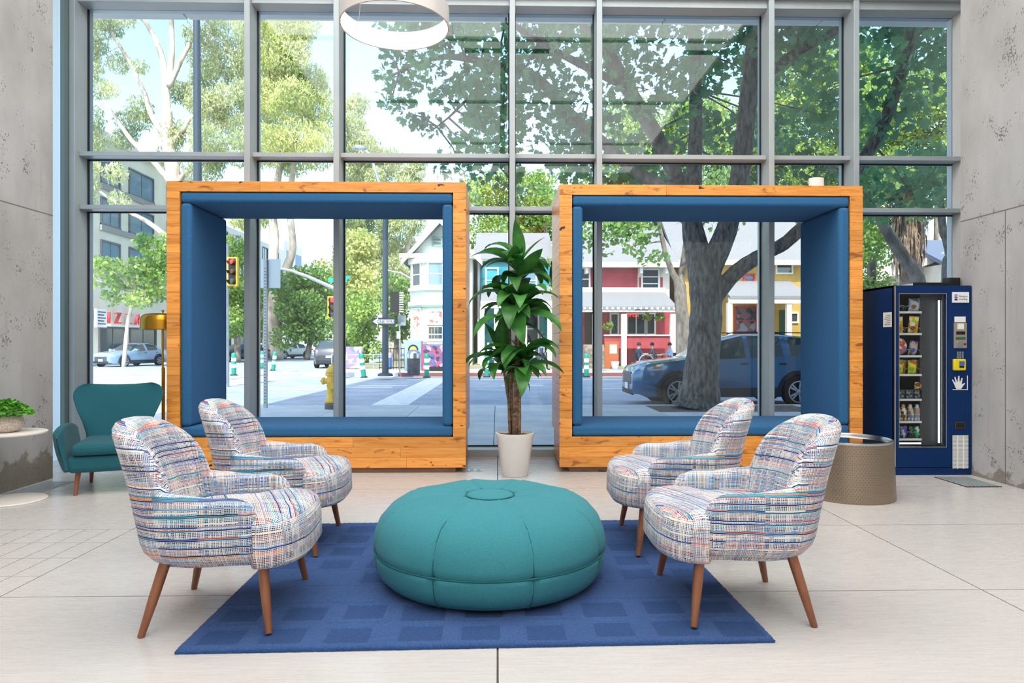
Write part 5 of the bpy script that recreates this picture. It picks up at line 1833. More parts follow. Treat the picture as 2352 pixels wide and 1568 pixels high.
bb, _, _ = rect_thing('mail_box', 'small blue and white collection box behind the signal pole', 'mail box', 889, 812, 899, 850, 33.5, 0.4, simple('mail_blue', S(60, 110, 180), rough=0.4), 0.05, True, 'box_body')
MB().box(-0.1, 0.1, -0.01, 0, 0.55, 0.8).build('slot_plate', MAT['plastic_white'], bb)
ps = thing('parking_sign', 'slim post with small white parking sign next to the bin', 'sign post', (G(918, 858).x, G(918, 858).y, 0))
MB().tube([(0, 0, 0), (0, 0, 2.6)], 0.03, 8).build('post', MAT['galv'], ps)
MB().box(-0.12, 0.04, -0.05, -0.04, 1.45, 1.75).build('plate', MAT['plastic_white'], ps)
fn = thing('iron_fence', 'low black iron fence of thin bars behind the bin', 'fence', (P(915, 830, 32.6).x, 32.6, 0))
for k in range(15):
    MB().box(-0.9 + k * 0.13, -0.875 + k * 0.13, -0.012, 0.012, 0, 1.05).build('bar', MAT['black'], fn)
MB().box(-0.92, 0.98, -0.015, 0.015, 0.98, 1.02).build('top_rail', MAT['black'], fn)
MB().box(-0.92, 0.98, -0.015, 0.015, 0.08, 0.12).build('bottom_rail', MAT['black'], fn)
bf = thing('street_barrier', 'low pale metal barrier on the far pavement left of the signal pole', 'barrier', (P(830, 840, 32).x, 32, 0))
for k in range(5):
    MB().box(-1.4 + k * 0.65, -1.36 + k * 0.65, -0.02, 0.02, 0, 0.75).build('post', MAT['galv'], bf)
for z in (0.3, 0.7):
    MB().box(-1.4, 1.24, -0.015, 0.015, z, z + 0.04).build('rail', MAT['galv'], bf)
# bike rack ring by the red house
rk = thing('bike_rack', 'round steel bike rack on the far pavement by the red house', 'bike rack', (G(1446, 845).x, 30.5, 0))
q = P(1446, 828, 30.5)
MB().tube([(0.33 * math.cos(2 * PI * k / 32), 0, 0.42 + 0.33 * math.sin(2 * PI * k / 32)) for k in range(33)], 0.03, 8).build('ring', MAT['galv'], rk, True)
MB().box(-0.05, 0.05, -0.05, 0.05, 0, 0.12).build('foot', MAT['galv'], rk)

# ================================================================== BUILDINGS
MAT['white_trim'] = simple('white_trim', S(232, 232, 226), rough=0.7)
MAT['shingle'] = simple('grey_shingle', S(112, 113, 114), S(142, 142, 142), 30, stretch=(1, 1, 3), rough=0.95)
MAT['dark_pane'] = simple('dark_window_pane', S(58, 66, 74), rough=0.08, coat=0.5)
MAT['sky_pane'] = simple('bluish_window_pane', S(110, 138, 162), rough=0.08, coat=0.5)


def clap(name, c1, c2):
    """clapboard siding: thin level shadow lines as relief"""
    t = NT(name)
    sp = t.n('ShaderNodeSeparateXYZ')
    t.set(sp.inputs[0], t.coord())
    f = t.math('FRACT', t.math('DIVIDE', sp.outputs[2], 0.14))
    t.bump(f, 0.9, 0.03)
    return t.pr(color=t.ramp(t.noise(t.coord(), 1.5, 3), ((0.3, c1), (0.7, c2))), rough=0.8)


def wpart(o, name, px0, py0, px1, py1, Y, y0, y1, mat, parent=None):
    """box between two pixels of a facade at depth Y"""
    W = o.location
    a, c = P(px0, py0, Y), P(px1, py1, Y)
    return MB().box(a.x - W.x, c.x - W.x, Y + y0 - W.y, Y + y1 - W.y, c.z - W.z, a.z - W.z).build(name, mat, parent or o)


def hwindow(o, px0, py0, px1, py1, Y, pane=None, trim=None, bars=(1, 1)):
    W = o.location
    a, c = P(px0, py0, Y), P(px1, py1, Y)
    x0, x1, z0, z1 = a.x - W.x, c.x - W.x, c.z - W.z, a.z - W.z
    yy = Y - W.y
    f = frame_rect(x0, x1, z0, z1, yy - 0.10, yy + 0.02, 0.10)
    for k in range(1, bars[1] + 1):
        z = lerp(z0, z1, k / (bars[1] + 1))
        f.box(x0, x1, yy - 0.06, yy - 0.01, z - 0.03, z + 0.03)
    for k in range(1, bars[0]):
        x = lerp(x0, x1, k / bars[0])
        f.box(x - 0.03, x + 0.03, yy - 0.06, yy - 0.01, z0, z1)
    w = f.build('window', trim or MAT['white_trim'], o)
    MB().box(x0, x1, yy - 0.03, yy - 0.02, z0, z1).build('pane', pane or MAT['dark_pane'], w)
    return w


def gable_roof(o, name, x0, x1, y0, y1, ze, zr, mat, ov=0.4, axis='y', th=0.15):
    """ridge along axis; local coords"""
    b = MB()
    if axis == 'y':
        xm = (x0 + x1) / 2
        s = (zr - ze) / (xm - x0)
        b.prism([(x0 - ov, ze - ov * s), (xm, zr), (x1 + ov, ze - ov * s), (x1 + ov, ze - ov * s + th), (xm, zr + th * 1.3), (x0 - ov, ze - ov * s + th)], 'y', y0 - ov, y1 + ov)
    else:
        ym = (y0 + y1) / 2
        s = (zr - ze) / (ym - y0)
        b.prism([(y0 - ov, ze - ov * s), (ym, zr), (y1 + ov, ze - ov * s), (y1 + ov, ze - ov * s + th), (ym, zr + th * 1.3), (y0 - ov, ze - ov * s + th)], 'x', x0 - ov, x1 + ov)
    return b.build(name, mat, o)


def local(o, px, py, Y):
    return P(px, py, Y) - o.location

# ---- pale green Victorian on the far corner
YV = 40.0
vi = thing('corner_house', 'pale green and white Victorian house with a street gable and bay windows', 'house', (P(1010, 800, YV).x, YV, 0))
vg = clap('pale_green_siding', S(196, 212, 204), S(214, 226, 218))
tg = simple('sage_trim', S(122, 150, 140), rough=0.7)
L0, L1 = local(vi, 948, 585, YV), local(vi, 1085, 585, YV)
pk_ = local(vi, 1012, 516, YV)
MB().box(L0.x, L1.x, 0.0, 11, -0.3, L0.z).build('wall', vg, vi)
MB().prism([(L0.x, L0.z), (L1.x, L0.z), (pk_.x, pk_.z)], 'y', -0.05, 11).build('gable_wall', vg, vi)
gable_roof(vi, 'roof', L0.x, L1.x, 0, 11, L0.z + 0.05, pk_.z + 0.05, MAT['shingle'], 0.55)
for s_ in (-1, 1):
    e = L0 if s_ < 0 else L1
    sl = (pk_.z - L0.z) / (pk_.x - L0.x) * (1 if s_ < 0 else -1)
    MB().prism([(e.x + s_ * 0.6, L0.z - 0.6 * abs(sl) - 0.05), (pk_.x, pk_.z - 0.02), (pk_.x, pk_.z + 0.32), (e.x + s_ * 0.6, L0.z - 0.6 * abs(sl) + 0.25)], 'y', -0.75, -0.6).build('barge_board', MAT['white_trim'], vi)
MB().box(L0.x - 0.7, L1.x + 0.5, -0.65, 0.1, L0.z - 0.25, L0.z + 0.0).build('cornice', MAT['white_trim'], vi)
hwindow(vi, 996, 549, 1013, 562, YV - 0.06, None, tg)
# two-storey canted bay
bx0, bx1, bxm0, bxm1 = local(vi, 943, 600, YV).x, local(vi, 1040, 600, YV).x, local(vi, 978, 600, YV).x, local(vi, 1030, 600, YV).x
zt, zb = local(vi, 950, 596, YV).z, 0.0
poly = [(bx0, 0.3), (bx0, -0.05), (bxm0, -1.0), (bxm1, -1.0), (bx1, -0.05), (bx1, 0.3)]
MB().prism(poly, 'z', 0, zt).build('bay', vg, vi)
grow = lambda e: [(x + (-e if i < 3 else e), y - (e if 0 < i < 5 else 0)) for i, (x, y) in enumerate(poly)]
for py, hh in ((596, 0.3), (663, 0.16), (694, 0.22), (703, 0.10), (778, 0.16)):
    z = local(vi, 950, py, YV).z
    MB().prism(grow(0.12), 'z', z - hh, z).build('bay_moulding', MAT['white_trim'] if py != 703 else tg, vi)
def bay_window(p0, p1, z0, z1, inset, pane):
    a, c = Vector((p0[0], p0[1], 0)), Vector((p1[0], p1[1], 0))
    d = (c - a).normalized()
    nrm = Vector((d.y, -d.x, 0))
    a2, c2 = a + d * inset, c - d * inset
    Ln = (c2 - a2).length
    M = Matrix.Translation(a2) @ Matrix(((d.x, -nrm.x, 0, 0), (d.y, -nrm.y, 0, 0), (0, 0, 1, 0), (0, 0, 0, 1)))
    b = MB()
    w = 0.10
    b.box(-w, 0, -0.08, 0.02, z0 - w, z1 + w, M=M).box(Ln, Ln + w, -0.08, 0.02, z0 - w, z1 + w, M=M).box(0, Ln, -0.08, 0.02, z1, z1 + w, M=M).box(0, Ln, -0.08, 0.02, z0 - w, z0, M=M).box(0, Ln, -0.05, 0, (z0 + z1) / 2 - 0.03, (z0 + z1) / 2 + 0.03, M=M)
    f = b.build('window', MAT['white_trim'], vi)
    MB().box(0, Ln, -0.03, -0.02, z0, z1, M=M).build('pane', pane, f)
pr1 = pk('poster_print', (S(226, 222, 216), S(206, 150, 110), S(230, 226, 220), S(176, 110, 96), S(196, 200, 204)), 6.0)
zz = lambda py: local(vi, 960, py, YV - 0.6).z
bay_window(poly[1], poly[2], zz(655), zz(606), 0.30, MAT['dark_pane'])
bay_window(poly[2], poly[3], zz(655), zz(606), 0.28, MAT['sky_pane'])
bay_window(poly[3], poly[4], zz(655), zz(606), 0.30, MAT['dark_pane'])
bay_window(poly[1], poly[2], zz(765), zz(710), 0.30, pr1)
bay_window(poly[2], poly[3], zz(745), zz(716), 0.28, pr1)
bay_window(poly[2], poly[3], zz(785), zz(751), 0.28, MAT['dark_pane'])
for k in range(6):
    MB().box(local(vi, 968, 800, YV - 2).x + k * 0.18, local(vi, 968, 800, YV - 2).x + k * 0.18 + 0.03, -2.0, -1.97, 0.4 + k * 0.22, 1.4 + k * 0.22).build('stair_baluster', tg, vi)

# ---- teal house behind the tall plant
YT = 42.0
te = thing('teal_house', 'turquoise house with white trimmed windows and porch, seen behind the tall plant', 'house', (P(1180, 800, YT).x, YT, 0))
tw = clap('turquoise_siding', S(44, 140, 156), S(60, 160, 174))
wpart(te, 'wall', 1097, 596, 1262, 836, YT, 0, 9, tw)
a, c = local(te, 1099, 596, YT), local(te, 1264, 596, YT)
gable_roof(te, 'roof', a.x, c.x, 0, 9, a.z, a.z + 2.2, MAT['shingle'], 0.25, 'x')
hwindow(te, 1118, 618, 1142, 670, YT, simple('turquoise_pane', S(70, 160, 176), rough=0.3))
hwindow(te, 1205, 618, 1230, 670, YT, MAT['sky_pane'])
wpart(te, 'corner_board', 1097, 596, 1102, 836, YT, -0.06, 0.02, MAT['white_trim'])
b = MB()
p0, p1 = local(te, 1104, 690, YT - 2.4), local(te, 1268, 690, YT - 2.4)
zr = local(te, 1150, 655, YT).z
b.prism([(-2.6, p0.z - 0.05), (0.0, zr), (0.0, zr - 0.15), (-2.6, p0.z - 0.22)], 'x', p0.x, p1.x)
b.build('porch_roof', MAT['shingle'], te)
MB().box(p0.x, p1.x, -2.65, -2.4, p0.z - 0.45, p0.z - 0.05).build('porch_beam', MAT['white_trim'], te)
for px in (1108, 1140, 1205, 1262):
    x = local(te, px, 700, YT - 2.4).x
    MB().box(x - 0.13, x + 0.13, -2.6, -2.34, 0, p0.z - 0.4).build('porch_post', MAT['white_trim'], te)
wpart(te, 'front_door', 1138, 712, 1165, 830, YT, -0.05, 0.01, simple('coral_door', S(196, 92, 88), rough=0.6))
for k in range(14):
    x = lerp(p0.x, p1.x, (k + 0.5) / 14)
    MB().box(x - 0.05, x + 0.05, -2.5, -2.42, 0.3, 1.3).build('baluster', MAT['white_trim'], te)
hwindow(te, 1205, 720, 1235, 790, YT, MAT['dark_pane'])

# ---- red house with porch café
YR = 40.0
rd = thing('red_house', 'red and white two-storey house with a porch cafe across the street', 'house', (P(1430, 800, YR).x, YR, 0))
rw_ = clap('red_siding', S(168, 66, 76), S(186, 82, 90))
cream = clap('cream_siding', S(222, 214, 202), S(234, 228, 218))
wpart(rd, 'ground_wall', 1300, 700, 1556, 836, YR, 0.05, 9, rw_)
wpart(rd, 'upper_wall', 1306, 606, 1538, 700, YR, 0.0, 9, cream)
wpart(rd, 'red_panel', 1352, 616, 1464, 660, YR, -0.04, 0.0, rw_)
wpart(rd, 'red_panel', 1468, 637, 1473, 660, YR, -0.04, 0.0, rw_)
wpart(rd, 'red_panel', 1517, 637, 1522, 660, YR, -0.04, 0.0, rw_)
wpart(rd, 'sill_band', 1300, 660, 1527, 673, YR, -0.12, 0.0, MAT['white_trim'])
hwindow(rd, 1476, 620, 1511, 667, YR, MAT['dark_pane'], None, (1, 2))
hwindow(rd, 1332, 618, 1352, 664, YR, MAT['dark_pane'])
a, c = local(rd, 1300, 606, YR), local(rd, 1545, 606, YR)
zr = local(rd, 1400, 560, YR + 4).z
MB().prism([(-0.9, a.z - 0.02), (4.5, zr + 1.2), (9.6, a.z), (9.6, a.z - 0.2), (4.5, zr + 0.95), (-0.9, a.z - 0.2)], 'x', a.x - 0.3, c.x + 0.2).build('roof', MAT['shingle'], rd)
MB().box(a.x - 0.3, c.x + 0.2, -0.95, -0.75, a.z - 0.28, a.z - 0.0).build('eaves_board', MAT['white_trim'], rd)
for px in (1468, 1345, 1525):
    x = local(rd, px, 610, YR).x
    MB().box(x - 0.08, x + 0.08, -0.7, 0.0, a.z - 0.6, a.z - 0.28).build('eaves_bracket', MAT['white_trim'], rd)
dr = MB()
p0 = local(rd, 1470, 580, YR + 2.5)
wpart(rd, 'dormer', 1476, 548, 1521, 590, YR + 2.5, 0, 3, simple('dormer_blue', S(120, 176, 210), rough=0.4))
# porch
p0, p1 = local(rd, 1296, 704, YR - 2.6), local(rd, 1552, 704, YR - 2.6)
zr = local(rd, 1400, 679, YR).z
MB().prism([(-2.9, p0.z), (0.0, zr + 0.25), (0.0, zr + 0.1), (-2.9, p0.z - 0.16)], 'x', p0.x, p1.x).build('porch_roof', MAT['shingle'], rd)
MB().box(p0.x, p1.x, -2.85, -2.6, p0.z - 0.30, p0.z - 0.1).build('porch_beam', MAT['white_trim'], rd)
for k in range(20):
    x = lerp(p0.x, p1.x, (k + 0.5) / 20)
    MB().box(x - 0.06, x + 0.06, -2.95, -2.6, p0.z - 0.16, p0.z - 0.05).build('rafter_end', MAT['white_trim'], rd)
for px in (1366, 1432, 1544):
    x = local(rd, px, 740, YR - 2.6).x
    MB().box(x - 0.14, x + 0.14, -2.8, -2.52, 0, p0.z - 0.4).build('porch_post', MAT['white_trim'], rd)
for px0, px1 in ((1404, 1418), (1442, 1480), (1486, 1502)):
    hwindow(rd, px0, 722, px1, 766, YR + 0.04, MAT['dark_pane'], None, (2 if px1 - px0 > 20 else 1, 0))
wpart(rd, 'front_door', 1343, 716, 1360, 790, YR, -0.05, 0.04, simple('dark_door', S(70, 60, 58), rough=0.5))
text_mesh('open_sign', 'OPEN', 0.30, NT('neon_red').pr(color=S(220, 40, 50), emit=S(255, 60, 60), emits=1.5), rd, tuple(local(rd, 1452, 724, YR - 0.2)))
wpart(rd, 'parapet', 1388, 771, 1548, 800, YR - 2.6, 0, 0.15, rw_)
wpart(rd, 'parapet_cap', 1388, 768, 1548, 771, YR - 2.7, 0, 0.3, MAT['white_trim'])
for k in range(7):
    z = 0.08 + k * 0.17
    MB().box(local(rd, 1342, 800, YR - 3).x, local(rd, 1388, 800, YR - 3).x, -4.2 + k * 0.22, -2.4, z - 0.08, z + 0.09).build('step', simple('stone_step', S(150, 140, 124), rough=0.9) if k == 0 else bpy.data.materials['stone_step'], rd)
for px0, px1 in ((1458, 1472), (1474.5, 1489)):
    wpart(rd, 'porch_sign', px0, 708.5, px1, 712, YR - 2.88, 0, 0.02, MAT['black'])
hb = leafmat('basket_leaf', S(90, 130, 50), S(150, 180, 80), 8)


def leaf_ball(name, center, r, n, size, mat, parent=None, squash=(1, 1, 0.8), seed=1):
    R = np.random.RandomState(seed)
    b = MB()
    for k in range(n):
        d = R.normal(size=3)
        d /= np.linalg.norm(d)
        d *= r * (0.55 + 0.45 * R.rand())
        c = Vector(center) + Vector((d[0] * squash[0], d[1] * squash[1], d[2] * squash[2]))
        M = Euler(tuple(R.rand(3) * 6.28)).to_matrix()
        b.add([c + M @ Vector(p) * size for p in ((-0.5, -0.6, 0), (0.5, -0.6, 0.1), (0.6, 0.4, 0), (0, 1, 0.1), (-0.6, 0.4, 0))], ((0, 1, 2, 3, 4),))
    return tag(b.build(name, mat, parent), kind='stuff')


for i, (px, py) in enumerate(((1488, 728), (1515, 728), (1396, 748))):
    q = P(px, py, YR - 2.4)
    o = thing('hanging_basket', ('left', 'right', 'lower')[i] + ' leafy hanging basket under the red house porch', 'hanging basket', tuple(q), group='porch hanging baskets')
    leaf_ball('foliage', (0, 0, 0), 0.30, 60, 0.09, hb, o, seed=i)
    MB().tube([(0, 0, 0.1), (0, 0, P(px, 702, YR - 2.4).z - q.z)], 0.01, 5).build('chain', MAT['black'], o)
    MB().lathe([(0, -0.2), (0.16, -0.1), (0.2, 0.02), (0, 0.02)], 14).build('basket', MAT['soil'], o)

# ---- yellow house
YY = 41.0
ye = thing('yellow_house', 'yellow house with a shingled porch roof behind the blue car', 'house', (P(1720, 800, YY).x, YY, 0))
yw = clap('yellow_siding', S(196, 160, 80), S(210, 178, 104))
wpart(ye, 'wall', 1566, 602, 1852, 836, YY, 0, 9, yw)
a, c = local(ye, 1560, 600, YY), local(ye, 1856, 600, YY)
MB().prism([(-0.7, a.z), (4.5, a.z + 4.4), (9.6, a.z), (9.6, a.z - 0.2), (4.5, a.z + 4.1), (-0.7, a.z - 0.2)], 'x', a.x - 0.4, c.x + 0.4).build('roof', MAT['shingle'], ye)
MB().box(a.x - 0.4, c.x + 0.4, -0.75, -0.5, a.z - 0.28, a.z).build('eaves_board', MAT['white_trim'], ye)
hwindow(ye, 1784, 608, 1817, 626, YY, MAT['dark_pane'], None, (1, 0))
hwindow(ye, 1710, 632, 1730, 652, YY, MAT['sky_pane'], simple('red_trim', S(190, 60, 60), rough=0.6))
p0, p1 = local(ye, 1672, 680, YY - 2.4), local(ye, 1856, 680, YY - 2.4)
zr = local(ye, 1700, 656, YY).z
MB().prism([(-2.7, p0.z), (0.0, zr + 0.3), (0.0, zr + 0.15), (-2.7, p0.z - 0.16)], 'x', p0.x, p1.x).build('porch_roof', MAT['shingle'], ye)
MB().box(p0.x, p1.x, -2.65, -2.4, p0.z - 0.42, p0.z - 0.05).build('porch_beam', MAT['white_trim'], ye)
for px in (1674, 1745, 1810, 1852):
    x = local(ye, px, 740, YY - 2.4).x
    MB().box(x - 0.14, x + 0.14, -2.6, -2.32, 0, p0.z - 0.4).build('porch_post', MAT['white_trim'], ye)
rtr = bpy.data.materials['red_trim']
hwindow(ye, 1690, 706, 1735, 766, YY, pk('shop_window', (S(60, 66, 96), S(44, 50, 70), S(120, 90, 100), S(150, 150, 170)), 3), rtr, (1, 1))
hwindow(ye, 1808, 720, 1830, 738, YY, MAT['dark_pane'], None, (1, 0))
wpart(ye, 'front_door', 1790, 712, 1803, 800, YY, -0.04, 0.0, simple('green_door', S(70, 96, 70), rough=0.6))
for k in range(16):
    x = lerp(local(ye, 1558, 780, YY - 5).x, local(ye, 1600, 780, YY - 5).x, k / 15)
    MB().box(x - 0.03, x + 0.03, -5.0, -4.97, 0, 1.1).build('picket', simple('wood_picket', S(196, 160, 110), rough=0.8) if k == 0 else bpy.data.materials['wood_picket'], ye)

# ---- beige gabled house at the right
YB = 33.0
be = thing('beige_house', 'beige gabled house behind the palm at the right', 'house', (P(2130, 800, YB).x, YB, 0))
bw = simple('beige_wall', S(206, 198, 182), S(216, 210, 196), 1, rough=0.85)
p = [local(be, px, py, YB) for px, py in ((1985, 655), (2160, 598), (2400, 668))]
MB().prism([(p[0].x, -0.2), (p[2].x, -0.2), (p[2].x, p[2].z), (p[1].x, p[1].z), (p[0].x, p[0].z)], 'y', 0, 5).build('wall', bw, be)
for a, c in ((p[0], p[1]), (p[2], p[1])):
    d = -0.7 if a is p[0] else 0.7
    MB().prism([(a.x + d, a.z - 0.2), (c.x, c.z + 0.05), (c.x, c.z + 0.40), (a.x + d, a.z + 0.15)], 'y', -0.6, 5.2).build('roof_slope', simple('beige_fascia', S(224, 216, 200), rough=0.7) if a is p[0] else MAT['shingle'], be)
wpart(be, 'garage_wall', 2168, 606, 2420, 836, YB - 1.5, 0, 1.5, bw)
a, c = local(be, 2160, 606, YB - 1.6), local(be, 2430, 606, YB - 1.6)
MB().prism([(-2.2, a.z - 0.1), (1.5, a.z + 1.6), (1.5, a.z + 1.4), (-2.2, a.z - 0.3)], 'x', a.x, c.x).build('lean_roof', simple('slate_blue', S(104, 116, 134), S(84, 96, 114), 20, rough=0.9), be)

# ---- cream street wall on the left, receding
XF = -27.5
cb = thing('cream_building', 'cream four-storey building with a pizza shop on the left corner', 'building', (XF, 46.5, 0))
crm = simple('cream_stucco', S(222, 216, 198), S(232, 227, 212), 0.6, rough=0.85)
MB().box(-14, 0, 0, 16.5, 0, 15.5).build('wall', crm, cb)
MB().box(-14.2, 0.25, -0.2, 16.6, 15.5, 16.0).build('parapet', crm, cb)


def facade_window(o, y0, y1, z0, z1, d=0.0, pane=None):
    b = MB()
    w = 0.12
    b.box(d - 0.02, d + 0.10, y0 - w, y0, z0 - w, z1 + w).box(d - 0.02, d + 0.10, y1, y1 + w, z0 - w, z1 + w).box(d - 0.02, d + 0.10, y0, y1, z1, z1 + w).box(d - 0.02, d + 0.14, y0 - w, y1 + w, z0 - w, z0)
    b.box(d, d + 0.05, (y0 + y1) / 2 - 0.03, (y0 + y1) / 2 + 0.03, z0, z1)
    f = b.build('window', simple('bronze_frame', S(92, 92, 96), rough=0.5) if 'bronze_frame' not in bpy.data.materials else bpy.data.materials['bronze_frame'], o)
    MB().box(d + 0.0, d + 0.02, y0, y1, z0, z1).build('pane', pane or MAT['sky_pane'], f)


for z in (6.6, 9.6, 12.5):
    for y0, y1 in ((1.2, 3.4), (4.8, 8.2), (10.6, 13.2)):
        facade_window(cb, y0, y1, z, z + 1.75)
    MB().box(-0.05, 0.18, 1.0, 8.4, z - 0.5, z - 0.12).build('spandrel_band', simple('grey_band', S(150, 148, 142), rough=0.8) if 'grey_band' not in bpy.data.materials else bpy.data.materials['grey_band'], cb)
for y0, y1 in ((1.0, 4.2), (4.9, 8.6), (9.8, 12.2), (13.0, 15.6)):
    facade_window(cb, y0, y1, 0.5, 2.3, 0.0, MAT['dark_pane'])
MB().box(0, 0.9, 0.8, 6.4, 2.45, 2.56).build('sign_shelf', MAT['white_trim'], cb)
for ch, y in zip('PIZZA', (0.25, 1.5, 2.65, 4.05, 5.35)):
    text_mesh('sign_letter', ch, 1.15, simple('sign_red', S(206, 56, 66), rough=0.5) if 'sign_red' not in bpy.data.materials else bpy.data.materials['sign_red'], cb, (0.35, y, 3.02), (PI / 2, 0, PI / 2), 0.10)
bs = MB().box(0.45, 0.6, -0.35, 0.85, 2.35, 3.6).build('wall_board', MAT['plastic_white'], cb)
for k in range(5):
    MB().box(0.6, 0.61, -0.2, 0.7 - 0.2 * (k % 2), 2.55 + k * 0.2, 2.62 + k * 0.2).build('board_line', dk, bs)

# ---- white apartments further along
ap = thing('white_apartments', 'white stepped apartment block with recessed balconies down the side street', 'building', (XF, 66, 0))
wst = simple('white_stucco', S(232, 230, 222), S(240, 238, 232), 0.5, rough=0.85)
MB().box(-14, 0, 0, 22, 0, 13.2).build('wall', wst, ap)
MB().box(-14, 0.0, 22, 30, 0, 14.6).build('wall_step', wst, ap)
MB().box(-14, 0.0, 30, 40, 0, 12.6).build('wall_step', wst, ap)
for z in (5.0, 8.2, 11.0):
    for y in (2, 6, 10, 14, 18):
        facade_window(ap, y, y + 1.6, z, z + 1.5, 0.0, MAT['dark_pane'])
for z in (5.4, 8.6, 11.4):
    for y in (23.0, 27.0, 31.5, 35.5):
        if z > 11 and y > 30:
            continue
        bal = MB().box(0.0, 0.06, y, y + 2.6, z, z + 2.0).build('balcony_recess', simple('recess_grey', S(150, 170, 190), rough=0.8) if 'recess_grey' not in bpy.data.materials else bpy.data.materials['recess_grey'], ap)
        MB().box(0.06, 0.30, y, y + 2.6, z - 0.15, z + 0.05).build('balcony_slab', wst, bal)
for y in (1, 6.5, 12, 17):
    facade_window(ap, y, y + 3.4, 0.5, 2.6, 0.0, MAT['dark_pane'])
text_mesh('shop_sign', 'CURRY', 1.0, bpy.data.materials['sign_red'], ap, (0.3, 14.5, 3.6), (PI / 2, 0, PI / 2), 0.08)

# ================================================================== TREES
MAPLE = [(0, -0.5, 0), (0.30, -0.42, 0.02), (0.55, -0.30, 0.06), (0.36, 0.02, 0.02), (0.58, 0.30, 0.05), (0.22, 0.34, 0.0), (0, 0.72, -0.06),
         (-0.22, 0.34, 0.0), (-0.58, 0.30, 0.05), (-0.36, 0.02, 0.02), (-0.55, -0.30, 0.06), (-0.30, -0.42, 0.02)]
BLADE = [(0, -0.5, 0), (0.14, -0.1, 0.03), (0.10, 0.25, 0.0), (0, 0.6, -0.05), (-0.10, 0.25, 0.0), (-0.14, -0.1, 0.03)]
OVAL = [(0, -0.5, 0), (0.36, -0.15, 0.05), (0.30, 0.25, 0.03), (0, 0.6, -0.03), (-0.30, 0.25, 0.03), (-0.36, -0.15, 0.05)]


def leaf_cloud(blobs, per_r2, shape, size, droop, seed, flat=0.0):
    """blobs: (centre Vector, radius, squash z); returns centres and frames"""
    R = np.random.RandomState(seed)
    C = []
    for c, r, sq in blobs:
        n = max(4, int(per_r2 * r * r))
        d = R.normal(size=(n, 3))
        d /= np.linalg.norm(d, axis=1, keepdims=True)
        rad = r * (0.35 + 0.65 * R.rand(n, 1) ** 0.6)
        q = d * rad
        q[:, 2] *= sq
        C.append(q + np.array(c))
    C = np.concatenate(C)
    n = len(C)
    a = R.normal(size=(n, 3)) + np.array([0, 0, -droop])
    a /= np.linalg.norm(a, axis=1, keepdims=True)
    nr = R.normal(size=(n, 3)) + np.array([0, 0, flat])
    nr -= a * np.sum(nr * a, axis=1, keepdims=True)
    nr /= np.linalg.norm(nr, axis=1, keepdims=True) + 1e-9
    b = np.cross(nr, a)
    s = size[0] + (size[1] - size[0]) * R.rand(n)
    return C, a, b, nr, s


def leaf_mesh_obj(name, cloud, shape, mat, parent, idx=None):
    C, a, b, nr, s = cloud
    if idx is not None:
        C, a, b, nr, s = C[idx], a[idx], b[idx], nr[idx], s[idx]
    k = len(shape)
    sh = np.array(shape)
    V = C[:, None, :] + s[:, None, None] * (b[:, None, :] * sh[None, :, 0:1] + a[:, None, :] * sh[None, :, 1:2] + nr[:, None, :] * sh[None, :, 2:3])
    n = len(C)
    me = bpy.data.meshes.new(name)
    me.vertices.add(n * k)
    me.vertices.foreach_set('co', V.reshape(-1).astype(np.float32))
    me.loops.add(n * k)
    me.loops.foreach_set('vertex_index', np.arange(n * k, dtype=np.int32))
    me.polygons.add(n)
    me.polygons.foreach_set('loop_start', np.arange(n, dtype=np.int32) * k)
    me.polygons.foreach_set('loop_total', np.full(n, k, dtype=np.int32))
    me.materials.append(mat)
    me.update(calc_edges=True)
    me.validate()
    o = bpy.data.objects.new(name, me)
    COL.objects.link(o)
    o.parent = parent
    return tag(o, kind='stuff')


def limb(pts, r, parent, mat, name='branch', n=12, wob=0.06, seed=0, world=None):
    R = random.Random(seed)
    v = [Vector(p) - world for p in pts]
    fine, rad = [], []
    for i in range(len(v) - 1):
        p0, p1, p2, p3 = v[max(i - 1, 0)], v[i], v[i + 1], v[min(i + 2, len(v) - 1)]
        for k in range(5):
            t = k / 5
            q = 0.5 * ((2 * p1) + (p2 - p0) * t + (2 * p0 - 5 * p1 + 4 * p2 - p3) * t * t + (3 * p1 - p0 - 3 * p2 + p3) * t ** 3)
            fine.append(q)
            rad.append(lerp(r[i], r[i + 1], t) * (1 + R.uniform(-wob, wob)))
    fine.append(v[-1])
    rad.append(r[-1])
    return MB().tube(fine, rad, n).build(name, mat, parent, True, angle=180)


def twigs(cloud_blobs, anchors, parent, mat, world, seed, r=0.018):
    """one thin branch from the nearest limb point to each leaf clump"""
    R = random.Random(seed)
    b = MB()
    for c, rad, sq in cloud_blobs:
        c = Vector(c)
        best = min(anchors, key=lambda p: (p - c).length)
        if (best - c).length > 3.2:
            continue
        m = best.lerp(c, 0.55) + Vector((R.uniform(-.3, .3), R.uniform(-.3, .3), R.uniform(0, .4))) * rad * 0.4
        b.tube([best, m, c, c + Vector((R.uniform(-1, 1), R.uniform(-1, 1), R.uniform(-.6, .2))) * rad * 0.6], [r * 2, r * 1.4, r, r * 0.4], 5)
    return b.build('twigs', mat, parent, True, angle=180)


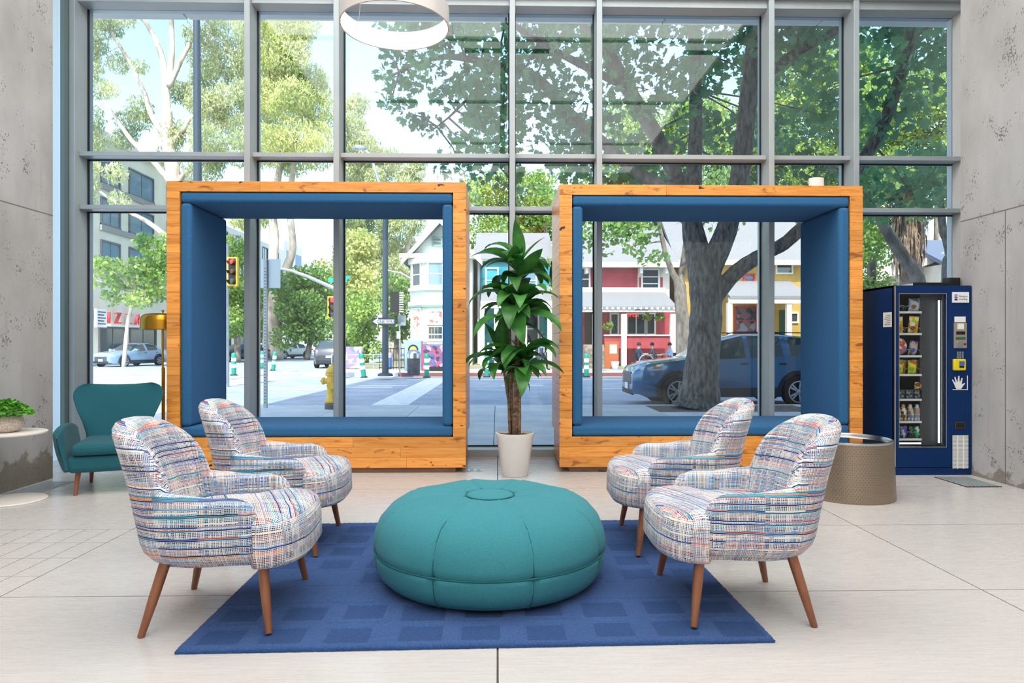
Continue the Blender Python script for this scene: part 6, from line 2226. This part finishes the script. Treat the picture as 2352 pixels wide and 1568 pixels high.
# ---- the big tree in front of the window
Tb = Vector((G(1602, 935).x, 13.15, 0))
bt = thing('plane_tree', 'large spreading tree with a thick trunk on the pavement before the right box seat', 'tree', tuple(Tb))
YT0 = 13.15
LP = lambda pts, dy=None: [P(x, y, YT0 + (dy[i] if dy else 0)) for i, (x, y) in enumerate(pts)]
tr = LP([(1602, 942), (1606, 915), (1611, 860), (1618, 780), (1622, 700), (1618, 630), (1606, 570)])
tr[0].z = -0.03
limb(tr, [0.52, 0.40, 0.34, 0.305, 0.305, 0.32, 0.28], bt, MAT['bark_dark'], 'trunk', 22, 0.03, 1, Tb)
limbs = [
    (LP([(1612, 610), (1590, 520), (1592, 420), (1598, 300), (1596, 160), (1590, 20), (1585, -200)], [0, .2, .5, .8, 1.0, 1.2, 1.5]), [0.25, 0.21, 0.17, 0.14, 0.12, 0.10, 0.06]),
    (LP([(1560, 420), (1550, 400), (1500, 300), (1440, 200), (1390, 110), (1330, 30), (1250, -140)], [-.15, -.2, -.5, -.9, -1.1, -1.3, -1.6]), [0.15, 0.14, 0.15, 0.13, 0.115, 0.10, 0.05]),
    (LP([(1628, 620), (1668, 530), (1695, 430), (1708, 330), (1722, 200), (1735, 60), (1748, -160)], [0, -.1, -.3, -.4, -.5, -.5, -.6]), [0.24, 0.20, 0.185, 0.18, 0.16, 0.14, 0.09]),
    (LP([(1632, 690), (1690, 625), (1750, 585), (1800, 560), (1850, 515), (1930, 440), (2005, 330), (2050, 230), (2085, 110), (2110, -40)], [0, -.1, -.3, -.4, -.5, -.7, -1, -1.2, -1.4, -1.5]), [0.19, 0.15, 0.13, 0.125, 0.12, 0.115, 0.11, 0.10, 0.085, 0.05]),
    (LP([(1560, 440), (1470, 400), (1400, 340), (1310, 262), (1230, 178), (1140, 150), (1030, 130), (950, 150), (900, 175)], [-.3, .3, .7, 1, 1.2, 1.2, 1.1, 1, 1]), [0.12, 0.12, 0.12, 0.115, 0.105, 0.085, 0.06, 0.03, 0.015]),
    (LP([(1140, 150), (1080, 220), (1030, 270), (990, 300)], [1.2, 1.2, 1.2, 1.2]), [0.05, 0.035, 0.02, 0.01]),
    (LP([(1722, 200), (1830, 120), (1940, 60), (2060, -20)], [-.5, -1, -1.4, -1.7]), [0.12, 0.09, 0.07, 0.04]),
    (LP([(1440, 200), (1300, 130), (1180, 60), (1080, 0)], [-1.1, -1.4, -1.7, -2]), [0.08, 0.06, 0.045, 0.02]),
    (LP([(1606, 590), (1582, 500), (1562, 424), (1550, 400)], [0.1, .05, -.14, -.2]), [0.17, 0.16, 0.15, 0.135]),
]
anch = []
for i, (pts, r) in enumerate(limbs):
    limb(pts, r, bt, MAT['bark_grey'] if i in (1, 4) else MAT['bark_dark'], 'branch', 14, 0.05, i + 3, Tb)
    for k, (p, q) in enumerate(zip(pts, pts[1:])):
        if k >= 1:
            anch += [p.lerp(q, t / 3) - Tb for t in range(3)]
R = random.Random(11)
blobs = []
def bl(px, py, dy, r, sq=0.8):
    blobs.append((P(px, py, YT0 + dy) - Tb, r, sq))
for px in range(930, 2330, 92):                      # upper crown
    for py in (-190, -80, 20):
        if px < 1000 and py < 10:
            continue
        bl(px + R.uniform(-40, 40), py + R.uniform(-40, 40), R.uniform(-2.6, 3.2), R.uniform(0.65, 1.05))
for px in range(1130, 2330, 88):
    for py in (120, 220):
        if R.random() < 0.88:
            bl(px + R.uniform(-45, 45), py + R.uniform(-40, 40), R.uniform(-2.2, 3.4), R.uniform(0.5, 0.95))
for px in range(1090, 2330, 90):
    for py in (310, 390):
        if R.random() < (0.8 if px > 1380 else 0.62):
            bl(px + R.uniform(-40, 40), py + R.uniform(-28, 28), R.uniform(0.4, 4.2), R.uniform(0.4, 0.8))
for (px, py, r) in ((905, 175, .42), (930, 120, .40), (960, 60, .42), (900, 230, .34), (940, 260, .36), (985, 285, .40), (1030, 215, .42), (1000, 150, .45), (1060, 100, .5), (1075, 190, .5), (1100, 280, .45), (1055, 320, .26), (950, 190, .38), (895, 130, .25), (1010, 80, .5), (1045, 30, .5), (1095, 50, .55), (1130, 130, .55), (1120, 210, .5)):
    bl(px, py, 1.0 + R.uniform(-.6, .8), r, 0.7)
for (px, py, r) in ((1420, 440, .5), (1520, 440, .45), (1760, 430, .5), (1850, 450, .5), (1880, 500, .3), (2010, 470, .55), (2090, 440, .6), (2180, 450, .55), (2000, 400, .6), (2150, 380, .6)):
    bl(px, py, R.uniform(0.5, 3.0), r)
cloud = leaf_cloud(blobs, 250, MAPLE, (0.10, 0.175), 0.7, 5, 0.3)
pl_leaf = leafmat('plane_leaf', S(74, 132, 98), S(128, 176, 116), 0.9, 0.5, 0.42)
idx_all = np.arange(len(cloud[0]))
cp = np.array(cloud[0]) + np.array(Tb)
dist = np.linalg.norm(cp - np.array((0, 0, EYE)), axis=1)
# the ones that show largest: nearest inside the view
u = cp[:, 0] / cp[:, 1]
v = (cp[:, 2] - EYE) / cp[:, 1]
inview = (u > -0.2) & (u < 0.66) & (v > 0.2) & (v < 0.49)
near = idx_all[inview][np.argsort(dist[inview])[:300]]
restm = np.ones(len(idx_all), bool)
restm[near] = False
leaf_mesh_obj('foliage', cloud, MAPLE, pl_leaf, bt, idx_all[restm])
one = bpy.data.meshes.new('leaf')
one.from_pydata(MAPLE, [], [tuple(range(len(MAPLE)))])
one.materials.append(leafmat('plane_leaf_near', S(78, 136, 94), S(132, 180, 112), 2.0, 0.45, 0.42, rand=0.15))
for i in near:
    o = bpy.data.objects.new('leaf', one)
    COL.objects.link(o)
    o.parent = bt
    A, B_, N_, s_ = cloud[1][i], cloud[2][i], cloud[3][i], cloud[4][i]
    M = Matrix(((B_[0], A[0], N_[0]), (B_[1], A[1], N_[1]), (B_[2], A[2], N_[2])))
    o.rotation_euler = M.to_euler()
    o.location = cloud[0][i]
    o.scale = (s_, s_, s_)
twigs(blobs, anch, bt, MAT['bark_grey'], Tb, 4, 0.012)


def tree(name, label, base, limbs, blobs, per, shape, size, droop, mat, bark, seed, flat=0.0, group=None, tw=0.02):
    base = Vector(base)
    o = thing(name, label, 'tree', tuple(base), group=group)
    an = []
    for i, (pts, r) in enumerate(limbs):
        limb(pts, r, o, bark, 'trunk' if i == 0 else 'branch', 12, 0.05, seed + i, base)
        for k, (p, q) in enumerate(zip(pts, pts[1:])):
            if k >= 1 or i > 0 or len(pts) == 2:
                an += [p.lerp(q, t / 3) - base for t in range(4)]
    bs = [(c - base, r, s) for c, r, s in blobs]
    cl = leaf_cloud(bs, per, shape, size, droop, seed, flat)
    leaf_mesh_obj('foliage', cl, shape, mat, o)
    twigs(bs, an, o, bark, base, seed, tw)
    return o


def fill(rects, Y, dY, r, step, seed, keep=1.0, sq=0.9):
    """clumps spread through a crown given by pixel boxes at depth Y"""
    R = random.Random(seed)
    out = []
    for (x0, y0, x1, y1) in rects:
        x = x0
        while x <= x1:
            y = y0
            while y <= y1:
                if R.random() < keep:
                    out.append((P(x + R.uniform(-.45, .45) * step, y + R.uniform(-.45, .45) * step, Y + R.uniform(-dY, dY)), r * R.uniform(0.65, 1.15), sq))
                y += step
            x += step
    return out


euc = leafmat('eucalyptus_leaf', S(146, 162, 108), S(214, 216, 164), 0.35, 0.5, 0.35)
euc2 = leafmat('eucalyptus_leaf_bright', S(164, 180, 102), S(228, 228, 160), 0.3, 0.5, 0.35)
YE = 45.0
Q = lambda pts, Y=YE: [P(x, y, Y) for x, y in pts]
tree('eucalyptus', 'tall pale-barked eucalyptus left, its trunk rising behind the left box seat', (P(440, 800, YE).x, YE, 0), [
    ([Vector((P(440, 800, YE).x, YE, -0.1))] + Q([(425, 650), (408, 480), (395, 380), (386, 330), (384, 250)]), [0.75, 0.6, 0.48, 0.43, 0.36, 0.30]),
    (Q([(386, 320), (350, 270), (330, 210), (290, 130), (245, 60), (200, 0)]), [0.22, 0.17, 0.15, 0.12, 0.10, 0.06]),
    (Q([(384, 260), (380, 200), (372, 130), (340, 60), (300, 10), (280, -60)]), [0.26, 0.22, 0.18, 0.15, 0.12, 0.08]),
    (Q([(386, 200), (395, 120), (394, 40), (400, -60)]), [0.20, 0.17, 0.14, 0.1]),
    (Q([(388, 200), (415, 140), (440, 90), (452, 20), (470, -60)]), [0.18, 0.15, 0.13, 0.11, 0.08]),
    (Q([(390, 330), (420, 300), (440, 270), (490, 245), (530, 235)]), [0.18, 0.14, 0.12, 0.09, 0.05]),
    (Q([(400, 430), (360, 380), (300, 320), (240, 230)]), [0.2, 0.17, 0.14, 0.08]),
    (Q([(415, 560), (385, 545), (340, 510), (285, 480), (230, 440)]), [0.22, 0.19, 0.15, 0.1, 0.06]),
    (Q([(405, 420), (430, 395), (470, 375)]), [0.2, 0.15, 0.08])],
    fill([(215, -80, 250, 330)], YE, 2, 1.2, 40, 1, 0.95) + fill([(250, -80, 340, 60)], YE, 2, 1.2, 46, 2, 0.85) + fill([(270, 150, 350, 330)], YE, 2, 0.85, 42, 3, 0.65)
    + fill([(465, -60, 560, 390)], YE, 2.5, 1.25, 44, 4, 0.95) + fill([(400, 200, 460, 400)], YE, 2, 0.9, 42, 5, 0.75) + fill([(345, 20, 450, 100)], YE, 2, 0.8, 48, 6, 0.55) + fill([(215, 380, 300, 470)], YE - 8, 1, 0.8, 44, 7, 0.5),
    560, BLADE, (0.19, 0.32), 1.6, euc, MAT['bark_pale'], 30, tw=0.014)
YE2 = 60.0
Q2 = lambda pts: Q(pts, YE2)
tree('eucalyptus', 'bright yellow-green eucalyptus with a forked trunk seen through the left box seat', (P(625, 800, YE2).x, YE2, 0), [
    ([Vector((P(625, 800, YE2).x, YE2, -0.1))] + Q2([(627, 740), (632, 690), (640, 650)]), [1.0, 0.75, 0.66, 0.6]),
    (Q2([(636, 660), (628, 600), (630, 540), (626, 480), (640, 400), (650, 340)]), [0.5, 0.42, 0.4, 0.36, 0.3, 0.2]),
    (Q2([(642, 655), (660, 610), (672, 570), (668, 510), (662, 460), (672, 400), (680, 300)]), [0.42, 0.38, 0.34, 0.3, 0.28, 0.25, 0.15])],
    fill([(596, -80, 700, 60)], YE2, 3, 1.9, 42, 8, 0.95) + fill([(596, 70, 676, 210)], YE2, 3, 2.0, 36, 9, 1.0) + fill([(596, 220, 745, 400)], YE2, 3, 1.9, 46, 10, 0.97) + fill([(690, 180, 735, 220)], YE2, 2, 1.3, 44, 11, 0.8) + fill([(540, 500, 600, 540)], YE2, 2, 1.2, 44, 12, 0.8) + fill([(596, 500, 650, 545)], YE2, 2, 0.9, 50, 13, 0.4),
    430, BLADE, (0.26, 0.40), 1.6, euc2, MAT['bark_pale'], 40, tw=0.018)
YE3 = 75.0
tree('eucalyptus', 'feathery pale eucalyptus rising behind the Victorian house', (P(905, 800, YE3).x, YE3, 0), [
    ([Vector((P(905, 800, YE3).x, YE3, -0.1))] + Q([(900, 700), (890, 600), (870, 480), (850, 360)], YE3), [0.9, 0.7, 0.6, 0.45, 0.2]),
    (Q([(895, 640), (930, 580), (960, 500)], YE3), [0.4, 0.3, 0.15])],
    fill([(800, 250, 850, 400)], YE3, 3, 1.8, 34, 14, 0.85) + fill([(800, 400, 960, 700)], YE3, 4, 2.1, 42, 15, 0.92) + fill([(870, 360, 950, 400)], YE3, 3, 1.5, 40, 16, 0.7),
    340, BLADE, (0.32, 0.48), 1.4, euc, MAT['bark_pale'], 50, tw=0.02)
grn1 = leafmat('street_tree_leaf', S(104, 146, 66), S(180, 202, 108), 0.6, 0.5, 0.35)
grn2 = leafmat('deep_green_leaf', S(86, 128, 68), S(150, 182, 98), 0.6, 0.5, 0.35)
YS = 40.0
tree('street_tree', 'small leafy street tree in front of the cream building', (P(284, 800, YS).x, YS, 0), [
    ([Vector((P(284, 805, YS).x, YS, -0.1))] + Q([(292, 750), (298, 720), (304, 690), (312, 660)], YS), [0.12, 0.10, 0.095, 0.09, 0.06]),
    (Q([(300, 712), (318, 690), (340, 660)], YS), [0.09, 0.07, 0.04])],
    fill([(225, 595, 265, 650)], YS, 1, 0.62, 24, 17, 0.9) + fill([(265, 625, 370, 680)], YS, 1, 0.66, 26, 18, 0.85) + fill([(320, 560, 378, 650)], YS, 1, 0.7, 26, 19, 0.9),
    210, OVAL, (0.18, 0.28), 0.4, grn1, MAT['bark_pale'], 60)
for i, (rects, Y, bx, lm, lab) in enumerate((
        ([(655, 650, 700, 780), (690, 640, 755, 760)], 58, 700, [(705, 800), (714, 775), (720, 752), (735, 720), (750, 690)], 'dark-stemmed leaning tree in the side street'),
        ([(528, 575, 560, 640), (530, 660, 562, 760)], 50, 545, [(545, 800), (545, 740), (545, 690)], 'leafy tree just beyond the traffic light at the inner edge of the left seat'),
        ([(596, 640, 618, 770)], 71, 604, [(604, 810), (604, 740), (606, 690)], 'tree filling the gap between sign post and pale trunk'),
        ([(740, 620, 765, 730), (800, 560, 870, 700)], 62, 790, [(775, 800), (772, 770), (760, 740), (790, 700)], 'flowering pale tree behind the traffic signal'),
        ([(800, 700, 870, 800)], 44, 845, [(838, 812), (842, 790), (850, 760), (835, 735)], 'bright bushy tree left of the one way sign'),
        ([(900, 660, 935, 770)], 50, 912, [(912, 810), (912, 760), (915, 700)], 'narrow tree between signal pole and Victorian house'))):
    tree('street_tree', lab, (P(bx, 800, Y).x, Y, 0), [([Vector((P(lm[0][0], 800, Y).x, Y, -0.1))] + Q(lm, Y)[1:], [0.26, 0.2, 0.16, 0.12, 0.08][:len(lm)])],
         fill(rects, Y, 2, Y * 0.021, 24, 70 + i, 0.92), 8.5e5 / Y ** 2 / 1.2, OVAL, (Y * 0.0034, Y * 0.0054), 0.4, (grn2, grn1, grn1, euc2, grn1, grn2)[i], MAT['bark_grey'], 80 + i)
# slim street tree across the road, before the red house
YK = 27.6
tree('street_tree', 'slim forked street tree between the red and yellow houses', (P(1572, 800, YK + 1.6).x, YK + 1.6, 0), [
    ([Vector((P(1572, 800, YK + 1.6).x, YK + 1.6, -0.1))] + Q([(1570, 760), (1564, 700), (1562, 660), (1556, 640)], YK + 1.6), [0.36, 0.32, 0.28, 0.26, 0.2]),
    (Q([(1558, 650), (1540, 615), (1526, 570), (1515, 520), (1500, 450)], YK + 1.6), [0.16, 0.13, 0.11, 0.09, 0.05]),
    (Q([(1562, 655), (1570, 600), (1578, 540), (1585, 470), (1590, 400)], YK + 1.6), [0.16, 0.14, 0.12, 0.1, 0.05])],
    fill([(1340, 515, 1480, 560)], YK, 1.5, 0.62, 34, 90, 0.85) + fill([(1400, 560, 1425, 590)], YK, .5, 0.4, 26, 91, 0.8) + fill([(1480, 590, 1525, 620)], YK, .6, 0.42, 26, 92, 0.9) + fill([(1290, 430, 1700, 520)], YK + 1, 2, 0.95, 48, 93, 0.8) + fill([(1290, 540, 1330, 600)], YK + 2, 1, 0.5, 30, 94, 0.7),
    150, OVAL, (0.16, 0.26), 0.4, grn2, MAT['bark_grey'], 95)
for i, (rects, Y, bx, lab, m) in enumerate((
        ([(1420, 260, 1760, 600)], 54, 1700, 'sunlit tree between the red and yellow houses', grn1),
        ([(1100, 420, 1290, 560)], 58, 1250, 'tree behind the turquoise house', grn1),
        ([(1180, 620, 1275, 760)], 57, 1255, 'bushy tree between the turquoise and red houses', grn1),
        ([(1760, 130, 2000, 560)], 52, 1880, 'tall sunlit tree behind the yellow house', grn1),
        ([(1985, 180, 2240, 420)], 46, 2150, 'sunlit tree behind the beige house', grn1),
        ([(1985, 510, 2030, 660)], 27, 2000, 'leafy shrub tree left of the palm', grn1))):
    tree('garden_tree', lab, (P(bx, 800, Y).x, Y, 0), [([Vector((P(bx, 800, Y).x, Y, -0.1))] + Q([(bx, 700), (bx + 4, (rects[0][1] + rects[0][3]) / 2)], Y), [0.3, 0.22, 0.12])],
         fill(rects, Y, 2, Y * 0.030, 40 if Y > 40 else 30, 100 + i, 0.92), 7.0e5 / Y ** 2, OVAL, (Y * 0.0034, Y * 0.0056), 0.4, m, MAT['bark_grey'], 110 + i)
# trunks at the right: leaning grey tree and forked tree
YG = 19.0
tree('leaning_tree', 'leaning grey trunk crossing in front of the palm at the right', (P(2118, 800, YG).x, YG, 0), [
    ([Vector((P(2130, 800, YG).x, YG, -0.1))] + Q([(2112, 660), (2078, 595), (2040, 535), (1990, 450)], YG), [0.22, 0.19, 0.17, 0.15, 0.08])],
    fill([(1985, 400, 2060, 470)], YG, 1, 0.5, 40, 120, 0.7), 200, OVAL, (0.14, 0.2), 0.4, grn2, MAT['bark_grey'], 121)
tree('forked_tree', 'forked trunk at the right edge beside the concrete wall', (P(2180, 800, 21).x, 21, 0), [
    ([Vector((P(2180, 800, 21).x, 21, -0.1))] + Q([(2185, 640), (2190, 590)], 21), [0.34, 0.28, 0.26]),
    (Q([(2188, 600), (2178, 560), (2165, 520), (2160, 440)], 21), [0.17, 0.14, 0.12, 0.08]),
    (Q([(2192, 596), (2202, 540), (2210, 480), (2214, 380)], 21), [0.2, 0.18, 0.15, 0.1])],
    fill([(2120, 430, 2230, 480)], 21, 1, 0.55, 40, 122, 0.8), 190, OVAL, (0.14, 0.22), 0.4, grn2, MAT['bark_dark'], 123)
# palm with a hanging skirt of dead fronds
YPM = 25.0
pb = Vector((P(2086, 800, YPM).x, YPM, 0))
pm = thing('palm_tree', 'palm with a brown skirt of dead fronds behind the vending machine', 'tree', tuple(pb))
MB().tube([(0, 0, -0.1), (0.0, 0, 3), (-0.1, 0, 7.5)], [0.32, 0.28, 0.26], 16).build('trunk', simple('palm_trunk', S(120, 96, 84), S(160, 138, 122), 8, rough=0.95), pm, True, angle=180)
R = np.random.RandomState(3)
b = MB()
ztop, zbot = P(2086, 430, YPM).z, P(2086, 632, YPM).z
for k in range(520):
    a = R.rand() * 2 * PI
    z1 = lerp(zbot + 0.9, ztop, R.rand())
    ln_ = 0.7 + 0.7 * R.rand()
    r0, r1 = 0.30, (0.45 + 0.35 * R.rand()) * (0.6 + 0.4 * (z1 - zbot) / (ztop - zbot))
    w = 0.02 + 0.04 * R.rand()
    c, s_ = math.cos(a), math.sin(a)
    t_ = Vector((-s_, c, 0)) * w
    p0, p1, p2 = Vector((c * r0, s_ * r0, z1)), Vector((c * r1, s_ * r1, z1 - ln_ * 0.4)), Vector((c * r1 * 1.02, s_ * r1 * 1.02, z1 - ln_))
    b.add([p0 - t_, p0 + t_, p1 + t_, p1 - t_, p2], ((0, 1, 2, 3), (3, 2, 4)))
tag(b.build('dead_frond_skirt', simple('dead_frond', S(110, 88, 72), S(176, 150, 122), 5, rough=0.95), pm), kind='stuff')
fr_m = leafmat('palm_frond', S(90, 120, 60), S(150, 170, 90), 1, 0.5, 0.3)
for k in range(16):
    a = 2 * PI * k / 16 + 0.1
    b = MB()
    up = 0.9 if k % 2 else 0.35
    rows = []
    for j in range(7):
        t_ = j / 6
        d = 1.9 * t_
        z = ztop + 0.1 + up * math.sin(t_ * 2.0) * 0.8 - 0.9 * t_ * t_
        c = Vector((math.cos(a) * d, math.sin(a) * d, z))
        w = 0.34 * math.sin(PI * min(1, t_ * 0.9 + 0.08))
        tt = Vector((-math.sin(a), math.cos(a), 0)) * w
        rows.append([c - tt - Vector((0, 0, 0.15 * w)), c, c + tt - Vector((0, 0, 0.15 * w))])
    b.grid(rows).build('frond', fr_m, pm)

# ================================================================== PEOPLE AT THE CAFÉ
def person(loc, rz, label, J, edges, shirt, trousers, skin, hairc):
    o = thing('person', label, 'person', loc, rz)
    names = list(J)
    me = bpy.data.meshes.new('body')
    me.from_pydata([J[n][:3] for n in names], [(names.index(a), names.index(c)) for a, c in edges], [])
    tmp = bpy.data.objects.new('tmp_body', me)
    COL.objects.link(tmp)
    sk = tmp.modifiers.new('skin', 'SKIN')
    for i, n in enumerate(names):
        r = J[n][3]
        me.skin_vertices[0].data[i].radius = (r, r)
    me.skin_vertices[0].data[names.index('pelvis')].use_root = True
    sb = tmp.modifiers.new('soft', 'SUBSURF')
    sb.levels = 1
    dg = bpy.context.evaluated_depsgraph_get()
    m2 = bpy.data.meshes.new_from_object(tmp.evaluated_get(dg))
    bpy.data.objects.remove(tmp, do_unlink=True)
    m2.materials.clear()
    for m in (skin, shirt, trousers, MAT['black']):
        m2.materials.append(m)
    kind = {}
    for n in names:
        kind[n] = 2 if any(t in n for t in ('hip', 'knee', 'pelvis')) else 1 if any(t in n for t in ('chest', 'waist', 'shoulder', 'elbow')) else 3 if any(t in n for t in ('toe', 'ankle')) else 0
    for p in m2.polygons:
        c = p.center
        nn = min(names, key=lambda n: (Vector(J[n][:3]) - c).length - J[n][3])
        p.material_index = kind[nn]
        p.use_smooth = True
    share(m2, 'body', o)
    h = Vector(J['head'][:3])
    rows = []
    for j in range(7):
        t_ = j / 6 * PI * 0.62
        rows.append([(h.x - 0.012 + 0.103 * math.sin(t_) * math.cos(a), h.y + 0.098 * math.sin(t_) * math.sin(a), h.z + 0.03 + 0.118 * math.cos(t_)) for a in [2 * PI * k / 14 for k in range(14)]])
    hair = MB().grid(rows, True).build('hair', hairc, o, True, angle=180)
    for s_ in (-1, 1):
        MB().lathe([(0, -0.012), (0.012, 0), (0, 0.012)], 8, c=(h.x + 0.088, h.y + s_ * 0.034, h.z + 0.01)).build('eye', MAT['black'], o)
    MB().lathe([(0, -0.02), (0.014, -0.005), (0, 0.025)], 8, c=(h.x + 0.098, h.y, h.z - 0.02)).build('nose', skin, o)
    MB().box(h.x + 0.078, h.x + 0.092, h.y - 0.022, h.y + 0.022, h.z - 0.062, h.z - 0.052).build('mouth', simple('lips', S(150, 80, 76), rough=0.6) if 'lips' not in bpy.data.materials else bpy.data.materials['lips'], o)
    return o


def seated():
    J = {'pelvis': (0, 0, 0.50, 0.14), 'waist': (-0.02, 0, 0.66, 0.125), 'chest': (0.0, 0, 0.86, 0.14), 'neck': (0.02, 0, 1.02, 0.055), 'head': (0.05, 0, 1.17, 0.095), 'crown': (0.045, 0, 1.27, 0.05)}
    E = [('pelvis', 'waist'), ('waist', 'chest'), ('chest', 'neck'), ('neck', 'head'), ('head', 'crown')]
    for s_, k in ((1, 'l'), (-1, 'r')):
        J.update({'shoulder_' + k: (0.0, s_ * 0.18, 0.94, 0.062), 'elbow_' + k: (0.10, s_ * 0.25, 0.72, 0.045), 'wrist_' + k: (0.33, s_ * 0.17, 0.76, 0.034), 'hand_' + k: (0.42, s_ * 0.15, 0.765, 0.03),
                  'hip_' + k: (0.05, s_ * 0.10, 0.50, 0.09), 'knee_' + k: (0.42, s_ * 0.13, 0.50, 0.066), 'ankle_' + k: (0.42, s_ * 0.13, 0.09, 0.042), 'toe_' + k: (0.56, s_ * 0.14, 0.045, 0.036)})
        E += [('chest', 'shoulder_' + k), ('shoulder_' + k, 'elbow_' + k), ('elbow_' + k, 'wrist_' + k), ('wrist_' + k, 'hand_' + k), ('pelvis', 'hip_' + k), ('hip_' + k, 'knee_' + k), ('knee_' + k, 'ankle_' + k), ('ankle_' + k, 'toe_' + k)]
    return J, E


def walking():
    J = {'pelvis': (0, 0, 0.94, 0.13), 'waist': (0.01, 0, 1.10, 0.12), 'chest': (0.03, 0, 1.32, 0.135), 'neck': (0.04, 0, 1.48, 0.055), 'head': (0.06, 0, 1.63, 0.095), 'crown': (0.055, 0, 1.73, 0.05)}
    E = [('pelvis', 'waist'), ('waist', 'chest'), ('chest', 'neck'), ('neck', 'head'), ('head', 'crown')]
    for s_, k in ((1, 'l'), (-1, 'r')):
        J.update({'shoulder_' + k: (0.03, s_ * 0.18, 1.40, 0.06), 'elbow_' + k: (-0.05 * s_, s_ * 0.24, 1.14, 0.044), 'wrist_' + k: (0.10 - 0.10 * s_, s_ * 0.24, 0.92, 0.033), 'hand_' + k: (0.14 - 0.12 * s_, s_ * 0.24, 0.84, 0.03),
                  'hip_' + k: (0.0, s_ * 0.10, 0.90, 0.09), 'knee_' + k: (0.20 * s_ + 0.06, s_ * 0.10, 0.50, 0.064), 'ankle_' + k: (0.30 * s_ - 0.02, s_ * 0.10, 0.09 + (0.04 if s_ < 0 else 0), 0.042), 'toe_' + k: (0.30 * s_ + 0.12, s_ * 0.10, 0.045, 0.034)})
        E += [('chest', 'shoulder_' + k), ('shoulder_' + k, 'elbow_' + k), ('elbow_' + k, 'wrist_' + k), ('wrist_' + k, 'hand_' + k), ('pelvis', 'hip_' + k), ('hip_' + k, 'knee_' + k), ('knee_' + k, 'ankle_' + k), ('ankle_' + k, 'toe_' + k)]
    return J, E


skin_m = simple('skin', S(190, 146, 122), rough=0.6)
hair_m = simple('dark_hair', S(36, 30, 30), rough=0.7)
clothes = [simple('cloth_%d' % i, c, rough=0.9) for i, c in enumerate((S(70, 84, 110), S(60, 60, 84), S(150, 176, 214), S(52, 60, 78)))]
YC = 31.8
J, E = seated()
person((P(1466, 800, YC).x, YC, 0), 0.3, 'person in dark blue top seated at the cafe, leftmost of three', J, E, clothes[0], clothes[3], skin_m, hair_m)
person((P(1503, 800, YC).x, YC + 0.3, 0), PI - 0.4, 'dark-haired person seated at the cafe, middle of three', J, E, clothes[1], clothes[3], skin_m, hair_m)
person((P(1540, 800, YC).x, YC, 0), PI + 0.2, 'person in light blue shirt seated at the cafe beside the slim tree', J, E, clothes[2], clothes[3], skin_m, hair_m)
J, E = walking()
person((P(1243, 800, 31).x, 31, 0), 0.0, 'person in dark trousers walking behind the tall plant', J, E, clothes[2], clothes[3], skin_m, hair_m)


def cafe_chair(x, y, rz, lab):
    o = thing('cafe_chair', lab, 'chair', (x, y, 0), rz, 'dark cafe chairs')
    MB().box(-0.2, 0.2, -0.2, 0.2, 0.36, 0.39).build('seat', MAT['black'], o, bevel=0.01)
    MB().box(-0.22, -0.19, -0.19, 0.19, 0.55, 0.82).build('backrest', MAT['black'], o, bevel=0.01)
    for sx in (-1, 1):
        for sy in (-1, 1):
            MB().tube([(sx * 0.18, sy * 0.17, 0.37 if sx > 0 else 0.80), (sx * 0.2, sy * 0.19, 0)], 0.014, 6).build('leg', MAT['black'], o)


cafe_chair(P(1466, 800, YC).x, YC, 0.3, 'dark cafe chair under the leftmost seated person')
cafe_chair(P(1503, 800, YC).x, YC + 0.3, PI - 0.4, 'dark cafe chair under the middle seated person')
cafe_chair(P(1540, 800, YC).x, YC, PI + 0.2, 'dark cafe chair under the person in light blue')
for i, px in enumerate((1485, 1522)):
    o = thing('cafe_table', ('left', 'right')[i] + ' small cafe table between the seated people', 'table', (P(px, 800, YC).x, YC + 0.1, 0), group='cafe tables')
    MB().lathe([(0, 0.70), (0.3, 0.70), (0.3, 0.73), (0, 0.73)], 24).build('table_top', MAT['metal_grey'], o)
    MB().tube([(0, 0, 0.02), (0, 0, 0.70)], 0.03, 8).build('stem', MAT['black'], o)
    MB().lathe([(0, 0), (0.2, 0), (0.18, 0.03), (0, 0.04)], 20).build('foot', MAT['black'], o)
q = G(1405, 838)
pot = thing('patio_planter', 'orange timber patio screen with a white pot at the foot of the red house steps', 'planter', (P(1405, 800, 34).x, 34, 0))
MB().box(-0.35, 0.35, 0, 0.1, 0, 1.35).build('screen', simple('orange_timber', S(170, 92, 52), rough=0.8), pot)
MB().lathe([(0, 0), (0.15, 0), (0.22, 0.36), (0.19, 0.36), (0, 0.33)], 20, c=(0.1, -0.4, 0)).build('pot', MAT['ceramic'], pot, True, angle=50)
MB().box(-0.1, 0.25, -0.02, 0.0, 0.75, 1.2).build('notice', MAT['plastic_white'], pot)
